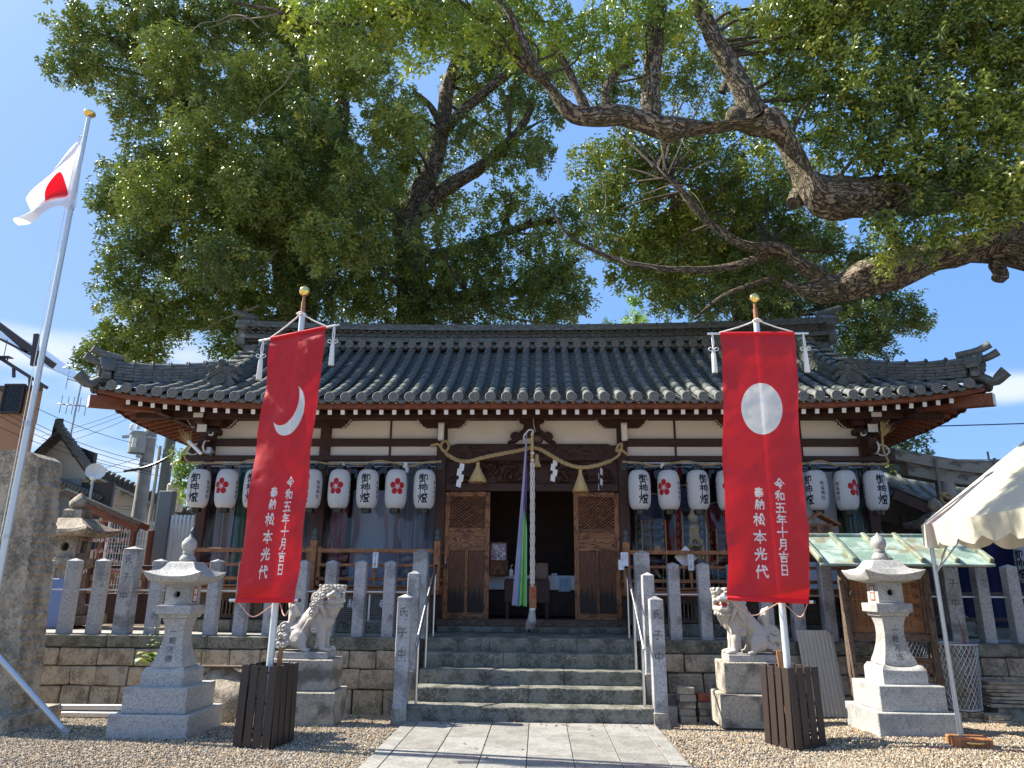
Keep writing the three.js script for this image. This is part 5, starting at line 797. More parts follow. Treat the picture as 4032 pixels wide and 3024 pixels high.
// ================= guardian lions =================
function lionField(open) {
  const prim = [], cap = (a, b, r0, r1, k = 0.03) => prim.push({ t: 0, a, b, r0, r1, k, m: [0, 1, 2].map((i) => (a[i] + b[i]) / 2), bd: Math.hypot(a[0] - b[0], a[1] - b[1], a[2] - b[2]) / 2 + Math.max(r0, r1) }), ball = (c, r, k = 0.012, sw = 0, sc = [1, 1, 1]) => prim.push({ t: 1, c, r, k, sw, sc, m: c, bd: r * Math.max(...sc) * 1.25 });
  // body, chest, neck (facing +x, head turned to +z)
  cap([0.17, 0.24, 0], [0.36, 0.40, 0], 0.105, 0.125, 0.05); cap([0.36, 0.40, 0], [0.47, 0.36, 0], 0.12, 0.115, 0.05); cap([0.43, 0.42, 0.0], [0.50, 0.58, 0.02], 0.125, 0.105, 0.05); cap([0.12, 0.16, 0], [0.2, 0.2, 0], 0.10, 0.11, 0.05);
  for (const s of [-1, 1]) {
    cap([0.455, 0.34, s * 0.07], [0.46, 0.17, s * 0.085], 0.065, 0.05, 0.03); cap([0.46, 0.17, s * 0.085], [0.475, 0.05, s * 0.085], 0.05, 0.042, 0.02); ball([0.455, 0.19, s * 0.09], 0.05, 0.02);
    for (const d of [-0.03, 0, 0.03]) { cap([0.49, 0.035, s * 0.085 + d], [0.555, 0.022, s * 0.09 + d * 1.3], 0.026, 0.021, 0.006); ball([0.572, 0.018, s * 0.09 + d * 1.35], 0.015, 0.004); }
    ball([0.19, 0.14, s * 0.11], 0.095, 0.02, 0, [1.15, 1.1, 0.6]); cap([0.2, 0.12, s * 0.125], [0.265, 0.05, s * 0.13], 0.055, 0.04, 0.02); for (const d of [-0.025, 0, 0.025]) cap([0.27, 0.03, s * 0.13 + d], [0.325, 0.02, s * 0.135 + d * 1.2], 0.024, 0.019, 0.005);
    ball([0.385, 0.25, s * 0.10], 0.05, 0.012, 1);
  }
  // head: skull, muzzle, nose, brows, eyes, ears, jaw, beard curls
  ball([0.545, 0.645, 0.02], 0.122, 0.03);
  for (const [mx, mz] of [[0.555, 0.135], [0.615, 0.125]]) ball([mx, 0.632, mz], 0.052, 0.012, 0, [1.05, 0.85, 1]);
  cap([0.585, 0.69, 0.10], [0.59, 0.655, 0.175], 0.026, 0.034, 0.012); ball([0.565, 0.645, 0.19], 0.021, 0.005); ball([0.615, 0.645, 0.184], 0.021, 0.005); ball([0.59, 0.66, 0.192], 0.024, 0.006);
  for (const nx of [0.563, 0.617]) prim.push({ t: 2, c: [nx, 0.641, 0.214], r: 0.011, k: 0.004, m: [nx, 0.641, 0.214], bd: 0.011 });
  for (const [ex, ez] of [[0.52, 0.128], [0.652, 0.108]]) { ball([ex, 0.685, ez], 0.027, 0.004); prim.push({ t: 2, c: [ex + 0.002, 0.683, ez + 0.028], r: 0.011, k: 0.003, m: [ex, 0.683, ez + 0.028], bd: 0.012 }); cap([ex - 0.045, 0.70, ez - 0.01], [ex, 0.722, ez + 0.018], 0.014, 0.017, 0.004); cap([ex, 0.722, ez + 0.018], [ex + 0.045, 0.705, ez + 0.012], 0.017, 0.014, 0.004); ball([ex - 0.022, 0.745, ez - 0.01], 0.034, 0.004, 1); ball([ex + 0.034, 0.742, ez - 0.012], 0.030, 0.004, 1); }
  cap([0.445, 0.71, 0.07], [0.41, 0.75, 0.10], 0.04, 0.018, 0.008); prim.push({ t: 2, c: [0.425, 0.73, 0.125], r: 0.024, k: 0.006, m: [0.425, 0.73, 0.125], bd: 0.024 }); cap([0.665, 0.71, 0.0], [0.69, 0.745, 0.0], 0.035, 0.018, 0.008);
  const jaw = open ? 0.512 : 0.567; cap([0.50, jaw + 0.01, 0.09], [0.56, jaw, 0.155], 0.036, 0.032, 0.01); cap([0.56, jaw, 0.155], [0.625, jaw, 0.145], 0.032, 0.032, 0.01); cap([0.625, jaw, 0.145], [0.67, jaw + 0.01, 0.07], 0.032, 0.036, 0.01);
  for (const [qx, qz] of [[0.478, 0.095], [0.682, 0.065]]) { cap([qx, 0.65, qz - 0.01], [qx, jaw + 0.01, qz - 0.01], 0.03, 0.028, 0.008); ball([qx, 0.615, qz + 0.02], 0.026, 0.004, 1); }
  if (!open) { for (const [x0, z0, x1, z1] of [[0.50, 0.15, 0.545, 0.19], [0.545, 0.19, 0.63, 0.185], [0.63, 0.185, 0.665, 0.13]]) prim.push({ t: 3, a: [x0, 0.59, z0], b: [x1, 0.59, z1], r0: 0.009, r1: 0.009, k: 0.004, m: [(x0 + x1) / 2, 0.59, (z0 + z1) / 2], bd: 0.07 }); for (const fx of [0.545, 0.632]) cap([fx, 0.60, 0.178], [fx, 0.572, 0.184], 0.011, 0.005, 0.003); }
  for (let i = 0; i < 8; i++) ball([0.485 + i * 0.028, jaw - 0.045 - 0.018 * Math.sin(i / 7 * 3.14), 0.10 + 0.045 * Math.sin(i / 7 * 3.14)], 0.027, 0.004, 1);
  for (let i = 0; i < 7; i++) cap([0.50 + i * 0.026, jaw - 0.075, 0.10 + 0.03 * Math.sin(i / 6 * 3.14)], [0.505 + i * 0.018, jaw - 0.19, 0.085 + 0.02 * Math.sin(i / 6 * 3.14)], 0.017, 0.005, 0.004);
  // mane curls
  seed(51); for (let r = 0; r < 5; r++) for (let i = 0; i < 10; i++) { const a = -2.6 + i * 0.56, t = r / 4, cx = mix(0.50, 0.345, t), cy = mix(0.635, 0.485, t), R = mix(0.135, 0.145, t), zz = Math.sin(a) * R, yy = Math.cos(a) * R; if (Math.sin(a) > 0.75 && r < 1) continue; ball([cx + rr(-0.012, 0.012), cy + yy + rr(-0.01, 0.01), zz], rr(0.034, 0.048), 0.004, 1); }
  for (let i = 0; i < 6; i++) { const z = -0.1 + i * 0.045; cap([0.52 - i * 0.012, 0.50, z + 0.03], [0.545 - Math.abs(z) * 0.3, 0.38, z * 0.9 + 0.02], 0.03, 0.012, 0.008); cap([0.43 - i * 0.005, 0.47, z * 1.3], [0.40 - i * 0.01, 0.36, z * 1.35], 0.026, 0.008, 0.006); }
  for (const s of [-1, 1]) { for (let i = 0; i < 5; i++) cap([0.425 - i * 0.002, 0.17 - i * 0.028, s * 0.09], [0.395, 0.145 - i * 0.028, s * 0.09], 0.014, 0.003, 0.004); for (let i = 0; i < 4; i++) cap([0.40 - i * 0.03, 0.44 - i * 0.03, s * 0.12], [0.33 - i * 0.035, 0.33 - i * 0.035, s * 0.115], 0.022, 0.006, 0.004); cap([0.1, 0.25, s * 0.09], [0.2, 0.265, s * 0.105], 0.014, 0.005, 0.004); cap([0.1, 0.225, s * 0.095], [0.17, 0.23, s * 0.115], 0.012, 0.004, 0.004); }
  // tail: curled mass and flame plume
  cap([0.05, 0.25, 0], [0.02, 0.12, 0], 0.085, 0.09, 0.03); for (const [x, y, z, r] of [[0.0, 0.27, 0.06, 0.055], [-0.03, 0.18, 0.075, 0.055], [0.04, 0.17, 0.1, 0.045], [-0.045, 0.08, 0.06, 0.055], [0.03, 0.08, 0.1, 0.045], [0.08, 0.1, 0.11, 0.04], [0.0, 0.27, -0.06, 0.055], [-0.03, 0.18, -0.075, 0.055], [-0.045, 0.08, -0.06, 0.055], [0.04, 0.1, -0.1, 0.05], [-0.06, 0.14, 0, 0.05], [-0.05, 0.24, 0, 0.05]]) ball([x, y, z], r, 0.006, 1);
  for (const [dx, dz] of [[0, 0.03], [0.02, -0.02], [-0.02, 0]]) { cap([0.06, 0.30, dz], [0.085 + dx, 0.40, dz], 0.04, 0.045, 0.01); cap([0.085 + dx, 0.40, dz], [0.06 + dx * 0.5, 0.49, dz * 0.7], 0.045, 0.036, 0.01); cap([0.06 + dx * 0.5, 0.49, dz * 0.7], [0.02 + dx * 0.3, 0.535, 0], 0.034, 0.012, 0.01); }
  return (x, y, z) => {
    let d = 0.06;
    for (const p of prim) {
      let q; const ex = x - p.m[0], ey = y - p.m[1], ez = z - p.m[2], lim = d + p.k + p.bd; if (lim > 0 && ex * ex + ey * ey + ez * ez > lim * lim) continue;
      if (p.t === 0 || p.t === 3) { const bx = p.b[0] - p.a[0], by = p.b[1] - p.a[1], bz = p.b[2] - p.a[2], px = x - p.a[0], py = y - p.a[1], pz = z - p.a[2], h = clamp((px * bx + py * by + pz * bz) / (bx * bx + by * by + bz * bz)); q = Math.hypot(px - bx * h, py - by * h, pz - bz * h) - mix(p.r0, p.r1, h); }
      else if (p.t === 2) q = Math.hypot(x - p.c[0], y - p.c[1], z - p.c[2]) - p.r;
      else { const px = (x - p.c[0]) / p.sc[0], py = (y - p.c[1]) / p.sc[1], pz = (z - p.c[2]) / p.sc[2], L = Math.hypot(px, py, pz); q = (L - p.r) * Math.min(...p.sc); if (p.sw && L < p.r * 1.4) { const rho = Math.hypot(px, py); q += 0.17 * p.r * Math.cos(Math.atan2(py, px) + rho / p.r * 7); } }
      if (p.t > 1) { const h = clamp(0.5 - 0.5 * (d + q) / p.k); d = mix(d, -q, h) + p.k * h * (1 - h); continue; }
      const h = clamp(0.5 + 0.5 * (d - q) / p.k); d = mix(d, q, h) - p.k * h * (1 - h);
    }
    return Math.max(d, -y);
  };
}
function lionMesh(open) {
  const res = 140, f = lionField(open), lo = [-0.14, -0.02, -0.2], sz = [0.86, 0.80, 0.48], mc = new MarchingCubes(res, M.sculpt, false, false, 400000);
  mc.isolation = 0;
  for (let k = 0; k < res; k++) for (let j = 0; j < res; j++) for (let i = 0; i < res; i++) mc.field[k * res * res + j * res + i] = -f(lo[0] + i / res * sz[0], lo[1] + j / res * sz[1], lo[2] + k / res * sz[2]);
  mc.update();
  const n = mc.count, pos = new Float32Array(n * 3), nor = new Float32Array(n * 3);
  for (let i = 0; i < n; i++) for (let c = 0; c < 3; c++) { pos[i * 3 + c] = lo[c] + (mc.positionArray[i * 3 + c] + 1) / 2 * sz[c]; nor[i * 3 + c] = mc.normalArray[i * 3 + c] / sz[c]; }
  const g = new THREE.BufferGeometry(); g.setAttribute('position', new THREE.BufferAttribute(pos, 3)); g.setAttribute('normal', new THREE.BufferAttribute(nor, 3)); const v = V3(); for (let i = 0; i < n; i++) { v.fromBufferAttribute(g.attributes.normal, i).normalize(); g.attributes.normal.setXYZ(i, v.x, v.y, v.z); }
  return uvM(g);
}
function guardian(s, x, z, y, open) {
  const b = thing('lion_pedestal', `two-step rough granite pedestal under the ${open ? 'open' : 'closed'}-mouth guardian lion`, 'pedestal', [x, y, z]);
  part('lower_block', [cbox(0.92, 0.36, 0.60, 0, 0.17, 0, 0.012, 0.006)], M.graniteW, b); part('upper_block', [cbox(0.74, 0.345, 0.44, s * -0.02, 0.522, 0, 0.012, 0.006)], M.graniteW, b);
  if (open) [...'石氏中'].forEach((c, i) => KANJI[c] && part('carved_character', XF(kanjiGeo(c, 0.085, 0.1, 9), 0.22, 0.67 - i * 0.1, 0.224), M.engraved, b));
  const o = thing('guardian_lion', `stone guardian lion with ${open ? 'open red' : 'closed'} mouth seated on a granite pedestal`, 'lion statue', [x, y + 0.695, z]);
  part('plinth', [cbox(0.62, 0.075, 0.36, 0, 0.0375, 0, 0.006)], M.granite, o);
  const m = part('body', lionMesh(open), M.sculpt, o); m.scale.x = -s; m.position.set(-s * -0.27, 0.073, 0);
  m.scale.set(s < 0 ? 1 : -1, 1, 1); m.position.x = s < 0 ? -0.27 : 0.27;
  const L = (px, py, pz) => [m.position.x + m.scale.x * px, 0.073 + py, pz];
  if (open) { part('mouth', [sph(0.062, ...L(0.583, 0.565, 0.105), 16, 0.7)], mat({ c: [0.36, 0.03, 0.025], r: 0.6 }), o); part('teeth', [[0.545, 0.582, 0.172], [0.628, 0.582, 0.166], [0.545, 0.546, 0.165], [0.62, 0.546, 0.165]].map((q) => sph(0.011, ...L(...q), 8, 1.3)), M.white, o); }
  else part('mouth', [sph(0.02, ...L(0.498, 0.59, 0.142), 10, 0.5)], mat({ c: [0.30, 0.03, 0.025], r: 0.6 }), o);
}
guardian(-1, -2.66, -9.0, -0.02, false); guardian(1, 2.66, -9.28, -0.02, true);
// ================= banners in slatted baskets =================
function bannerTex(disc) {
  return canvasTex(768, 2048, (c, w, h) => {
    c.fillStyle = '#d4121f'; c.fillRect(0, 0, w, h); c.fillStyle = '#ecebe6';
    if (disc) { c.beginPath(); c.ellipse(400, 620, 205, 205, 0, 0, 6.3); c.fill(); }
    else { c.beginPath(); c.ellipse(400, 640, 205, 205, 0, 0, 6.3); c.fill(); c.fillStyle = '#d4121f'; c.beginPath(); c.ellipse(325, 562, 196, 196, 0, 0, 6.3); c.fill(); c.fillStyle = '#ecebe6'; }
    drawColumn(c, '令和五年十月吉日', 492, 1165, 92, 90, 13);
    drawColumn(c, '奉納', 298, 1236, 90, 88, 13); drawColumn(c, '松本光代', 282, 1428, 110, 126, 13);
  });
}
function banner(o0) {
  const { x, z, y, disc, yaw, topL, topR, botL, botR, name } = o0;
  const o = thing('shrine_banner', name, 'banner', [0, 0, 0]);
  const pt = P(...o0.ball, z);
  part('pole', [cyl(0.036, 0.034, 4.52 - y, x, (4.52 + y) / 2, z - 0.03, 18)], M.pole, o);
  part('pole_neck', [cyl(0.025, 0.025, 0.16, x, 4.575, z - 0.03, 14), cyl(0.017, 0.017, 0.1, x, 4.69, z - 0.03, 12)], M.woodL, o);
  part('gold_ball', [sph(0.062, x, 4.79, z - 0.03, 28)], M.gold, o);
  const ext = (a, b, k) => a.clone().add(a.clone().sub(b).setLength(k));
  part('cross_bar', [tube([ext(topL, topR, 0.14), ext(topR, topL, 0.16)], 0.014, 10, 1)], M.alu, o);
  const bl = botL.clone().add(V3(0, 0.0, 0)), brr = botR.clone(); const bb = part('bottom_bar', [tube([ext(bl, brr, 0.07), ext(brr, bl, 0.045)], 0.017, 10, 1)], M.alu, o);
  part('bar_end_cap', [sph(0.02, ...ext(brr, bl, 0.05).toArray(), 10)], M.black, bb);
  const m = mat({ r: 0.72, transmission: 0.4, thickness: 0, sheen: 0.25, sheenColor: new THREE.Color(0.8, 0.25, 0.25) }); m.map = bannerTex(disc);
  const sd = disc ? 71 : 61, cl = (u, v) => {
    const a = topL.clone().lerp(topR, u), b = botL.clone().lerp(botR, u), p = a.lerp(b, 1 - v), e = sst(0, 0.06, v) * sst(0, 0.05, 1 - v), far = 1 - v;
    const ed = Math.pow(Math.abs(2 * u - 1), 6);
    const w = 0.055 * (fbm(u * 0.5, v * 1.6 % 1, 4, 3, sd) - 0.5) + 0.05 * Math.sin(u * 5.2 + far * 2.0 + sd) * far + 0.016 * (fbm(u, (v * 4) % 1, 8, 3, sd + 4) - 0.5) + 0.03 * Math.sin(far * 6.5 + u * 2.6) * (u - 0.35) + 0.02 * ed * Math.sin(far * 23 + u * 3);
    p.z += (w + 0.02) * e; p.x += 0.012 * e * Math.sin(far * 9 + u) * ed; return p;
  };
  part('cloth', [surf(cl, 48, 120, (u, v) => [u, v])], m, o);
  part('hem', [tube([topL, topR], 0.021, 10, 1), tube([botL, botR], 0.024, 10, 1)], mat({ c: [0.57, 0.006, 0.014], r: 0.75 }), o);
  const kn = V3(x, 4.50, z + 0.01); part('hanging_cord', [topL, topR].map((q) => tube([kn, q.clone().lerp(kn, 0.5).add(V3(0, -0.004, 0)), q.clone().add(V3(0, 0.015, 0))], 0.0085, 7, 2)).concat([tube([V3(x - 0.05, 4.49, z + 0.02), V3(x, 4.51, z + 0.03), V3(x + 0.05, 4.48, z + 0.02)], 0.011, 6, 3), cyl(0.042, 0.042, 0.02, x, 4.50, z - 0.03, 14)]), M.cord, o);
  part('lower_cord', [tube([botL.clone().add(V3(0.03, -0.02, 0.01)), botL.clone().lerp(botR, 0.3).add(V3(0, -0.16, -0.02)), V3(x - 0.04, botL.y - 0.05, z - 0.04)], 0.006, 6, 5), tube([botR.clone().add(V3(-0.02, -0.02, 0.01)), botR.clone().add(V3(-0.09, -0.15, -0.02)), V3(x + 0.04, botR.y - 0.03, z - 0.04)], 0.006, 6, 5)], M.redcord, o);
  for (const [q, n] of [[ext(topL, topR, 0.09), -1], [ext(topR, topL, 0.1), 1]]) {
    const g = [tube([q.clone().add(V3(0, 0.015, 0)), q.clone().add(V3(-0.008, -0.1, 0.012)), q.clone().add(V3(0, -0.2, 0.01))], 0.007, 6, 3), tube([q.clone().add(V3(0, 0.015, -0.004)), q.clone().add(V3(0.012, -0.1, 0.006)), q.clone().add(V3(0.002, -0.2, 0.008))], 0.007, 6, 3)];
    for (const s of [-1, 1]) g.push(tube([[0, 0], [s * 0.04, 0.03], [s * 0.055, 0.005], [s * 0.03, -0.012], [0, 0]].map(([a, b]) => q.clone().add(V3(a, b - 0.2, 0.02))), 0.006, 6, 4));
    const t = part('tassel', g.concat([lathe([[0.0, -0.205], [0.016, -0.21], [0.02, -0.235], [0.024, -0.245], [0.026, -0.3], [0.032, -0.47], [0.0, -0.465]], 16, q.x, q.y, q.z + 0.01)]), M.cord, o);
  }
  return o;
}
function basket(x, z, y, yaw, label) {
  const o = thing('slatted_basket', label, 'planter cover', [x, y, z], yaw), r = 0.2, N = 4;
  for (let side = 0; side < 4; side++) for (let i = 0; i < 4; i++) { const a = side * Math.PI / 2, t = (i - 1.5) / 1.5, g = cbox(0.082, 0.74, 0.016, t * 0.155, 0.37, 0.2, 0.003); g.rotateX(0.0); g.translate(0, -0.37, 0); g.applyMatrix4(new THREE.Matrix4().makeRotationX(-0.02)); g.translate(0, 0.37, 0); part('slat', XF(g, 0, 0, 0, a), M.brown, o); }
  for (const y2 of [0.12, 0.4, 0.68]) part('hoop', [0, 1, 2, 3].map((s) => XF(box(0.38, 0.02, 0.01, 0, y2, 0.186), 0, 0, 0, s * Math.PI / 2)), M.brown, o);
  for (const sx of [-1, 1]) for (const sz of [-1, 1]) part('corner_post', [box(0.03, 0.72, 0.03, sx * 0.175, 0.36, sz * 0.175)], M.brown, o);
  const k = thing('wooden_stake', `pale wooden stake wedged against the banner pole inside the ${x < 0 ? 'crescent' : 'white disc'} banner basket`, 'stake', [x, y, z], 0); part('stake', [cbox(0.045, 0.86, 0.03, 0, 0.46, 0, 0.003, 0, 0, 0, x < 0 ? -0.04 : 0.06).translate(x < 0 ? 0.08 : -0.07, 0, 0.02)], M.woodL, k); k.children[0].name = 'shaft'; part('wedge', [cbox(0.05, 0.1, 0.04, x < 0 ? 0.08 : -0.06, 0.06, 0.0, 0.004)], M.woodL, k);
}
{
  const zl = -7.6; banner({ x: -2.6, z: zl, y: 0, disc: false, ball: [1196, 1152], topL: V3(-2.92, 4.19, zl + 0.02), topR: V3(-2.28, 4.30, zl + 0.08), botL: P(930, 2364, zl + 0.05), botR: P(1160, 2364, zl + 0.10), name: 'red banner with a white crescent and white lettering hanging from a pole' });
  const zr = -7.9; banner({ x: 2.65, z: zr, y: 0.02, disc: true, ball: [2955, 1161], topL: V3(2.2, 4.32, zr + 0.05), topR: V3(3.04, 4.32, zr + 0.05), botL: P(2862, 2355, zr + 0.06), botR: P(3184, 2370, zr + 0.06), name: 'red banner with a white disc and white lettering hanging from a pole' });
  basket(-2.6, -7.66, -0.01, -0.22, 'dark brown slatted basket around the crescent banner pole'); basket(2.68, -7.99, 0.0, 0.45, 'dark brown slatted basket around the white disc banner pole');
}
// ================= flagpole, flag, monument =================
{
  const o = thing('flagpole', 'tall pale metal flagpole with a gold ball rising beside the monument slab', 'flagpole', [-5.86, 0, -8.0]);
  part('lower_tube', [cyl(0.04, 0.037, 3.3, 0, 1.65, 0, 18)], M.pole, o); part('middle_tube', [cyl(0.034, 0.031, 2.9, 0, 4.7, 0, 18)], M.pole, o); part('upper_tube', [cyl(0.028, 0.025, 1.36, 0, 6.8, 0, 18)], M.pole, o);
  part('collar', [cyl(0.042, 0.042, 0.06, 0, 3.3, 0, 18), cyl(0.036, 0.036, 0.05, 0, 6.13, 0, 18), cyl(0.045, 0.045, 0.05, 0, 2.0, 0, 18)], M.galv, o); part('gold_ball', [XF(sph(0.075, 0, 0, 0, 24, 0.6), 0, 7.53, 0)], M.gold, o);
  part('halyard', [tube([V3(-0.05, 7.3, 0.03), V3(-0.055, 4, 0.03), V3(-0.05, 1.2, 0.03)], 0.004, 5, 2)], M.cord, o);
  const s = thing('pole_strut', 'slanting grey steel strut running from the monument slab to the gravel', 'strut', [0, 0, 0]); const a = V3(-5.9, 0.92, -8.0), b = V3(-4.78, gh(-4.78, -7.98), -7.98); part('tube', [tube([a, b], 0.032, 14, 1)], M.galv, s); part('foot', [tube([b.clone().lerp(a, 0.06), b], 0.037, 12, 1)], M.concrete, s);
  const flagT = canvasTex(600, 400, (c, w, h) => { c.fillStyle = '#f1f0f4'; c.fillRect(0, 0, w, h); c.fillStyle = '#d00a20'; c.beginPath(); c.arc(300, 200, 132, 0, 6.3); c.fill(); });
  const fm = mat({ r: 0.8, transmission: 0.45, thickness: 0 }); fm.map = flagT;
  // limp flag blown to the left, gathered into hanging folds below the top corner
  const f = thing('national_flag', 'white flag with a red disc hanging in folds from the flagpole', 'flag', [-5.9, 7.16, -8.0]);
  { const fp = [[-4, 0], [-26, 158], [-126, 146], [-150, 196]].map(([x, y]) => P2(190 + x, 292 + y, -8.0).sub(f.position));   // hoist top, hoist foot, fly top, fly foot
    part('cloth', [surf((u, v) => { const d = 1 - v, a = fp[0].clone().lerp(fp[1], d), b = fp[2].clone().lerp(fp[3], d), p = a.lerp(b, u), g = sst(0, 0.2, u); p.z += 0.10 * Math.sin(d * 7.5 + u * 2.4) * g + 0.03 * Math.sin(u * 9 + d * 5) * u; p.x += 0.05 * Math.sin(d * 9 + u * 3) * g * (1 - u * 0.4); p.y += 0.03 * Math.sin(u * 7 + d * 6) * g; return p; }, 60, 50, (u, v) => [u, v])], fm, f); }
  part('toggle', [cyl(0.012, 0.012, 0.06, 0, 0.02, 0, 8, 0, 1.57)], M.cord, f);
  // split granite monument slab, right edge broken by a row of wedge marks
  const pts = [[-7.6, 0.14], [-5.55, 0.14]]; const edge = (y) => -5.52 - 0.085 * (y - 0.1) + 0.0; for (let i = 0; i <= 90; i++) { const y = 0.16 + i / 90 * 2.72; pts.push([edge(y) + (i % 3 ? -0.006 : 0.008) + rr(-0.009, 0.009) + 0.02 * (vnoise(y * 4, 2.5, 97, 6) - 0.5), y]); } pts.push([-5.77, 2.93], [-5.86, 2.985], [-6.1, 3.02], [-6.6, 3.0], [-7.2, 3.05], [-7.6, 3.0]);
  const mo = thing('stone_monument', 'tall weathered granite slab with a jagged split edge beside the flagpole', 'monument', [0, 0, 0]); part('slab', [slabShape(pts, 0.42, 0).translate(0, 0, -8.36)], M.old, mo); part('footing', [cbox(2.4, 0.3, 0.9, -6.6, 0.02, -8.36, 0.03, 0.03)], M.old, mo);
  for (let i = 0; i < 6; i++) part('carved_mark', XF(kanjiGeo(['社', '神', '阿', '保', '氏', '月'][i], 0.16, 0.2, 6), -6.02, 2.45 - i * 0.33, -8.144), M.graniteW, mo);
}
// ================= rocks, plants, loose things at the wall foot =================
{
  seed(505);
  const rockG = (rx, ry, rz, sd) => { const g = clean(new THREE.IcosahedronGeometry(1, 4)), p = g.attributes.position; for (let i = 0; i < p.count; i++) { const v = V3().fromBufferAttribute(p, i), a = Math.atan2(v.z, v.x) / 6.283 + 0.5, k = 0.72 + 0.5 * fbm(a, v.y * 0.3 + 0.5, 5, 3, sd); p.setXYZ(i, v.x * rx * k, v.y * ry * k, v.z * rz * k); } g.computeVertexNormals(); return uvM(clean(toCreasedNormals(g, 0.9))); };
  for (const [x, z, rx, ry, rz, lb] of [[-3.66, -9.3, 0.56, 0.42, 0.34, 'large rounded boulder behind the granite lantern'], [-3.12, -9.15, 0.2, 0.2, 0.18, 'mossy grey stone leaning on the boulder'], [-3.06, -8.95, 0.17, 0.15, 0.15, 'small rounded stone at the foot of the boulder'], [-3.28, -8.95, 0.13, 0.16, 0.12, 'small upright stone between boulder and lantern base'], [-4.45, -9.05, 0.22, 0.26, 0.2, 'grey stone on the shaded side of the boulder']]) { const o = one('rock', [rockG(rx, ry, rz, Math.floor(rx * 1000))], M.old, lb, 'rock', 'rocks behind the granite lantern'); o.position.set(x, gh(x, z) + ry * 0.4, z); }
  const leafM = mat({ c: [0.16, 0.26, 0.03], r: 0.5, transmission: 0.35, thickness: 0 }), leafM2 = mat({ c: [0.36, 0.38, 0.05], r: 0.5, transmission: 0.35, thickness: 0 });
  const broad = (L, w, bend) => surf((u, v) => { const t = u, ww = w * Math.sin(Math.PI * Math.pow(t, 0.7)) , s = v * 2 - 1; return V3(t * L * Math.cos(bend * t), t * L * 0.5 - bend * t * t * L * 0.6 + 0.12 * Math.abs(s) * ww, s * ww); }, 8, 4);
  const pl = thing('potted_plant', 'low plant with large yellow green leaves beside the boulder and lantern', 'plant', P2(330, 1432, -9.35).toArray()); for (let i = 0; i < 16; i++) { const g = broad(rr(0.22, 0.42), rr(0.05, 0.09), rr(0.5, 1.2)); part('leaf', XF(g, 0, rr(0, 0.08), 0, i * 2.4), i % 3 ? leafM : leafM2, pl); } for (let i = 0; i < 34; i++) { const g = broad(rr(0.06, 0.1), rr(0.014, 0.022), 0.8); part('leaf', XF(g, rr(-0.1, 0.3), rr(0.15, 0.42), rr(-0.1, 0.1), i * 1.7), i % 2 ? leafM : leafM2, pl); } part('stem', [tube([V3(0, -0.3, 0), V3(0.08, 0.1, 0), V3(0.14, 0.36, 0)], [0.02, 0.012, 0.004], 6, 3)], M.twig, pl); part('flower', [sph(0.05, 0.26, -0.03, 0.1, 10, 0.8)], M.paper, pl);
  const wood = one('weathered_plank', [cbox(1.15, 0.03, 0.12, -3.72, 0.535, -9.25, 0.004, 0.01)], M.woodG, 'thin weathered plank lying across the top of the boulder', 'plank');
  const rail = thing('aluminium_rails', 'two long aluminium rails lying on gravel at the wall foot', 'metal rails', [0, 0, 0]); for (let i = 0; i < 2; i++) part('rail', [cbox(2.1, 0.06, 0.07, -5.1, gh(-5, -9.3) + 0.045 + i * 0.075, -9.35 - i * 0.06, 0.006, 0, 0.03 + i * 0.02)], M.alu, rail);
  const weed = (x, z, n, h, lb) => { const o = thing('weed', lb, 'plant', [x, gh(x, z), z]); for (let i = 0; i < n; i++) part('leaf', XF(broad(rr(0.03, 0.06), 0.012, 0.9), rr(-0.02, 0.02), rr(0.02, h), rr(-0.02, 0.02), i * 2.4), leafM, o); part('stem', [tube([V3(0, 0, 0), V3(0.01, h * 0.6, 0), V3(-0.01, h, 0.01)], 0.004, 5, 2)], M.twig, o); };
  weed(-2.02, -9.1, 16, 0.3, 'thin leafy weed growing against the closed-mouth lion pedestal'); weed(-4.75, -7.75, 7, 0.05, 'pale seedling on the gravel beside the strut foot'); weed(-2.35, -8.5, 5, 0.04, 'tiny weed in gravel before the closed-mouth lion pedestal'); weed(-1.85, -9.1, 6, 0.06, 'tiny weed at the wall foot beside the bottom step post'); weed(-4.9, -9.85, 8, 0.12, 'small weed growing between the wall stones');
  // stacked paving scraps beside the steps
  const brick = (x, y, z, w, h, d, m, lb, ry = 0) => one('loose_block', [XF(uvM(cb(w, h, d, 0.006, 0.006)), x, y, z, ry)], m, lb, 'block', 'blocks piled between steps and open-mouth lion');
  let g0 = gh(2, -9.8); for (let i = 0; i < 5; i++) { brick(1.95, g0 + 0.05 + i * 0.083, -9.8, 0.2 + rr(-0.01, 0.02), 0.078, 0.2, i % 2 ? M.concrete : M.graniteW, `grey block, ${ORD[i]} up in the grey pile beside the steps`, rr(-0.1, 0.1)); } for (let i = 0; i < 4; i++) brick(2.2, g0 + 0.05 + i * 0.083, -9.82, 0.22, 0.078, 0.2, i === 3 ? mat({ c: [0.32, 0.09, 0.05], r: 0.9 }) : M.wall2, i === 3 ? 'orange red brick on top of the pile beside the steps' : `brown block, ${ORD[i]} up in the pile under the orange red brick`, rr(-0.1, 0.1)); const cbk = brick(1.74, g0 + 0.1, -9.75, 0.16, 0.2, 0.12, M.concrete, 'hollow concrete block beside the grey pile'); 
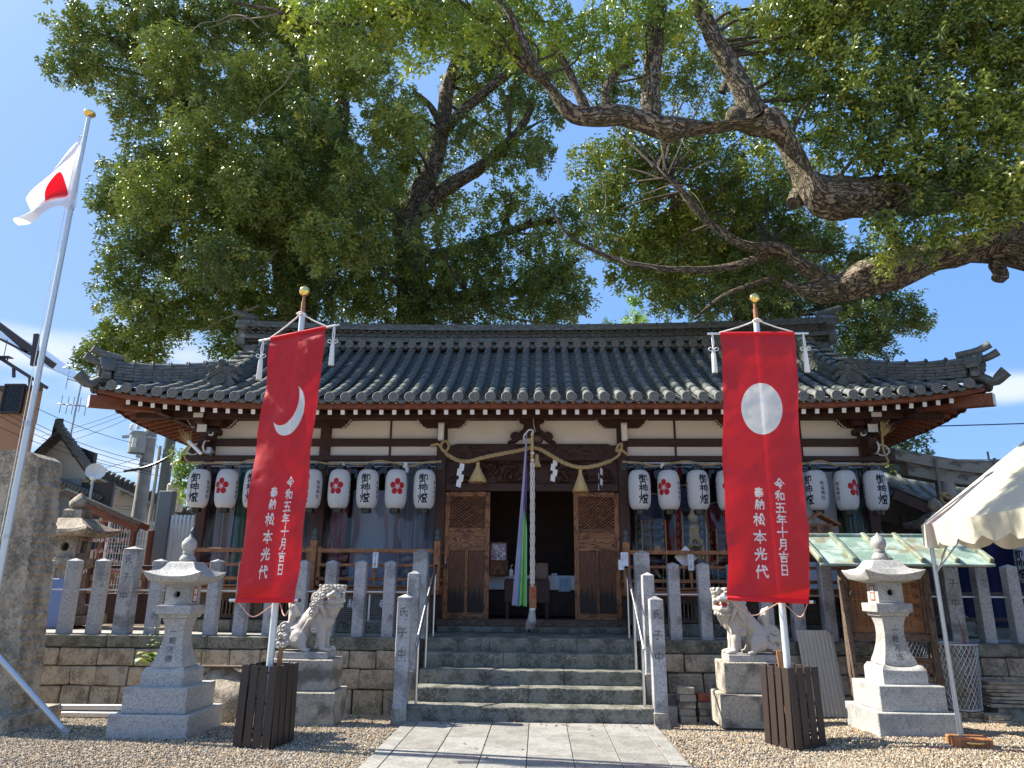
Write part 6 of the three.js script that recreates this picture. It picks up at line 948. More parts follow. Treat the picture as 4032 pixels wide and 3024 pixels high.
  // corrugated sheet leaning on the wall
  const cor = thing('corrugated_sheet', 'corrugated beige plastic sheet leaning on the wall behind the white disc banner', 'sheet', [0, 0, 0]); const c0 = P(3140, 2500, -9.95), c1 = P(3325, 2800, -9.72); part('sheet', [surf((u, v) => V3(mix(3.46, 3.92, u), mix(gh(3.7, -9.7) + 0.02, 0.99 - (u > 0.85 ? (u - 0.85) * 0.5 : 0), v), mix(-9.74, -9.98, v) + 0.014 * Math.sin(u * 9 * 6.283)), 108, 4), surf((u, v) => V3(mix(3.46, 3.92, u), mix(gh(3.7, -9.7) + 0.02, 0.99 - (u > 0.85 ? (u - 0.85) * 0.5 : 0), v), mix(-9.74, -9.98, v) - 0.003 + 0.014 * Math.sin(u * 9 * 6.283)), 108, 4)], mat({ c: [0.50, 0.47, 0.40], r: 0.6 }), cor); part('bolt', [cyl(0.008, 0.008, 0.02, 3.84, 0.2, -9.77, 8, 1.57)], M.galv, cor);
  // slate stacks near the mesh basket
  const sl = (x, y, z, w, h, d, lb) => one('stone_slab', [XF(uvM(cb(w, h, d, 0.005, 0.01)), x, y, z, rr(-0.15, 0.15))], rnd() < 0.5 ? M.wall2 : M.graniteW, lb, 'slab', 'slabs stacked by the wire mesh basket'); let y0 = gh(5.8, -9.8) + 0.0; for (let i = 0; i < 7; i++) sl(5.82 + rr(-0.03, 0.03), y0 + 0.19 + i * 0.042, -9.78, 0.46 - (i > 4 ? 0 : 0.05), 0.036, 0.3, `flat stone slab, ${ORD[i]} up in the tall slab stack`); sl(5.85, y0 + 0.09, -9.8, 0.36, 0.16, 0.25, 'thick block under the tall slab stack'); sl(5.55, y0 + 0.03, -9.5, 0.26, 0.06, 0.2, 'lower slab of the small pair before the tall slab stack'); sl(5.56, y0 + 0.09, -9.5, 0.25, 0.05, 0.2, 'upper slab of the small pair before the tall slab stack');
  for (let i = 0; i < 4; i++) one('loose_block', [XF(uvM(cb(0.18, 0.06, 0.1, 0.005, 0.006)), 5.22 + (i % 2) * 0.14, y0 + 0.03 + (i > 1 ? 0.065 : 0), -9.62 + (i % 2) * 0.03, rr(-0.2, 0.2))], M.wall, `small brown block under the wire mesh basket, ${i > 1 ? 'upper' : 'lower'} ${i % 2 ? 'one nearer the slab stack' : 'one nearer the notice board'}`, 'block', 'small brown blocks under the wire mesh basket');
}
// ================= notice board, mesh baskets, tent =================
{
  seed(606);
  const M_batten = mat({ t: T.copper, c: [0.74, 0.66, 0.56], r: 0.7, b: 0.002 });
  const y = gh(4.5, -9.75), b = thing('notice_board', 'old wooden notice board with a green copper roof behind the granite lantern', 'notice board', [0, 0, 0]);
  for (const x of [4.02, 5.06]) part('post', [cbox(0.085, 1.75 - y, 0.085, x, (1.75 + y) / 2, -9.72, 0.006)], M.woodG, b);
  part('brace', [beam(V3(3.95, y, -9.4), V3(3.98, 1.62, -9.7), 0.05, 0.05, 0.004)], M.woodG, b); part('brace_knob', [cyl(0.04, 0.04, 0.05, 4.1, 1.45, -9.66, 10, 1.57)], M.woodG, b);
  for (const yy of [0.93, 0.66, 0.4, 0.15]) part('cross_rail', [cbox(0.98, yy > 0.9 ? 0.1 : 0.06, 0.04, 4.54, yy, -9.72, 0.004, 0, 0, 0, 0, true)], M.woodG, b);
  const bt = canvasTex(512, 384, (c, w, h) => { const im = c.createImageData(w, h); for (let j = 0; j < h; j++) for (let i = 0; i < w; i++) { const k = fbm(i / w, j / h, 5, 4, 651), g = fbm(i / w * 0.1, j / h, 90, 2, 653), q = lerp3([0.60, 0.43, 0.27], [0.40, 0.25, 0.15], clamp(k * 0.8 + g * 0.3)), o = (j * w + i) * 4; im.data[o] = q[0] * 255; im.data[o + 1] = q[1] * 255; im.data[o + 2] = q[2] * 255; im.data[o + 3] = 255; } c.putImageData(im, 0, 0); c.fillStyle = 'rgba(40,22,12,0.85)'; drawColumn(c, '阿保神社', 438, 60, 48, 66, 10); const set = [...'御神阿保社令和年月日奉本光代氏子中一万']; for (let k = 0; k < 13; k++) for (let j = 0; j < 14 - (k % 4 === 3 ? 5 : 0); j++) drawKanji(c, set[(k * 7 + j * 5) % set.length], 398 - k * 30, 40 + j * 22, 17, 10); });
  const bm = mat({ r: 0.8 }); bm.map = bt; part('board', XF(clean(new THREE.BoxGeometry(0.94, 0.72, 0.03)), 4.54, 1.34, -9.74), bm, b); part('board_frame', [box(0.98, 0.04, 0.05, 4.54, 1.72, -9.73), box(0.04, 0.76, 0.05, 4.08, 1.34, -9.725), box(0.04, 0.76, 0.05, 5.0, 1.34, -9.725)], M.woodG, b);
  // copper roof: front slope with three rows of sheets and battens
  const RX0 = 3.60, RX1 = 5.72, rp = (x, t, dy) => V3(mix(x, x, t), mix(2.17, 1.82, t) + dy, mix(-9.98, -9.32, t));
  part('roof_deck', [beam(rp(4.66, 0, -0.03), rp(4.66, 1, -0.03), RX1 - RX0 - 0.06, 0.03), XF(box(RX1 - RX0 - 0.06, 0.03, 0.5), 4.66, 2.02, -10.18, 0, -0.6)], M.woodG, b);
  for (let r = 0; r < 2; r++) for (let k = 0; k < 5; k++) { const xa = RX0 + k * (RX1 - RX0) / 5 + 0.02 * 1, xb = xa + (RX1 - RX0) / 5 - 0.008, t0 = r * 0.5, t1 = r * 0.5 + 0.54, yo = 0.006 + (1 - r) * 0.012; part('copper_sheet', [beam(rp((xa + xb) / 2, t0, yo + 0.01), rp((xa + xb) / 2, t1, yo), xb - xa, 0.006)], M.copper, b); }
  for (let k = 0; k <= 5; k++) { const x = RX0 + 0.02 + k * (RX1 - RX0 - 0.04) / 5; part('roof_batten', [beam(rp(x, 0.0, 0.05), rp(x, 1.03, 0.045), 0.06, 0.06, 0.01)], M_batten, b); }
  part('ridge_cap', [cbox(RX1 - RX0 + 0.06, 0.05, 0.1, 4.66, 2.2, -9.99, 0.01)], M.copper, b); part('eave_strip', [cbox(RX1 - RX0, 0.03, 0.03, 4.66, 1.80, -9.30, 0.005)], M.copper, b); part('back_slope', [XF(box(RX1 - RX0, 0.012, 0.5), 4.66, 2.05, -10.2, 0, -0.6)], M.copper, b);
  // two expanded-metal baskets
  const mesh = (x, z, r0, r1, h, y1, lb) => { const o = thing('wire_mesh_basket', lb, 'basket', [x, y1, z]), g = [], n = 26; for (let k = 0; k < n; k++) for (const s of [-1, 1]) { const q = []; for (let i = 0; i <= 12; i++) { const t = i / 12, a = k / n * 6.283 + s * t * 1.9, R = mix(r0, r1, t); q.push(V3(Math.cos(a) * R, t * h, Math.sin(a) * R)); } g.push(tube(q, 0.0035, 4, 1)); } part('mesh', g, M.steel, o).userData.kind = 'stuff'; part('rim', [clean(new THREE.TorusGeometry(r1, 0.012, 6, 28)).rotateX(1.5708).translate(0, h, 0)], M.galv, o); part('hoop', [clean(new THREE.TorusGeometry(r0, 0.008, 6, 28)).rotateX(1.5708).translate(0, 0.01, 0)], M.galv, o); part('base_plate', [cyl(r0, r0, 0.01, 0, 0.01, 0, 24)], M.galv, o); return o; };
  mesh(5.32, -9.72, 0.19, 0.24, 0.76, y0m(), 'tall wire mesh basket standing on small brown blocks'); const m2 = mesh(4.86, -9.95, 0.17, 0.21, 0.72, y + 0.2, 'wire mesh basket with orange bands behind the notice board post'); part('orange_band', [lathe([[0.195, 0.32], [0.2, 0.4]], 24), lathe([[0.2, 0.44], [0.205, 0.5]], 24)], mat({ c: [0.5, 0.14, 0.05], r: 0.7 }), m2); part('stand', [cyl(0.03, 0.04, 0.2, 0, -0.1, 0, 10)], M.galv, m2);
  function y0m() { return gh(5.3, -9.7) + 0.13; }
  const dry = thing('dry_plant', 'dry reddish twigs sticking out of the wire mesh basket', 'plant', [5.42, 0.9, -9.72]); for (let i = 0; i < 5; i++) part('twig', [tube([V3(0, -0.75, 0), V3(0.01 * i, 0.1, 0), V3(rr(-0.05, 0.05), rr(0.2, 0.34), rr(-0.04, 0.04))], [0.004, 0.003, 0.002], 5, 2)], mat({ c: [0.22, 0.09, 0.05], r: 0.9 }), dry);
  // tent
  const t = thing('canopy_tent', 'cream canvas event tent with a scalloped edge on a steel leg', 'tent', [0, 0, 0]), cm = mat({ t: T.cloth, c: [0.64, 0.58, 0.46], r: 0.85, b: 0.0006, transmission: 0.22, thickness: 0 });
  const C = V3(4.12, 2.15, -7.72), ridgeR = V3(7.6, 3.75, -7.0);
  part('roof', [surf((u, v) => { const x = mix(4.1, 8.6, u), z = mix(-7.72, -4.3, v), top = 2.16 + 0.66 * Math.min(x - 4.1, 8.6 - x) * 1; const y = Math.min(2.16 + (x - 4.1) * 0.74, 2.16 + (8.6 - x) * 0.74, 3.5 + 0 * z); const sag = 0.035 * Math.sin(u * 9.4) * Math.sin(v * 3.14); return V3(x, y - 0.03 * Math.sin(v * Math.PI) + sag * 0.4, z); }, 40, 20), surf((u, v) => { const x = mix(4.1, 8.6, u), top = Math.min(2.16 + (x - 4.1) * 0.74, 2.16 + (8.6 - x) * 0.74, 3.5); return V3(x, mix(2.16, top, v) + 0.006 * Math.sin(u * 40) * v, -7.72); }, 60, 6)], cm, t);
  const scal = (u, L, z0, dir) => surf((uu, v) => { const s = uu * L, drop = 0.175 + 0.065 * Math.pow(Math.abs(Math.sin(s / 0.36 * Math.PI + 0.4)), 0.8), w = 0.02 * Math.sin(s * 21) * (1 - v); return dir ? V3(4.1 + s, 2.155 - (1 - v) * drop, -7.725 + w + 0.01) : V3(4.095 - w - 0.01, 2.155 - (1 - v) * drop, -7.72 + s); }, 220, 5);
  part('front_valance', [scal(0, 4.5, 0, true)], cm, t); part('side_valance', [scal(0, 3.4, 0, false)], cm, t);
  const lt = V3(4.15, 2.02, -7.70), lf = V3(4.17, gh(4.17, -7.72) + 0.06, -7.72); part('leg', [tube([lt, lf], 0.021, 12, 1)], M.galv, t); part('brace', [beam(V3(4.16, 1.68, -7.70), V3(4.5, 2.06, -7.70), 0.02, 0.012), beam(V3(4.16, 1.68, -7.69), V3(4.24, 2.06, -7.45), 0.02, 0.012)], M.galv, t); part('header_pipe', [tube([V3(4.12, 2.1, -7.70), V3(8.58, 2.1, -7.70)], 0.019, 10, 1), tube([V3(4.12, 2.1, -7.70), V3(4.12, 2.1, -4.3)], 0.019, 10, 1)], M.galv, t);
  for (const [x, z] of [[8.55, -7.7], [8.55, -4.35], [4.15, -4.35]]) part('leg', [tube([V3(x, 2.08, z), V3(x, 0, z)], 0.021, 12, 1)], M.galv, t);
  const wt = thing('tent_weight', 'tan wooden weight block with a handle under the tent leg', 'weight', [4.2, gh(4.2, -7.7), -7.68], -0.12); part('block', [cbox(0.34, 0.09, 0.22, 0.02, 0.045, 0, 0.01)], M.woodL, wt); part('handle', [tube([V3(-0.06, 0.05, 0.115), V3(-0.05, 0.055, 0.15), V3(0.09, 0.055, 0.15), V3(0.1, 0.05, 0.115)], 0.009, 8, 3)], M.brass, wt);
}
// ================= trees =================
const leafGeo = (n, L, W, spread, sd) => {   // a sprig: n folded leaves round a short twig
  seed(sd); const pos = [];
  for (let i = 0; i < n; i++) {
    const q = new THREE.Object3D(), t = i / n; q.position.set(rr(-0.02, 0.02), (t - 0.5) * spread, rr(-0.02, 0.02)); q.rotation.set(rr(-0.5, 0.7), i * 2.4 + rr(-0.4, 0.4), rr(-0.4, 0.4), 'YXZ'); const s = rr(0.75, 1.15); q.scale.setScalar(s); q.updateMatrix();
    const v = [[0, 0, 0.01], [W * 0.5, 0.012, L * 0.42], [0, -0.006, L * 0.45], [-W * 0.5, 0.012, L * 0.42], [0, -0.012, L]].map((a) => V3(...a).applyMatrix4(q.matrix));
    for (const k of [0, 1, 2, 0, 2, 3, 2, 1, 4, 2, 4, 3]) pos.push(...v[k].toArray());
  }
  const g = new THREE.BufferGeometry(); g.setAttribute('position', new THREE.Float32BufferAttribute(pos, 3)); g.computeVertexNormals(); return g;
};
const sprigA = leafGeo(11, 0.105, 0.05, 0.20, 901), sprigB = leafGeo(11, 0.095, 0.042, 0.24, 902);
const M_leaf = new THREE.MeshPhysicalMaterial({ color: 0xffffff, roughness: 0.42, transmission: 0.5, thickness: 0, side: THREE.DoubleSide, specularIntensity: 0.9 });
const greens = [[0.23, 0.30, 0.05], [0.175, 0.25, 0.046], [0.29, 0.345, 0.055], [0.14, 0.21, 0.045], [0.37, 0.39, 0.065]];
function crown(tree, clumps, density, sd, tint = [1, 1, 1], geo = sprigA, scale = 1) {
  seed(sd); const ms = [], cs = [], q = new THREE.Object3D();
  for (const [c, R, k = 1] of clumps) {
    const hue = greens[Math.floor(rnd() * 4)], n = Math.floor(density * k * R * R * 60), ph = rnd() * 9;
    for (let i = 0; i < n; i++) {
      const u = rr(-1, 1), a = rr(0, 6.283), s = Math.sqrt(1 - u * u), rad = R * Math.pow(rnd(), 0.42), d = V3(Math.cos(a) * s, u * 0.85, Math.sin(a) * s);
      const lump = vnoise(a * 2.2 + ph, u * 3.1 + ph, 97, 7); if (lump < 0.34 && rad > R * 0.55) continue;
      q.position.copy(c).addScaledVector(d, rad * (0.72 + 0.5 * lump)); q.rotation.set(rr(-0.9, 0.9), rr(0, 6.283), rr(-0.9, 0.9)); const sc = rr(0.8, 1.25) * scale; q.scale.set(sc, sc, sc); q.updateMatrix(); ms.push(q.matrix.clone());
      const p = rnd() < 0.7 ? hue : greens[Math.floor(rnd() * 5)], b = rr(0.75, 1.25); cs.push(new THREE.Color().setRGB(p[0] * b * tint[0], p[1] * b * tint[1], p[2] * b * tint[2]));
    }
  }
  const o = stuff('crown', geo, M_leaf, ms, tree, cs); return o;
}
const limb = (pts, z0, z1, r) => { const n = pts.length; return tube(pts.map(([x, y], i) => P2(x, y, mix(z0, z1, i / (n - 1)))), r.length === n ? r : pts.map((_, i) => mix(r[0], r[r.length - 1], i / (n - 1))), 12, 5, false, 0.35); };
const C2 = (list) => list.map(([x, y, z, R, k]) => [P2(x, y, z), R, k]);
function dense(list) { const o = []; for (let i = 0; i + 1 < list.length; i++) for (let k = 0; k < 5; k++) o.push(list[i].clone().lerp(list[i + 1], k / 5)); return o; }
function twigsTo(tree, clumps, starts, sd, r = 0.035, n = 2) {   // secondary branches from limbs to clump centres
  seed(sd); const g = []; for (const [c, R] of clumps) for (let i = 0; i < n; i++) { const near = starts.map((q) => [q.distanceTo(c), q]).sort((a, b) => a[0] - b[0]).slice(0, 6), best = near[Math.floor(rnd() * near.length)][1]; const e = c.clone().add(V3(rr(-R, R) * 0.6, rr(-0.2, R) * 0.6, rr(-R, R) * 0.6)), m = best.clone().lerp(e, 0.5).add(V3(rr(-0.3, 0.3), rr(-0.1, 0.35), rr(-0.3, 0.3))); g.push(tube([best, m, e], [r * 1.5, r, r * 0.25], 6, 5)); } return part('branches', g, M.bark2, tree);
}
function bareTwig(x, y, z, pts, r) { return tube(pts.map(([a, b], i) => P2(x + a, y + b, z + 0.05 * Math.sin(i * 2))), pts.map((_, i) => mix(r, r * 0.3, i / (pts.length - 1))), 5, 4); }
{
  const t = thing('camphor_tree', 'huge dense camphor tree rising behind the hall on the flagpole side', 'tree', [0, 0, 0]);
  const A = [[650, 900], [645, 760], [640, 640], [600, 510], [540, 400], [440, 290], [345, 175], [250, 85]], B = [[900, 900], [900, 740], [890, 600], [880, 470], [925, 380], [950, 300], [965, 200], [990, 120], [1010, 30]];
  part('trunk', [limb(A, -16.6, -14.4, [0.55, 0.5, 0.45, 0.36, 0.28, 0.22, 0.18, 0.15]), limb(B, -16.8, -15.6, [0.5, 0.46, 0.42, 0.36, 0.25, 0.2, 0.18, 0.14, 0.09])].concat([tube([P2(650, 900, -16.6), P2(650, 900, -16.6).setY(0.8)], [0.6, 0.75], 14, 2), tube([P2(900, 900, -16.8), P2(900, 900, -16.8).setY(0.8)], [0.55, 0.7], 14, 2)]), M.bark2, t);
  part('cut_limb_end', [XF(clean(new THREE.TorusGeometry(0.13, 0.05, 8, 16)), 0, 0, 0, 0.5, 0.3).translate(...P2(248, 76, -14.35).toArray()), tube([P2(290, 105, -14.4), P2(278, 70, -14.4)], [0.05, 0.03], 6, 2), tube([P2(240, 85, -14.4), P2(212, 72, -14.3)], [0.07, 0.03], 6, 2)], M.bark, t);
  part('knot_hole', [XF(clean(new THREE.TorusGeometry(0.17, 0.06, 8, 18)), ...P2(928, 386, -16.1).toArray(), -0.2), XF(cyl(0.16, 0.16, 0.02, 0, 0, 0, 16, 1.57), ...P2(928, 386, -16.15).toArray())], M.bark, t);
  part('limbs', [limb([[895, 470], [960, 410], [1040, 360], [1115, 290], [1150, 230]], -16.3, -15.5, [0.24, 0.2, 0.16, 0.12, 0.07]), limb([[955, 285], [1005, 235], [1065, 185], [1110, 150]], -15.9, -15.3, [0.17, 0.14, 0.12, 0.1]), limb([[955, 270], [925, 225], [893, 198]], -15.9, -15.6, [0.12, 0.08, 0.05]), limb([[640, 600], [710, 440], [735, 300], [745, 150], [750, 20]], -16.4, -15.4, [0.28, 0.24, 0.2, 0.14, 0.08]), limb([[600, 520], [480, 470], [400, 400], [330, 330]], -16, -14.6, [0.2, 0.15, 0.1, 0.05]), limb([[640, 650], [520, 640], [420, 600], [330, 560]], -16.3, -14.6, [0.2, 0.14, 0.1, 0.05]), limb([[640, 690], [520, 700], [400, 700], [300, 690]], -16.3, -14.4, [0.2, 0.14, 0.1, 0.05]), limb([[890, 560], [1000, 540], [1100, 500], [1200, 470]], -16.6, -16.4, [0.22, 0.15, 0.1, 0.05]), limb([[900, 640], [1020, 640], [1150, 620], [1250, 560]], -16.6, -16.4, [0.2, 0.14, 0.1, 0.05])], M.bark2, t);
  const cl = C2([[175, 60, -14, 0.75], [150, 140, -14, 0.6], [230, 150, -14.2, 0.8], [300, 50, -14.2, 1.0], [300, 230, -14.3, 0.75], [420, 40, -14.5, 1.2], [400, 200, -14.6, 1.0], [540, 60, -14.8, 1.3], [520, 200, -14.8, 1.1], [660, 60, -15, 1.3], [640, 200, -15, 1.1], [780, 120, -15.3, 1.2], [850, 250, -15.4, 0.9], [800, 0, -15, 1.2], [940, 40, -15.5, 0.9],
    [260, 400, -14.2, 0.65], [235, 440, -14.2, 0.5], [340, 340, -14.4, 0.9], [330, 450, -14.3, 0.9], [300, 540, -14, 0.85], [270, 620, -14, 0.7], [320, 700, -13.9, 0.8], [235, 740, -13.8, 0.5], [200, 775, -13.8, 0.4], [300, 770, -13.9, 0.6], [430, 540, -14.5, 1.1], [420, 660, -14.3, 1.0], [460, 400, -14.8, 1.1], [520, 740, -14.6, 0.8], [540, 640, -14.8, 1.1], [560, 520, -15, 1.2], [570, 380, -15, 1.1], [650, 310, -15.2, 1.1],
    [680, 480, -15.4, 1.2], [690, 620, -15.4, 1.2], [740, 380, -15.6, 1.1], [800, 550, -15.8, 1.2], [800, 660, -15.8, 1.0], [800, 440, -15.8, 0.9], [960, 590, -16, 1.1], [930, 680, -16, 0.9], [1040, 660, -16, 0.9], [1060, 540, -16.2, 0.9], [1140, 640, -16.2, 0.9], [1160, 520, -16.5, 0.8, 0.7], [1220, 600, -16.5, 0.75, 0.8], [1230, 460, -16.5, 0.7, 0.6], [1120, 430, -16.3, 0.7, 0.6], [1060, 440, -16.2, 0.6, 0.7], [1250, 650, -16.3, 0.5], [1200, 690, -16, 0.5],
    [1080, 340, -15.6, 0.6, 0.7], [1150, 310, -15.5, 0.5, 0.7], [1190, 240, -15.4, 0.5, 0.8], [1120, 190, -15.4, 0.6], [1040, 130, -15.6, 0.8], [1000, 280, -15.8, 0.5, 0.7], [1060, 40, -15.6, 0.8], [870, 350, -15.8, 0.6], [1010, 200, -16.5, 0.8, 0.7], [1100, 240, -16.5, 0.7, 0.7], [1160, 340, -16.6, 0.6, 0.7], [940, 330, -17, 0.9, 0.8], [1050, 300, -17, 0.8, 0.7], [870, 430, -17, 0.8], [960, 450, -17, 0.8, 0.8], [1100, 110, -16, 0.8], [1190, 160, -16, 0.6], [1250, 520, -17, 0.6, 0.7], [1180, 600, -17, 0.7]]);
  // front of the crown, leaning out over the tiles
  const fr = C2([[330, 420, -12.6, 0.8], [450, 300, -12.6, 0.9], [560, 400, -12.4, 0.9], [570, 180, -12.8, 0.9], [690, 290, -12.5, 0.9], [700, 520, -12.3, 0.7], [790, 400, -12.4, 0.8], [860, 280, -12.6, 0.7, 0.8], [380, 130, -12.8, 0.9], [750, 150, -12.8, 0.8], [480, 560, -12.4, 0.7], [640, 420, -13.4, 1.0], [500, 430, -13.4, 1.0], [800, 540, -12.8, 0.6, 0.8], [930, 500, -12.6, 0.5, 0.6]]);
  const all = cl.concat(fr); crown(t, all, 7.2, 911, [1, 1, 1], sprigA, 1.15);
  const L2 = (pts, z0, z1) => dense(pts.map(([x, y], i) => P2(x, y, mix(z0, z1, i / (pts.length - 1))))), starts = [...L2(A, -16.6, -14.4), ...L2(B, -16.8, -15.6), ...L2([[640, 600], [710, 440], [735, 300], [745, 150]], -16.4, -15.4), ...L2([[600, 520], [480, 470], [400, 400], [330, 330]], -16, -14.6), ...L2([[640, 650], [520, 640], [420, 600], [330, 560]], -16.3, -14.6), ...L2([[640, 690], [520, 700], [400, 700], [300, 690]], -16.3, -14.4), ...L2([[890, 560], [1000, 540], [1100, 500], [1200, 470]], -16.6, -16.4), ...L2([[900, 640], [1020, 640], [1150, 620]], -16.6, -16.4), ...L2([[895, 470], [960, 410], [1040, 360], [1115, 290]], -16.3, -15.5)]; twigsTo(t, all, starts, 912, 0.035, 1);
  part('bare_twigs', [bareTwig(600, 540, -14, [[0, 0], [-40, 40], [-60, 30], [-90, 50]], 0.02), bareTwig(560, 660, -13.6, [[0, 0], [-50, 20], [-80, 30], [-130, 60]], 0.025), bareTwig(620, 470, -13.8, [[0, 0], [60, 50], [90, 60], [120, 20]], 0.02)], M.twig, t);
}
{
  const t = thing('camphor_tree', 'great camphor tree whose thick bare limb arches above the tent and hall roof', 'tree', [0, 0, 0]);
  const tr = V3(9.6, 0, -9.4), fork = V3(8.9, 5.0, -9.4);
  part('trunk', [tube([tr, V3(9.5, 2, -9.4), V3(9.2, 3.8, -9.4), fork, V3(9.0, 7, -9.2), V3(9.2, 10, -9.0)], [0.95, 0.75, 0.7, 0.62, 0.5, 0.35], 18, 5, false, 0.3)], M.bark, t);
  const up = [[2260, 430], [2080, 415], [1900, 425], [1755, 415], [1720, 350], [1670, 268], [1605, 270], [1455, 280], [1345, 250], [1240, 248], [1170, 170], [1105, 115], [1045, 45], [975, -5]];
  const upPts = up.map(([x, y], i) => P2(x, y, mix(-9.6, -7.9, i / 13)));
  part('great_limb', [tube([fork.clone().add(V3(0.2, 0.6, 0)), ...upPts], [0.45, 0.36, 0.33, 0.30, 0.27, 0.235, 0.21, 0.19, 0.17, 0.135, 0.115, 0.085, 0.07, 0.055, 0.035], 16, 6, false, 0.45), sph(0.15, ...P2(1585, 262, -9.0).add(V3(0, 0, 0.1)).toArray(), 14), tube([P2(1730, 420, -9.5), P2(1712, 440, -9.4)], [0.16, 0.1], 10, 2)], M.bark, t);
  part('lower_limb', [tube([fork.clone().add(V3(0, -0.3, 0)), P2(2212, 520, -9.7), P2(2060, 545, -10), P2(1900, 595, -10.3), P2(1790, 625, -10.5), P2(1735, 628, -10.6), P2(1690, 610, -10.7)], [0.5, 0.42, 0.34, 0.3, 0.22, 0.12, 0.05], 16, 6, false, 0.5), tube([P2(2150, 570, -9.8), P2(2165, 598, -9.7), P2(2150, 600, -9.6)], [0.1, 0.09, 0.06], 8, 3)], M.bark, t);
  part('limbs', [limb([[1780, 600], [1715, 565], [1690, 540], [1600, 528], [1520, 470], [1460, 400], [1410, 360]], -10.5, -10.2, [0.13, 0.12, 0.1, 0.075, 0.06, 0.045, 0.03]), limb([[1690, 540], [1560, 580], [1430, 580], [1330, 560], [1230, 510], [1190, 450]], -10.6, -10.4, [0.08, 0.06, 0.05, 0.04, 0.025, 0.015]), limb([[1640, 255], [1590, 170], [1545, 90], [1520, 40], [1495, -20]], -9, -8.8, [0.17, 0.15, 0.13, 0.12, 0.1]), limb([[1408, 255], [1406, 190], [1410, 130], [1415, 60], [1420, 0]], -8.7, -8.7, [0.15, 0.13, 0.13, 0.12, 0.1]), limb([[1265, 235], [1245, 190], [1215, 130], [1195, 100]], -8.5, -8.4, [0.08, 0.06, 0.05, 0.03]), limb([[1310, 235], [1310, 190], [1340, 150], [1380, 130]], -8.5, -8.5, [0.07, 0.06, 0.045, 0.02]), limb([[1560, 200], [1600, 100], [1670, 0]], -11, -10.8, [0.07, 0.06, 0.05]), limb([[1670, 600], [1560, 640], [1500, 690]], -10.7, -11, [0.05, 0.03, 0.02])], M.bark, t);
  part('top_limb', [limb([[1170, 165], [1050, -30], [1000, -10], [925, 10], [800, 40], [700, 55], [600, 25], [500, 5]], -7.9, -7.5, [0.06, 0.06, 0.065, 0.06, 0.05, 0.035, 0.03, 0.015])], M.bark, t);
  const near = C2([[640, 30, -7.4, 0.32, 0.7], [720, 70, -7.4, 0.32], [790, 100, -7.5, 0.34], [860, 50, -7.5, 0.42], [905, 130, -7.6, 0.26], [950, 70, -7.7, 0.36], [1010, 30, -7.8, 0.4], [1080, 60, -8, 0.4, 0.8], [1150, 30, -8.1, 0.42], [1230, 70, -8.3, 0.42], [1300, 40, -8.4, 0.45], [1360, 100, -8.5, 0.34], [1440, 60, -8.6, 0.4], [1270, 130, -8.5, 0.25], [850, -40, -7.5, 0.5], [740, 10, -7.5, 0.4], [810, 20, -7.6, 0.4], [680, 100, -7.5, 0.22], [920, 20, -7.6, 0.4], [980, 110, -7.8, 0.24], [1040, 90, -7.9, 0.3], [1110, 110, -8.1, 0.28], [1190, 100, -8.2, 0.3], [1330, 130, -8.5, 0.28], [1400, 20, -8.6, 0.4], [1500, 20, -8.8, 0.35], [1100, -60, -8, 0.6], [1350, -60, -8.5, 0.7]]);
  const right = C2([[1570, 60, -9.6, 0.4, 0.6], [1690, 40, -9.3, 0.6], [1660, 140, -9.4, 0.5], [1770, 110, -9.2, 0.65], [1740, 210, -9.4, 0.6], [1830, 30, -9, 0.7], [1850, 190, -9, 0.65], [1960, 80, -8.8, 0.75], [1950, 220, -8.8, 0.65], [2070, 100, -8.6, 0.75], [2060, 250, -8.6, 0.65], [2170, 120, -8.5, 0.75], [2170, 290, -8.5, 0.65], [1800, 300, -9.2, 0.5], [1870, 330, -9, 0.45], [1960, 340, -8.8, 0.5], [2060, 380, -8.6, 0.5], [2150, 430, -8.4, 0.5], [1990, 450, -8.7, 0.35, 0.8], [1930, 520, -8.8, 0.3, 0.9], [2000, 520, -8.6, 0.35], [1900, 480, -8.9, 0.22], [2090, 480, -8.5, 0.35, 0.8], [1915, 570, -8.9, 0.16], [2200, 420, -8.4, 0.5], [1650, 330, -10.4, 0.5, 0.5], [1780, -20, -9, 0.8], [2000, -40, -8.6, 1.0], [2200, 0, -8.4, 1.0], [2260, 200, -8.6, 0.9]]);
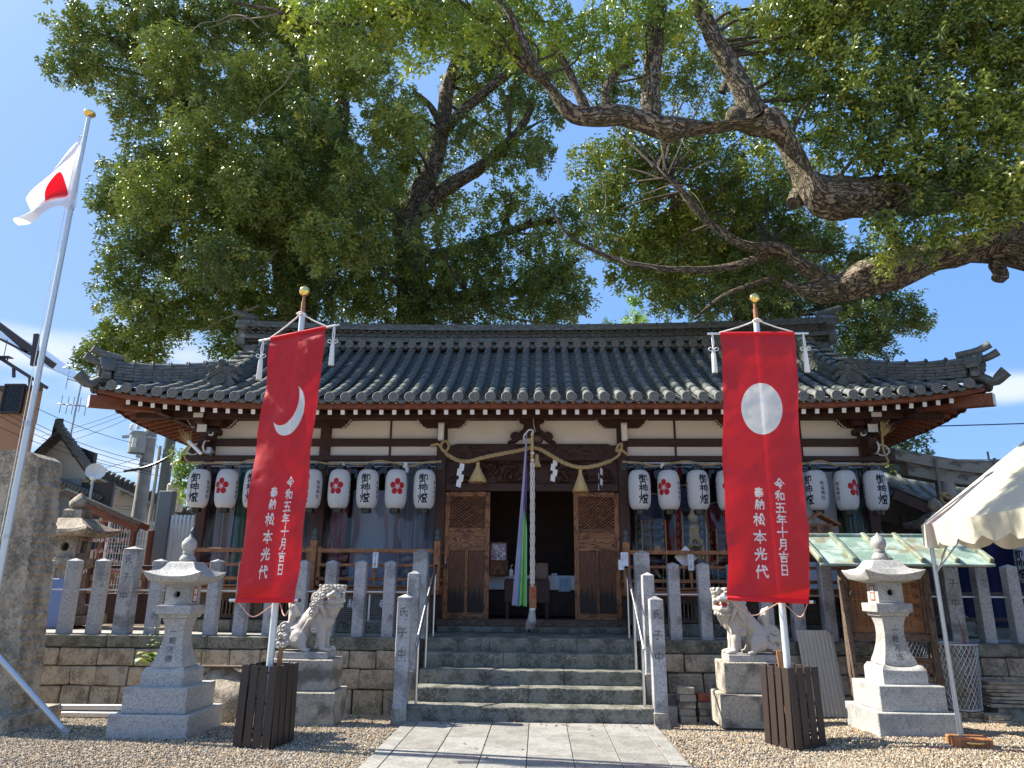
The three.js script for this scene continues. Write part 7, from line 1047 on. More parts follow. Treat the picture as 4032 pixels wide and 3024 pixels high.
  const below = C2([[1330, 320, -11.4, 0.5, 0.7], [1400, 340, -11.5, 0.6], [1480, 360, -11.6, 0.6], [1340, 400, -11.6, 0.55], [1420, 430, -11.6, 0.6], [1300, 470, -11.8, 0.5, 0.8], [1390, 520, -11.8, 0.6], [1480, 480, -11.8, 0.6], [1560, 400, -11.6, 0.6], [1570, 500, -11.8, 0.6], [1490, 580, -11.8, 0.55], [1640, 440, -11.8, 0.6], [1650, 540, -11.8, 0.55], [1590, 600, -11.8, 0.5], [1400, 590, -11.8, 0.45, 0.8], [1720, 500, -11.8, 0.5], [1520, 300, -11.8, 0.5, 0.6], [1780, 540, -11.6, 0.45, 0.8], [1680, 610, -11.6, 0.4, 0.7], [1850, 560, -11.2, 0.4, 0.8], [1270, 350, -12, 0.45, 0.6], [1290, 420, -12, 0.45, 0.7], [1340, 530, -12, 0.5], [1450, 520, -12.2, 0.55], [1530, 440, -12.2, 0.6], [1600, 340, -12.2, 0.6, 0.7], [1440, 300, -12.2, 0.5, 0.7], [1550, 560, -12.2, 0.5], [1620, 480, -12.4, 0.6], [1450, 620, -12.2, 0.4], [1700, 400, -12.4, 0.6, 0.8], [1350, 600, -12.4, 0.35, 0.8], [1480, 180, -13, 0.6, 0.8], [1560, 230, -13, 0.6, 0.8], [1400, 200, -13, 0.5, 0.8], [1330, 190, -13, 0.55, 0.8], [1265, 165, -13, 0.5, 0.8], [1460, 90, -12.5, 0.6, 0.8], [1190, 120, -12.5, 0.5, 0.8], [1350, 80, -12.5, 0.6, 0.8], [1530, 140, -13, 0.5, 0.8], [1620, 60, -12.5, 0.5, 0.8]]);
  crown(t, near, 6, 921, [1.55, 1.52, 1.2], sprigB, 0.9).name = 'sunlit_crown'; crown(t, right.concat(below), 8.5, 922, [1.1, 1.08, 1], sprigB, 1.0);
  const st = dense(upPts).concat(dense([[1640, 255], [1590, 170], [1545, 90], [1520, 40]].map(([x, y]) => P2(x, y, -9))), dense([[1408, 255], [1406, 190], [1410, 130], [1415, 60]].map(([x, y]) => P2(x, y, -8.7))));
  twigsTo(t, right, st.concat([V3(9, 7, -9.2), V3(9.1, 9, -9)]), 923, 0.025, 1); twigsTo(t, below, dense([[1690, 540], [1600, 528], [1520, 470], [1460, 400], [1410, 360]].map(([x, y]) => P2(x, y, -10.5))).concat(dense([[1690, 540], [1560, 580], [1430, 580], [1330, 560]].map(([x, y]) => P2(x, y, -10.5)))), 924, 0.016, 1).name = 'fine_branches'; twigsTo(t, near, dense([[1240, 248], [1105, 115], [1000, -10], [925, 10], [800, 40], [700, 55]].map(([x, y]) => P2(x, y, -7.9))).concat(dense([[1406, 190], [1410, 60]].map(([x, y]) => P2(x, y, -8.7)))), 925, 0.013, 1).name = 'fine_branches';
  seed(926); const bt = []; for (const [x, y, z] of [[1420, 360, -10], [1480, 400, -10], [1560, 350, -9.6], [1400, 180, -8.6], [1340, 560, -10.3], [1440, 150, -8.6], [640, 140, -7.6], [720, 50, -7.4], [600, 30, -7.4], [1500, 330, -9.5], [560, 60, -7.4], [1250, 480, -10.4]]) { const q = [[0, 0]]; let a = rr(0, 6.28), L = rr(22, 36); for (let i = 0; i < 5; i++) { const p = q[q.length - 1]; a += rr(-0.7, 0.7); q.push([p[0] + Math.cos(a) * L, p[1] + Math.sin(a) * L * 0.8]); } bt.push(bareTwig(x, y, z, q, 0.011)); } part('bare_twigs', bt, M.twig, t);
}
{
  const t = thing('background_tree', 'dark green tree behind the ridge end under the great limb', 'tree', [0, 0, 0]); part('trunk', [limb([[1620, 820], [1615, 700], [1600, 560], [1590, 430]], -18.5, -18.2, [0.5, 0.4, 0.3, 0.16]), tube([P2(1620, 820, -18.5), P2(1620, 820, -18.5).setY(0)], [0.5, 0.65], 12, 2), limb([[1615, 690], [1720, 620], [1820, 600]], -18.4, -18, [0.2, 0.12, 0.05])], M.bark2, t);
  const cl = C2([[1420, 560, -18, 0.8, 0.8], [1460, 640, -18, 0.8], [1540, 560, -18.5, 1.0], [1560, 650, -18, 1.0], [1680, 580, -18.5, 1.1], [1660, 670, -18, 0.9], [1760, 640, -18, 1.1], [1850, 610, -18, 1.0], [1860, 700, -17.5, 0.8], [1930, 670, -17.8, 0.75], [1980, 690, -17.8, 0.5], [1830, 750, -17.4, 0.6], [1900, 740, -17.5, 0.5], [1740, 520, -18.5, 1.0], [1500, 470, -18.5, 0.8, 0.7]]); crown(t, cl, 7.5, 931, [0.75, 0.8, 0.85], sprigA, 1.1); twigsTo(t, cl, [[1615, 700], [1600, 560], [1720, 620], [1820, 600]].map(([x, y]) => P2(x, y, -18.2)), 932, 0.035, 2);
  const y = thing('ginkgo_tree', 'slim yellow green treetop just above the ridge beside the sky gap', 'tree', [0, 0, 0]); const yc = C2([[1372, 690, -22, 0.45], [1372, 650, -22, 0.32], [1378, 730, -22, 0.5], [1310, 700, -24, 0.25], [1330, 720, -24, 0.4]]); crown(y, yc, 5, 941, [1.6, 1.8, 1.2]); part('trunk', [tube([P2(1374, 680, -22), P2(1376, 800, -22), P2(1376, 800, -22).setY(0)], [0.04, 0.12, 0.16], 8, 3)], M.bark2, y);
  const s = thing('side_shrub', 'leafy tree showing between corner lanterns and the utility poles', 'tree', [0, 0, 0]); const sc = C2([[395, 985, -17, 0.35, 1.2], [400, 1030, -17, 0.35, 1.2], [415, 1070, -17, 0.4, 1], [440, 1000, -17.5, 0.6], [385, 1010, -17, 0.2]]); crown(s, sc, 5, 951, [1.3, 1.4, 1.2]); part('trunk', [tube([P2(430, 1030, -17.3), P2(435, 1300, -17.3)], [0.05, 0.08], 8, 2)], M.bark2, s);
  const r = thing('side_shrub', 'dark leafy tree behind the stone gate beam beside the corner lantern', 'tree', [0, 0, 0]); const rc = C2([[1900, 1000, -17, 0.8], [1960, 960, -17.5, 0.7], [1930, 1060, -17, 0.7], [1980, 1080, -17, 0.5], [2040, 1070, -18, 0.6, 0.7], [1890, 930, -17.5, 0.7]]); crown(r, rc, 4, 961, [0.7, 0.75, 0.75]); part('trunk', [tube([P2(1920, 1000, -17.2), P2(1915, 1250, -17.2)], [0.1, 0.16], 8, 2)], M.bark2, r);
}
// ================= behind the fence, flagpole side =================
seed(707);
function radialRoof(a, b) { const o = (p) => { const d = V3(p.x - 0.11, 0, p.z).normalize(); return p.clone().addScaledVector(d, 1.2).add(V3(0, 0.06, 0)); }, k = V3(0, -0.05, 0), q = [a, b, b.clone().add(k), a.clone().add(k)], e = q.map(o), polys = [q, e]; for (let i = 0; i < 4; i++) polys.push([q[i], q[(i + 1) % 4], e[(i + 1) % 4], e[i]]); return uvM(convex(polys)); }
{
  const o = thing('old_stone_lantern', 'weathered mossy stone lantern behind the fence and monument slab', 'stone lantern', [-7.75, 0.84, -12.1]);
  part('steps', [cbox(1.0, 0.16, 1.0, 0, 0.08, 0, 0.02, 0.02), cbox(0.78, 0.16, 0.78, 0, 0.24, 0, 0.02, 0.02)], M.old, o); part('shaft', [loft([[0.32, 0.24], [0.5, 0.19], [0.8, 0.15], [0.92, 0.17]], 4, 4)], M.old, o); part('platform', [loft([[0.9, 0.2], [0.96, 0.31], [1.06, 0.32], [1.07, 0.28]], 4, 4)], M.old, o);
  { const c = []; for (let i = 0; i < 18; i++) c.push([Math.cos(i / 18 * 6.2832) * 0.075, 1.25 + Math.sin(i / 18 * 6.2832) * 0.075]); part('fire_box', [slabShape([[-0.2, 1.06], [0.2, 1.06], [0.2, 1.42], [-0.2, 1.42]], 0.07, 0, [c]).translate(0, 0, 0.165), box(0.4, 0.36, 0.05, 0, 1.24, -0.175), box(0.07, 0.36, 0.28, -0.165, 1.24, -0.01), XF(slabShape([[-0.13, 1.06], [0.15, 1.06], [0.15, 1.42], [-0.13, 1.42]], 0.07, 0, [[[-0.08, 1.15], [0.09, 1.15], [0.09, 1.35], [-0.08, 1.35]]]), 0.165, 0, 0, Math.PI / 2)], M.old, o); } 
  part('roof', [loft([[1.42, 0.2], [1.42, 0.4, 0.02, 0.03], [1.47, 0.46, 0.06, 0.06], [1.52, 0.45, 0.05, 0.05], [1.62, 0.33], [1.70, 0.23], [1.72, 0.2]], 4, 10)], M.old, o); part('neck', [loft([[1.71, 0.17], [1.85, 0.16], [1.88, 0.13]], 4, 3)], M.old, o); part('jewel', [lathe([[0, 2.16], [0.03, 2.14], [0.09, 2.08], [0.155, 2.0], [0.15, 1.93], [0.1, 1.88], [0.08, 1.87], [0, 1.87]], 20)], M.old, o);
  // fortune paper rack
  const r = thing('fortune_rack', 'small roofed wooden rack with rows of tied pink paper slips behind the old lantern', 'rack', [0, 0, 0]);
  const pk = P2(187, 1065, -14.6), er = P2(335, 1128, -14.0), rx0 = pk.x - 0.3, Y = pk.y;
  part('roof_panel', [[V3(-8.95, 3.26, -13.5), V3(-7.28, 2.63, -13.3)], [V3(-8.95, 3.26, -13.5), V3(-9.75, 2.95, -13.5)]].map(([a, b]) => radialRoof(a, b)), M.copper, r); part('roof_trim', [beam(V3(-8.95, 3.19, -13.5), V3(-7.3, 2.57, -13.3), 0.04, 0.09), beam(V3(-8.95, 3.19, -13.5), V3(-9.75, 2.88, -13.5), 0.04, 0.09)], M.woodG, r); part('roof_beam', [beam(V3(-8.9, 3.02, -13.7), V3(-7.5, 2.5, -13.6), 0.08, 0.12), beam(V3(-8.95, 3.05, -14.3), V3(-7.7, 2.58, -14.3), 0.08, 0.12)], M.woodR, r);
  for (const [x, z, h] of [[-8.35, -13.9, 2.75], [-7.75, -13.9, 2.58], [-8.9, -13.9, 2.9], [-7.72, -14.5, 2.55]]) part('post', [cbox(0.09, h - 0.84, 0.09, x, (h + 0.84) / 2, z, 0.006)], M.woodR, r);
  const pink = mat({ c: [0.62, 0.26, 0.28], r: 0.9 }), wht = M.paper;
  for (let i = 0; i < 6; i++) { const y = 1.72 + i * 0.19; part('string', [tube([V3(-8.9, y + 0.05, -13.86), V3(-8.3, y, -13.84), V3(-7.75, y - 0.04, -13.86)], 0.006, 5, 4)], M.straw, r); const g = [], g2 = []; for (let k = 0; k < 46; k++) { const x = mix(-8.85, -7.8, k / 46) + rr(-0.012, 0.012); if ((k + i * 3) % 23 > 18) continue; (rnd() < 0.6 ? g : g2).push(box(0.012, rr(0.05, 0.09), 0.012, x, y + 0.02 + rr(-0.02, 0.01), -13.84 + rr(-0.015, 0.015), rr(0, 3), 0, rr(-0.6, 0.6))); } for (const [q, m] of [[g, pink], [g2, wht]]) part('paper_slips', q, m, r).userData.kind = 'stuff'; }
  const em = thing('votive_plaque_rack', 'low rack of orange wooden votive plaques behind the fence posts', 'rack', [-7.15, 0.84, -12.9]); part('frame', [cbox(1.5, 0.06, 0.06, 0, 0.95, 0, 0.005), cbox(0.07, 1.0, 0.07, -0.72, 0.5, 0, 0.005), cbox(0.07, 1.0, 0.07, 0.72, 0.5, 0, 0.005), cbox(1.5, 0.5, 0.03, 0, 0.25, 0, 0.005)], M.wood, em);
  for (let i = 0; i < 10; i++) part('plaque', [XF(slabShape([[-0.075, 0], [0.075, 0], [0.075, 0.09], [0, 0.125], [-0.075, 0.09]], 0.012), -0.6 + (i % 5) * 0.29 + rr(-0.03, 0.03), 0.72 - Math.floor(i / 5) * 0.22, 0.05, 0, 0, rr(-0.1, 0.1))], M.woodL, em); part('pink_paper', [cbox(0.1, 0.16, 0.004, 0.12, 0.42, 0.06, 0.001)], pink, em);
  // blue grey bin and dark boards glimpsed between posts
  one('blue_sheet', [cbox(0.9, 0.75, 0.04, -7.6, 1.2, -11.5, 0.01)], mat({ c: [0.14, 0.20, 0.36], r: 0.7 }), 'dull blue board standing behind the fence posts by the monument', 'board');
  // slatted metal fence
  const f2 = thing('slat_fence', 'grey vertical slat metal fence beside the corner lanterns', 'fence', [0, 0, 0]); for (let i = 0; i < 15; i++) part('slat', box(0.055, 2.1, 0.03, -7.55 + i * 0.085, 1.85, -14.95), M.galv, f2); part('rail', [box(1.35, 0.06, 0.04, -6.95, 2.78, -14.98)], M.galv, f2); part('rail', [box(1.35, 0.06, 0.04, -6.95, 1.2, -14.98)], M.galv, f2); part('gate_post', [cbox(0.3, 2.6, 0.2, -7.75, 2.1, -15, 0.01)], mat({ c: [0.16, 0.17, 0.18], r: 0.6 }), f2);
  const mf = thing('wire_fence', 'pale welded wire fence in front of the white neighbouring wall', 'fence', [0, 0, 0]); { const g = []; for (let i = 0; i < 22; i++) g.push(box(0.006, 1.9, 0.006, -9.1 + i * 0.06, 1.85, -15.3)); for (let i = 0; i < 12; i++) g.push(box(1.35, 0.006, 0.006, -8.45, 1.0 + i * 0.16, -15.295)); part('mesh', g, M.white, mf).userData.kind = 'stuff'; for (const x of [-9.1, -7.85]) part('post', [cyl(0.03, 0.03, 2.1, x, 1.85, -15.3, 10)], M.white, mf); }
}
// ================= neighbouring houses, poles, wires =================
const outward = (p, L) => { const d = V3(p.x - 0.11, 0, p.z).normalize(); return p.clone().addScaledVector(d, L); };
function radial(pts, L) {   // prism: front outline extruded along the lane direction its side walls run in
  const f = pts, b = pts.map((p) => outward(p, L)), polys = [f, b]; for (let i = 0; i < f.length; i++) { const j = (i + 1) % f.length; polys.push([f[i], f[j], b[j], b[i]]); } return uvM(convex(polys));
}
{
  const wallB = mat({ t: T.plaster, c: [0.42, 0.24, 0.15], r: 0.9 }), wallC = mat({ t: T.plaster, c: [0.76, 0.73, 0.64], r: 0.9 }), wallG = mat({ t: T.plaster, c: [0.42, 0.40, 0.36], r: 0.9 }), glass = mat({ c: [0.05, 0.06, 0.07], r: 0.08 });
  const h1 = thing('brown_house', 'brown rendered house with a roof terrace canopy behind the flagpole', 'house', [0, 0, 0]);
  const tr = P2(92, 842, -18), corner = tr.x; part('wall', [radial([V3(corner - 6, 0, -18), V3(corner, 0, -18), V3(corner, 6.45, -18), V3(corner - 6, 6.45, -18)], 5)], wallB, h1); part('cornice', [radial([V3(corner - 6, 6.46, -17.95), V3(corner + 0.05, 6.46, -17.95), V3(corner + 0.05, 6.58, -17.95), V3(corner - 6, 6.58, -17.95)], 5)], M.woodG, h1);
  const wp = P2(30, 862, -17.98); const w = part('window', [box(0.5, 0.75, 0.06, wp.x, wp.y, -17.97)], glass, h1); part('window_frame', [box(0.55, 0.05, 0.1, wp.x, wp.y + 0.38, -17.95), box(0.55, 0.05, 0.1, wp.x, wp.y - 0.38, -17.95), box(0.05, 0.72, 0.1, wp.x - 0.26, wp.y, -17.95), box(0.05, 0.72, 0.1, wp.x + 0.26, wp.y, -17.95)], M.brown, w); { const g = []; for (let i = -5; i < 6; i++) for (const s of [-1, 1]) { const a = clamp(i * 0.09 - 0.25, -0.25, 0.25), b = clamp(i * 0.09 + 0.25, -0.25, 0.25); g.push(beam(V3(wp.x + a, wp.y + s * 1.4 * (a - i * 0.09), -17.9), V3(wp.x + b, wp.y + s * 1.4 * (b - i * 0.09), -17.9), 0.015, 0.015)); } part('window_grille', g, M.black, w); }
  const q = (x, y) => P2(x, y, -17.6); part('terrace_rail', [beam(q(-60, 735), q(102, 838), 0.07, 0.08), beam(q(30, 790), q(30, 815), 0.06, 0.06), beam(q(65, 815), q(65, 840), 0.06, 0.06)], M.brown, h1); part('terrace_post', [beam(q(72, 790), q(80, 722), 0.1, 0.12)], M.brown, h1); const rp = [q(-80, 660), q(118, 790)]; part('canopy_beam', [beam(q(-60, 660), q(116, 790), 0.12, 0.16)], M.brown, h1); part('canopy_panel', [convex([[q(-60, 680), q(72, 778), q(72, 778).add(V3(0, 0.02, -3)), q(-60, 680).add(V3(0, 0.02, -3))], [q(-60, 683), q(72, 781), q(72, 781).add(V3(0, 0.02, -3)), q(-60, 683).add(V3(0, 0.02, -3))]])].map(uvM), mat({ c: [0.6, 0.65, 0.7], r: 0.2, transmission: 0.7, thickness: 0 }), h1); part('canopy_rib', [beam(q(-10, 700), q(60, 762), 0.05, 0.06), beam(q(0, 732), q(75, 770), 0.05, 0.06)], M.brown, h1);
  const hg = thing('laundry_hanger', 'dark laundry hanger hooked under the terrace canopy', 'hanger', q(8, 772).toArray()); part('frame', [box(0.4, 0.03, 0.2, 0, 0, 0)], M.black, hg); part('hook', [cyl(0.01, 0.01, 0.5, 0, 0.25, 0, 6)], M.black, hg); for (let i = 0; i < 6; i++) part('peg', box(0.03, 0.1, 0.02, -0.17 + i * 0.07, -0.06, 0.08), M.black, hg);
  // beige gable house
  const h2 = thing('beige_gable_house', 'beige house with a tiled gable and balcony behind the monument slab', 'house', [0, 0, 0]); const Z2 = -19.5, p = (x, y) => P2(x, y, Z2), pk = p(150, 932), ev = p(210, 1022), lw = p(60, 1022);
  part('gable_wall', [slabShape([[lw.x, 0], [ev.x - 0.25, 0], [ev.x - 0.25, ev.y - 0.02], [pk.x, pk.y - 0.12], [lw.x, ev.y - 0.02]], 0.2).translate(0, 0, Z2)], wallC, h2); part('side_wall', [radial([V3(ev.x - 0.5, 0, Z2 - 0.15), V3(ev.x - 0.3, 0, Z2 - 0.15), V3(ev.x - 0.3, ev.y, Z2 - 0.15), V3(ev.x - 0.5, ev.y, Z2 - 0.15)], 5)], wallC, h2);
  part('roof', [[pk, V3(ev.x + 0.15, ev.y - 0.1, Z2)], [pk, V3(lw.x - 0.15, ev.y - 0.1, Z2)]].map(([a, b]) => radial([a.clone(), b.clone(), b.clone().add(V3(0, -0.12, 0)), a.clone().add(V3(0, -0.12, 0))].map((v) => v.add(V3(0, 0, 0.45))), 6)), M.tile, h2); { const g = []; for (let i = 0; i < 14; i++) { const t = i / 13; g.push(XF(cyl(0.09, 0.09, 0.2, 0, 0, 0, 8, 1.57), mix(pk.x, ev.x + 0.15, t), mix(pk.y, ev.y - 0.1, t) + 0.06, Z2 + 0.45)); } part('verge_tiles', g, M.tile3, h2).userData.kind = 'stuff'; }
  part('ridge', [radial([V3(pk.x - 0.15, pk.y, Z2 + 0.5), V3(pk.x + 0.15, pk.y, Z2 + 0.5), V3(pk.x + 0.12, pk.y + 0.26, Z2 + 0.5), V3(pk.x - 0.12, pk.y + 0.26, Z2 + 0.5)], 6)], M.tile, h2); part('gable_vent', [slabShape([[-0.28, -0.05], [-0.2, 0.25], [0.35, 0.05], [0.35, -0.35], [0.2, -0.3]], 0.15).translate(...p(188, 985).toArray()).translate(0, 0, 0.15)], M.brown, h2);
  const lr = part('lower_roof', [beam(P2(50, 1008, -18.6), P2(222, 1076, -19.6), 0.7, 0.1)], M.tile2, h2); { const g = []; for (let i = 0; i < 22; i++) { const a = P2(mix(62, 222, i / 21), mix(1014, 1076, i / 21), mix(-18.3, -19.25, i / 21)); g.push(XF(cyl(0.07, 0.07, 0.3, 0, 0, 0, 8, 1.57), a.x, a.y, a.z)); } part('eave_tiles', g, M.tile3, lr).userData.kind = 'stuff'; }
  const sh = P2(125, 1110, Z2 + 0.2); part('shutter', [cbox(1.1, 1.9, 0.12, sh.x, sh.y, Z2 + 0.25, 0.01)], mat({ c: [0.30, 0.31, 0.30], r: 0.5 }), h2); const ln = part('louvre_panel', [cbox(0.9, 1.8, 0.12, sh.x + 1.05, sh.y - 0.05, Z2 + 0.27, 0.01)], M.brown, h2); part('balcony_floor', [box(3.4, 0.12, 0.9, sh.x + 0.6, sh.y - 1.3, Z2 + 0.6)], M.brown, h2); for (let i = 0; i < 26; i++) part('baluster', box(0.03, 0.85, 0.03, sh.x - 1.0 + i * 0.128, sh.y - 0.85, Z2 + 1.0), M.black, h2); part('balcony_rail', [box(3.4, 0.08, 0.08, sh.x + 0.6, sh.y - 0.4, Z2 + 1.0)], M.brown, h2); part('brick_base', [box(3.6, sh.y - 1.36, 0.2, sh.x + 0.6, (sh.y - 1.36) / 2, Z2 + 0.7)], mat({ t: T.wall, c: [0.6, 0.36, 0.25], r: 0.9 }), h2); part('awning', [beam(P2(165, 1075, Z2 + 1), P2(205, 1102, Z2 + 1), 0.8, 0.05)], M.woodG, h2);
  // cream house further back
  const h3 = thing('cream_house', 'cream walled house with a long tiled roof beyond the utility pole', 'house', [0, 0, 0]); const Z3 = -25, a = P2(190, 1005, Z3), b = P2(350, 1085, Z3); part('wall', [slabShape([[a.x - 2, 0], [b.x + 1.5, 0], [b.x + 1.5, b.y - 0.7], [b.x, b.y - 0.25], [a.x, a.y - 0.35], [a.x - 2, a.y - 1.0]], 0.2).translate(0, 0, Z3)], wallC, h3); part('roof', [[V3(a.x, a.y, Z3 + 0.45), V3(b.x + 1.6, b.y - 0.6, Z3 + 0.45)], [V3(a.x, a.y, Z3 + 0.45), V3(a.x - 2.2, a.y - 0.9, Z3 + 0.45)]].map(([q, r]) => radial([q, r, r.clone().add(V3(0, -0.16, 0)), q.clone().add(V3(0, -0.16, 0))], 5)), M.tile3, h3); { const g = []; for (let i = 0; i < 26; i++) { const t = i / 25; g.push(XF(sph(0.13, 0, 0, 0, 7), mix(a.x, b.x + 1.6, t), mix(a.y, b.y - 0.6, t) + 0.08, Z3 + 0.45)); } part('verge_tiles', g, M.tile3, h3).userData.kind = 'stuff'; } part('barge_board', [beam(V3(a.x, a.y - 0.18, Z3 + 0.3), V3(b.x + 1.5, b.y - 0.78, Z3 + 0.3), 0.06, 0.14)], M.white, h3); for (const t of [0.15, 0.5, 0.85]) part('purlin_end', box(0.14, 0.22, 0.25, mix(a.x, b.x, t), mix(a.y, b.y, t) - 0.34, Z3 + 0.2), wallC, h3);
  const wn = P2(262, 1185, Z3); const ww = part('window', [box(1.0, 1.9, 0.06, wn.x, wn.y, Z3 + 0.13)], glass, h3); part('window_frame', [box(1.1, 0.07, 0.12, wn.x, wn.y - 0.98, Z3 + 0.15), box(0.06, 1.9, 0.12, wn.x, wn.y, Z3 + 0.15)], M.brown, ww);
  const h4 = thing('orange_roof_house', 'low far house with an orange wall beyond the poles', 'house', [0, 0, 0]); const c4 = P2(375, 1105, -30); part('wall', [box(3.2, c4.y, 3, c4.x, c4.y / 2, -31.5)], mat({ t: T.plaster, c: [0.55, 0.40, 0.22], r: 0.9 }), h4); part('roof', [beam(V3(c4.x - 2, c4.y + 0.3, -31.4), V3(c4.x + 2, c4.y + 0.0, -31.4), 3.4, 0.15)], M.tile, h4); part('gutter', [box(0.1, 0.9, 0.1, c4.x + 1.2, c4.y - 0.5, -29.95)], mat({ c: [0.3, 0.05, 0.04], r: 0.6 }), h4);
  // utility poles
  const up = thing('utility_pole', 'concrete utility pole carrying a grey transformer', 'utility pole', [0, 0, 0]); const u0 = P2(312, 1110, -21), u1 = P2(337, 860, -21); part('pole', [tube([V3(u1.x, 0, -21), V3(u1.x, u1.y + 1.2, -21)], [0.22, 0.16], 14, 2)], M.concrete, up); const tf = P2(298, 958, -20.8); const tb = part('transformer', [cyl(0.25, 0.25, 0.6, tf.x, tf.y, -20.8, 18), cyl(0.27, 0.27, 0.06, tf.x, tf.y + 0.31, -20.8, 18)], mat({ c: [0.34, 0.38, 0.37], r: 0.5 }), up); part('insulator', [[-0.2, 0.1], [0.05, 0.2], [0.2, -0.05]].map(([dx, dz]) => lathe([[0.05, 0], [0.07, 0.05], [0.04, 0.08], [0.065, 0.12], [0.03, 0.18], [0, 0.2]], 10, tf.x + dx, tf.y + 0.4, -20.8 + dz)), M.white, tb); part('fuse', [cyl(0.06, 0.05, 0.28, tf.x + 0.1, tf.y - 0.05, -20.42, 10)], M.white, tb); part('crossarm', [beam(V3(u1.x, tf.y + 0.3, -20.9), V3(tf.x - 0.5, tf.y + 0.2, -20.8), 0.08, 0.08), beam(V3(u1.x, tf.y - 0.4, -20.9), V3(tf.x, tf.y - 0.38, -20.8), 0.08, 0.08), box(1.7, 0.08, 0.08, u1.x - 0.2, u1.y + 0.4, -20.85)], M.galv, up); part('strap', cyl(0.2, 0.2, 0.06, u1.x, tf.y + 0.2, -21, 14), M.galv, up); part('strap', cyl(0.2, 0.2, 0.06, u1.x, tf.y - 0.6, -21, 14), M.galv, up);
  const u2 = thing('utility_pole', 'thin dark steel pole with a street lamp beside the concrete utility pole', 'utility pole', [0, 0, 0]); const v1 = P2(366, 965, -19), v0 = P2(352, 1115, -19); part('pole', [tube([V3(v1.x, 0, -19), V3(v1.x, v1.y + 1, -19)], 0.14, 12, 2)], mat({ c: [0.10, 0.12, 0.11], r: 0.6 }), u2); const hd = P2(395, 995, -18.7); part('lamp_head', [XF(lathe([[0, 0.06], [0.1, 0.05], [0.16, 0], [0.14, -0.04], [0, -0.06]], 14).scale(2.2, 1, 1), hd.x, hd.y, -18.7, 0, 0, 0.35)], M.white, u2); part('lamp_arm', [tube([P2(268, 1018, -18.7), P2(320, 1008, -18.7), P2(360, 990, -18.7), P2(378, 978, -18.7)], 0.035, 8, 4)], M.black, u2); const mb = P2(378, 1075, -18.8); part('meter_box', [cbox(0.42, 0.75, 0.25, mb.x, mb.y, -18.8, 0.04)], mat({ c: [0.52, 0.48, 0.38], r: 0.6 }), u2); part('conduit', [tube([V3(v1.x - 0.2, 0, -18.9), V3(v1.x - 0.2, v1.y, -18.9)], 0.045, 8, 1), tube([P2(372, 1058, -18.7), P2(372, 1040, -18.7), P2(384, 1036, -18.7), P2(388, 1052, -18.7)], 0.03, 6, 4)], mat({ c: [0.42, 0.40, 0.34], r: 0.6 }), u2);
  const dish = thing('satellite_dish', 'white satellite dish on the beige gable house', 'satellite dish', P2(206, 1022, -18.5).toArray()); part('dish', [XF(lathe([[0, 0], [0.12, 0.02], [0.2, 0.06], [0.24, 0.1], [0.235, 0.09], [0, -0.02]], 24).rotateX(1.57).rotateY(0.5).rotateX(-0.4), 0, 0, 0)], M.white, dish); part('feed_arm', [tube([V3(0, -0.3, 0.1), V3(0.15, -0.32, 0.35), V3(0.22, -0.22, 0.42)], 0.02, 6, 3), box(0.1, 0.08, 0.1, 0.22, -0.2, 0.42)], M.white, dish); part('mast', [cyl(0.03, 0.03, 1.6, -0.1, -0.8, -0.1, 8)], M.galv, dish);
  const an = thing('tv_antenna', 'rooftop television antenna beside the shrine eave tip', 'antenna', [0, 0, 0]); const Za = -19.5, z = (x, y) => P2(x, y, Za); part('mast', [tube([z(152, 945), z(165, 880), z(178, 820)], 0.025, 6, 2)], M.galv, an); part('boom', [tube([z(125, 872), z(190, 878)], 0.018, 6, 1), tube([z(145, 818), z(180, 828)], 0.018, 6, 1), tube([z(176, 858), z(170, 890)], 0.012, 5, 1)], M.galv, an); for (const [x, y] of [[132, 872], [146, 874], [158, 875], [186, 878], [146, 820]]) part('element', tube([z(x + 4, y - 18), z(x - 4, y + 20)], 0.012, 5, 1), M.galv, an);
  // overhead wires, each a thing
  let wi = 0; const wire = (x0, y0, x1, y1, z0, z1, sag, lb, m = M.black, r = 0.0075) => { const A = P2(x0, y0, z0), B = P2(x1, y1, z1), pts = []; for (let i = 0; i <= 8; i++) { const t = i / 8; pts.push(A.clone().lerp(B, t).add(V3(0, -sag * 4 * t * (1 - t), 0))); } return one('overhead_wire', [tube(pts, r, 5, 1)], m, lb, 'wire', 'overhead wires beyond the flagpole'); };
  for (const [a, b, c, d, e, f, s] of [[-40, 820, 322, 965, -16, -21, 0.2], [-40, 850, 330, 1000, -17, -21, 0.25], [-40, 862, 334, 1010, -17, -21, 0.25], [-40, 876, 330, 1020, -17, -21, 0.25], [-40, 905, 360, 1030, -17, -21, 0.2], [90, 942, 322, 866, -24, -21, 0.1], [90, 952, 326, 872, -24, -21, 0.12], [110, 965, 330, 880, -24, -21, 0.1], [60, 1030, 300, 990, -22, -21, 0.15], [100, 1012, 365, 1008, -22, -19, 0.15], [80, 1052, 330, 1062, -22, -21, 0.1], [240, 1090, 330, 1083, -22, -21, 0.1], [250, 1096, 335, 1090, -22, -21, 0.1], [337, 900, 420, 1010, -21, -24, 0.2], [337, 960, 420, 1060, -21, -24, 0.2], [366, 1000, 430, 1030, -19, -23, 0.2]]) wire(a, b, c, d, e, f, s, 'thin dark overhead wire running to the utility poles');
  one('utility_wire', [tube([P2(2000, 921, -14), P2(2110, 918, -14), P2(2240, 914, -14)], 0.012, 6, 3), tube([P2(1880, 918, -11.8), P2(2000, 921, -14)], 0.006, 5, 1)], mat({ c: [0.03, 0.02, 0.16], r: 0.5 }), 'dark blue twisted cable running from the eave corner past the clouds', 'cable');
}
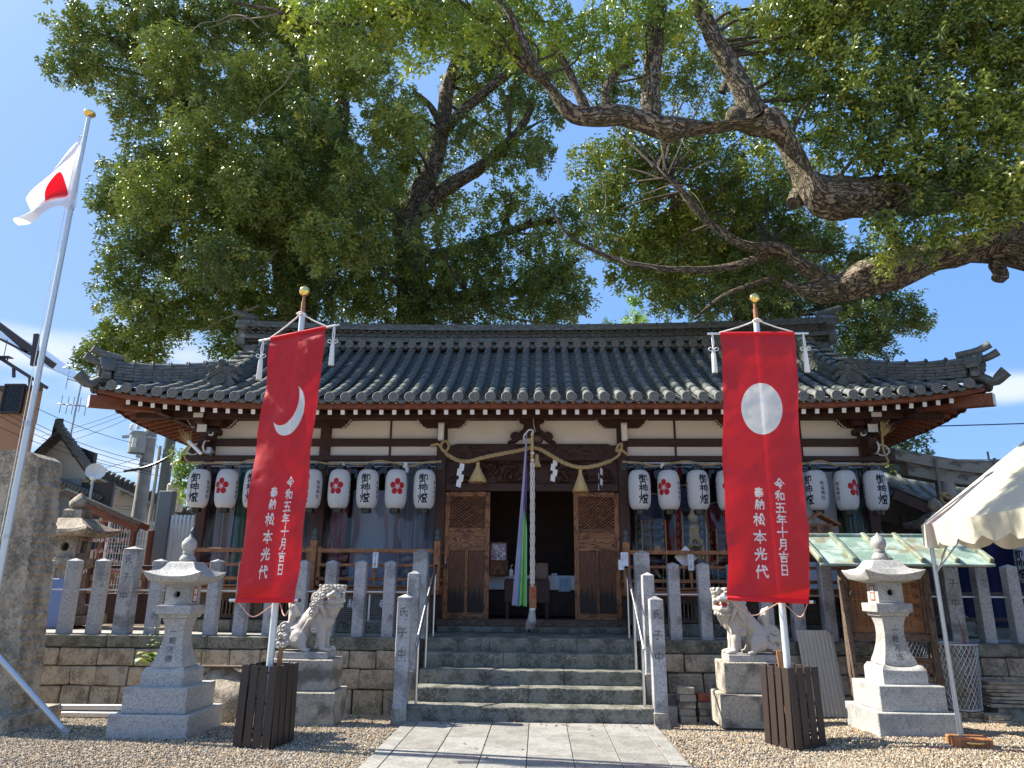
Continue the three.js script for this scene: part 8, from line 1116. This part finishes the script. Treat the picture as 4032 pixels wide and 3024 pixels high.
// ================= stone gate and small shrine on the tent side =================
{
  seed(808);
  const g = thing('stone_gate', 'grey stone torii gate with a straw rope behind the tent', 'torii gate', [0, 0, 0]), Z = -14, p = (x, y) => P2(x, y, Z);
  const ctrT = (x) => 3.70 + 0.045 * Math.pow(x - 9.6, 2) * 1; const cap = (x0, x1, y0, y1, d, m) => surf((u, v) => { const x = mix(x0, x1, u), a = v * 4, yb = ctrT(x) + y0, yt = ctrT(x) + y1; return a < 1 ? V3(x, mix(yb, yt, a), Z + d) : a < 2 ? V3(x, yt, Z + d - (a - 1) * 2 * d) : a < 3 ? V3(x, mix(yt, yb, a - 2), Z - d) : V3(x, yb, Z - d + (a - 3) * 2 * d); }, 24, 32, (u, v) => [u * 5, v * 1.5]);
  part('top_lintel', [cap(6.92, 12.3, -0.12, 0.1, 0.2), box(0.01, 0.2, 0.38, 6.925, ctrT(6.92) - 0.01, Z), box(0.01, 0.2, 0.38, 12.295, ctrT(12.3) - 0.01, Z)], M.graniteW, g); part('under_lintel', [cap(7.15, 12.05, -0.36, -0.122, 0.15), box(0.01, 0.22, 0.28, 7.155, ctrT(7.15) - 0.24, Z)], M.graniteW, g);
  for (const x of [7.9, 11.3]) part('pillar', [tube([V3(x, 0.8, Z), V3(x - 0.02, 3.5, Z)], [0.2, 0.17], 20, 3)], M.graniteW, g); part('tie_beam', [cbox(4.9, 0.3, 0.16, 9.6, 3.05, Z, 0.012)], M.graniteW, g); for (const q of [7.65, 8.75]) part('iron_strap', [box(0.05, 0.75, 0.02, q, 3.55, Z + 0.22), box(0.03, 0.16, 0.02, q, 4.0, Z + 0.05)], mat({ c: [0.2, 0.18, 0.16], r: 0.6, metalness: 0.6 }), g);
  const r = thing('gate_rope', 'straw rope tied across the stone torii gate', 'rope', [0, 0, 0]); part('rope', ropeGeo([V3(7.6, 3.25, Z + 0.25), V3(7.75, 3.15, Z + 0.3), V3(8.1, 3.12, Z + 0.28), V3(8.8, 2.95, Z + 0.25), V3(9.6, 2.9, Z + 0.25), V3(10.6, 3.0, Z + 0.25), V3(11.3, 3.2, Z + 0.25)], 0.035), M.rope, r); part('knot', [clean(new THREE.TorusGeometry(0.1, 0.03, 8, 14)).translate(7.72, 3.15, Z + 0.26)], M.rope, r);
  const s = thing('small_shrine_building', 'low dark tiled shrine building behind the stone gate', 'building', [0, 0, 0]); part('wall', [box(7, 2.4, 3, 9.8, 1.9, -16.5)], M.wood, s); part('roof', [beam(V3(10, 4.05, -16.6), V3(10, 2.85, -14.7), 8.2, 0.12), beam(V3(10, 4.05, -16.6), V3(10, 2.85, -18.5), 8.2, 0.12)], M.tile2, s); { const q = []; for (let i = 0; i < 34; i++) { const x = 6 + i * 0.243; q.push(beam(V3(x, 4.12, -16.6), V3(x, 2.93, -14.68), 0.1, 0.09, 0.02)); } part('cover_tiles', q, M.tile3, s).userData.kind = 'stuff'; } part('ridge', [cbox(8.3, 0.35, 0.3, 10, 4.2, -16.6, 0.05)], M.tile, s);
  // small roof wing and veranda gear beside the hall corner
  const k = thing('side_roof', 'steep dark tiled lean-to roof between hall corner and stone gate', 'roof', [0, 0, 0]); part('roof_slope', [beam(V3(5.9, 3.15, -13.2), V3(7.6, 2.35, -13.0), 1.9, 0.1), ], M.tile2, k); { const q = []; for (let i = 0; i < 9; i++) q.push(beam(V3(5.95, 3.22, -14.0 + i * 0.22), V3(7.65, 2.42, -13.9 + i * 0.22), 0.1, 0.08, 0.02)); part('cover_tiles', q, M.tile3, k).userData.kind = 'stuff'; } part('bargeboard', [beam(V3(5.95, 3.02, -12.08), V3(7.6, 2.24, -11.98), 0.06, 0.16)], M.wood, k); for (const x of [6.2, 7.3]) part('post', [cbox(0.1, 1.9, 0.1, x, 1.75, -12.4, 0.01)], M.wood, k);
  one('blue_curtain', [surf((u, v) => V3(mix(7.0, 9.2, u), mix(0.95, 2.3, v), -12.6 + 0.05 * Math.sin(u * 30)), 60, 4)], mat({ t: T.cloth, c: [0.012, 0.014, 0.075], r: 0.85 }), 'dark navy curtain hanging behind the fence posts by the tent', 'curtain');
  for (let i = 0; i < 2; i++) { const q = []; let xx = 0, yy = 0; for (let j = 0; j < 4; j++) { q.push(XF(slabShape([[0, 0], [0.07, -0.02], [0.055, -0.12], [-0.015, -0.1]], 0.002), xx, yy, j * 0.004, 0.2 * j)); yy -= 0.085; xx += j % 2 ? 0.03 : -0.035; } const o = one('paper_streamer', q, M.paper, `zigzag white paper streamer hanging before the navy curtain, ${i ? 'nearer the tent lantern' : 'nearer the notice board'}`, 'streamer'); o.position.set(7.05 + i * 0.3, 2.32, -12.4); }
  const pl = thing('paper_lantern', 'white paper lantern with characters half hidden below the tent edge', 'lantern', [8.05, 1.62, -12.3]); const b = part('body', lanternBody, M_lantern, pl); b.rotation.y = face(0.45); part('top_cap', [lathe([[0.078, 0.6], [0.082, 0.67], [0.077, 0.67], [0.07, 0.6]], 24)], M.black, pl); part('bottom_cap', [lathe([[0.08, 0], [0.076, -0.07], [0.07, -0.07]], 24)], M.black, pl); part('hanger', [cyl(0.004, 0.004, 0.3, 0, 0.78, 0, 6)], M.galv, pl);
  const lt = thing('old_stone_lantern', 'small dark stone lantern top showing beside the corner pillar', 'stone lantern', [6.55, 0.84, -12.0]); part('jewel', [lathe([[0, 2.12], [0.03, 2.1], [0.09, 2.05], [0.12, 1.98], [0.09, 1.9], [0.06, 1.87], [0, 1.87]], 18)], M.wall2, lt); part('roof', [loft([[1.6, 0.15], [1.62, 0.33, 0.03, 0.03], [1.68, 0.34, 0.05, 0.04], [1.78, 0.2], [1.88, 0.1]], 4, 8)], M.wall2, lt); part('shaft', [loft([[0, 0.3], [0.2, 0.22], [0.3, 0.14], [1.1, 0.13], [1.2, 0.24], [1.28, 0.24], [1.3, 0.17], [1.6, 0.17]], 4, 3)], M.wall2, lt);
  const bf = thing('low_wooden_fence', 'dark wooden picket fence behind the granite posts near the tent', 'fence', [0, 0, 0]); for (let i = 0; i < 7; i++) part('picket', [cbox(0.07, 0.85, 0.05, 5.95 + i * 0.42, 1.26, -11.6, 0.006)], M.woodG, bf); part('rail', [cbox(2.9, 0.06, 0.04, 7.15, 1.45, -11.6, 0.005)], M.woodG, bf); part('rail', [cbox(2.9, 0.06, 0.04, 7.15, 1.08, -11.6, 0.005)], M.woodG, bf);
}
renderer.render(scene, camera);
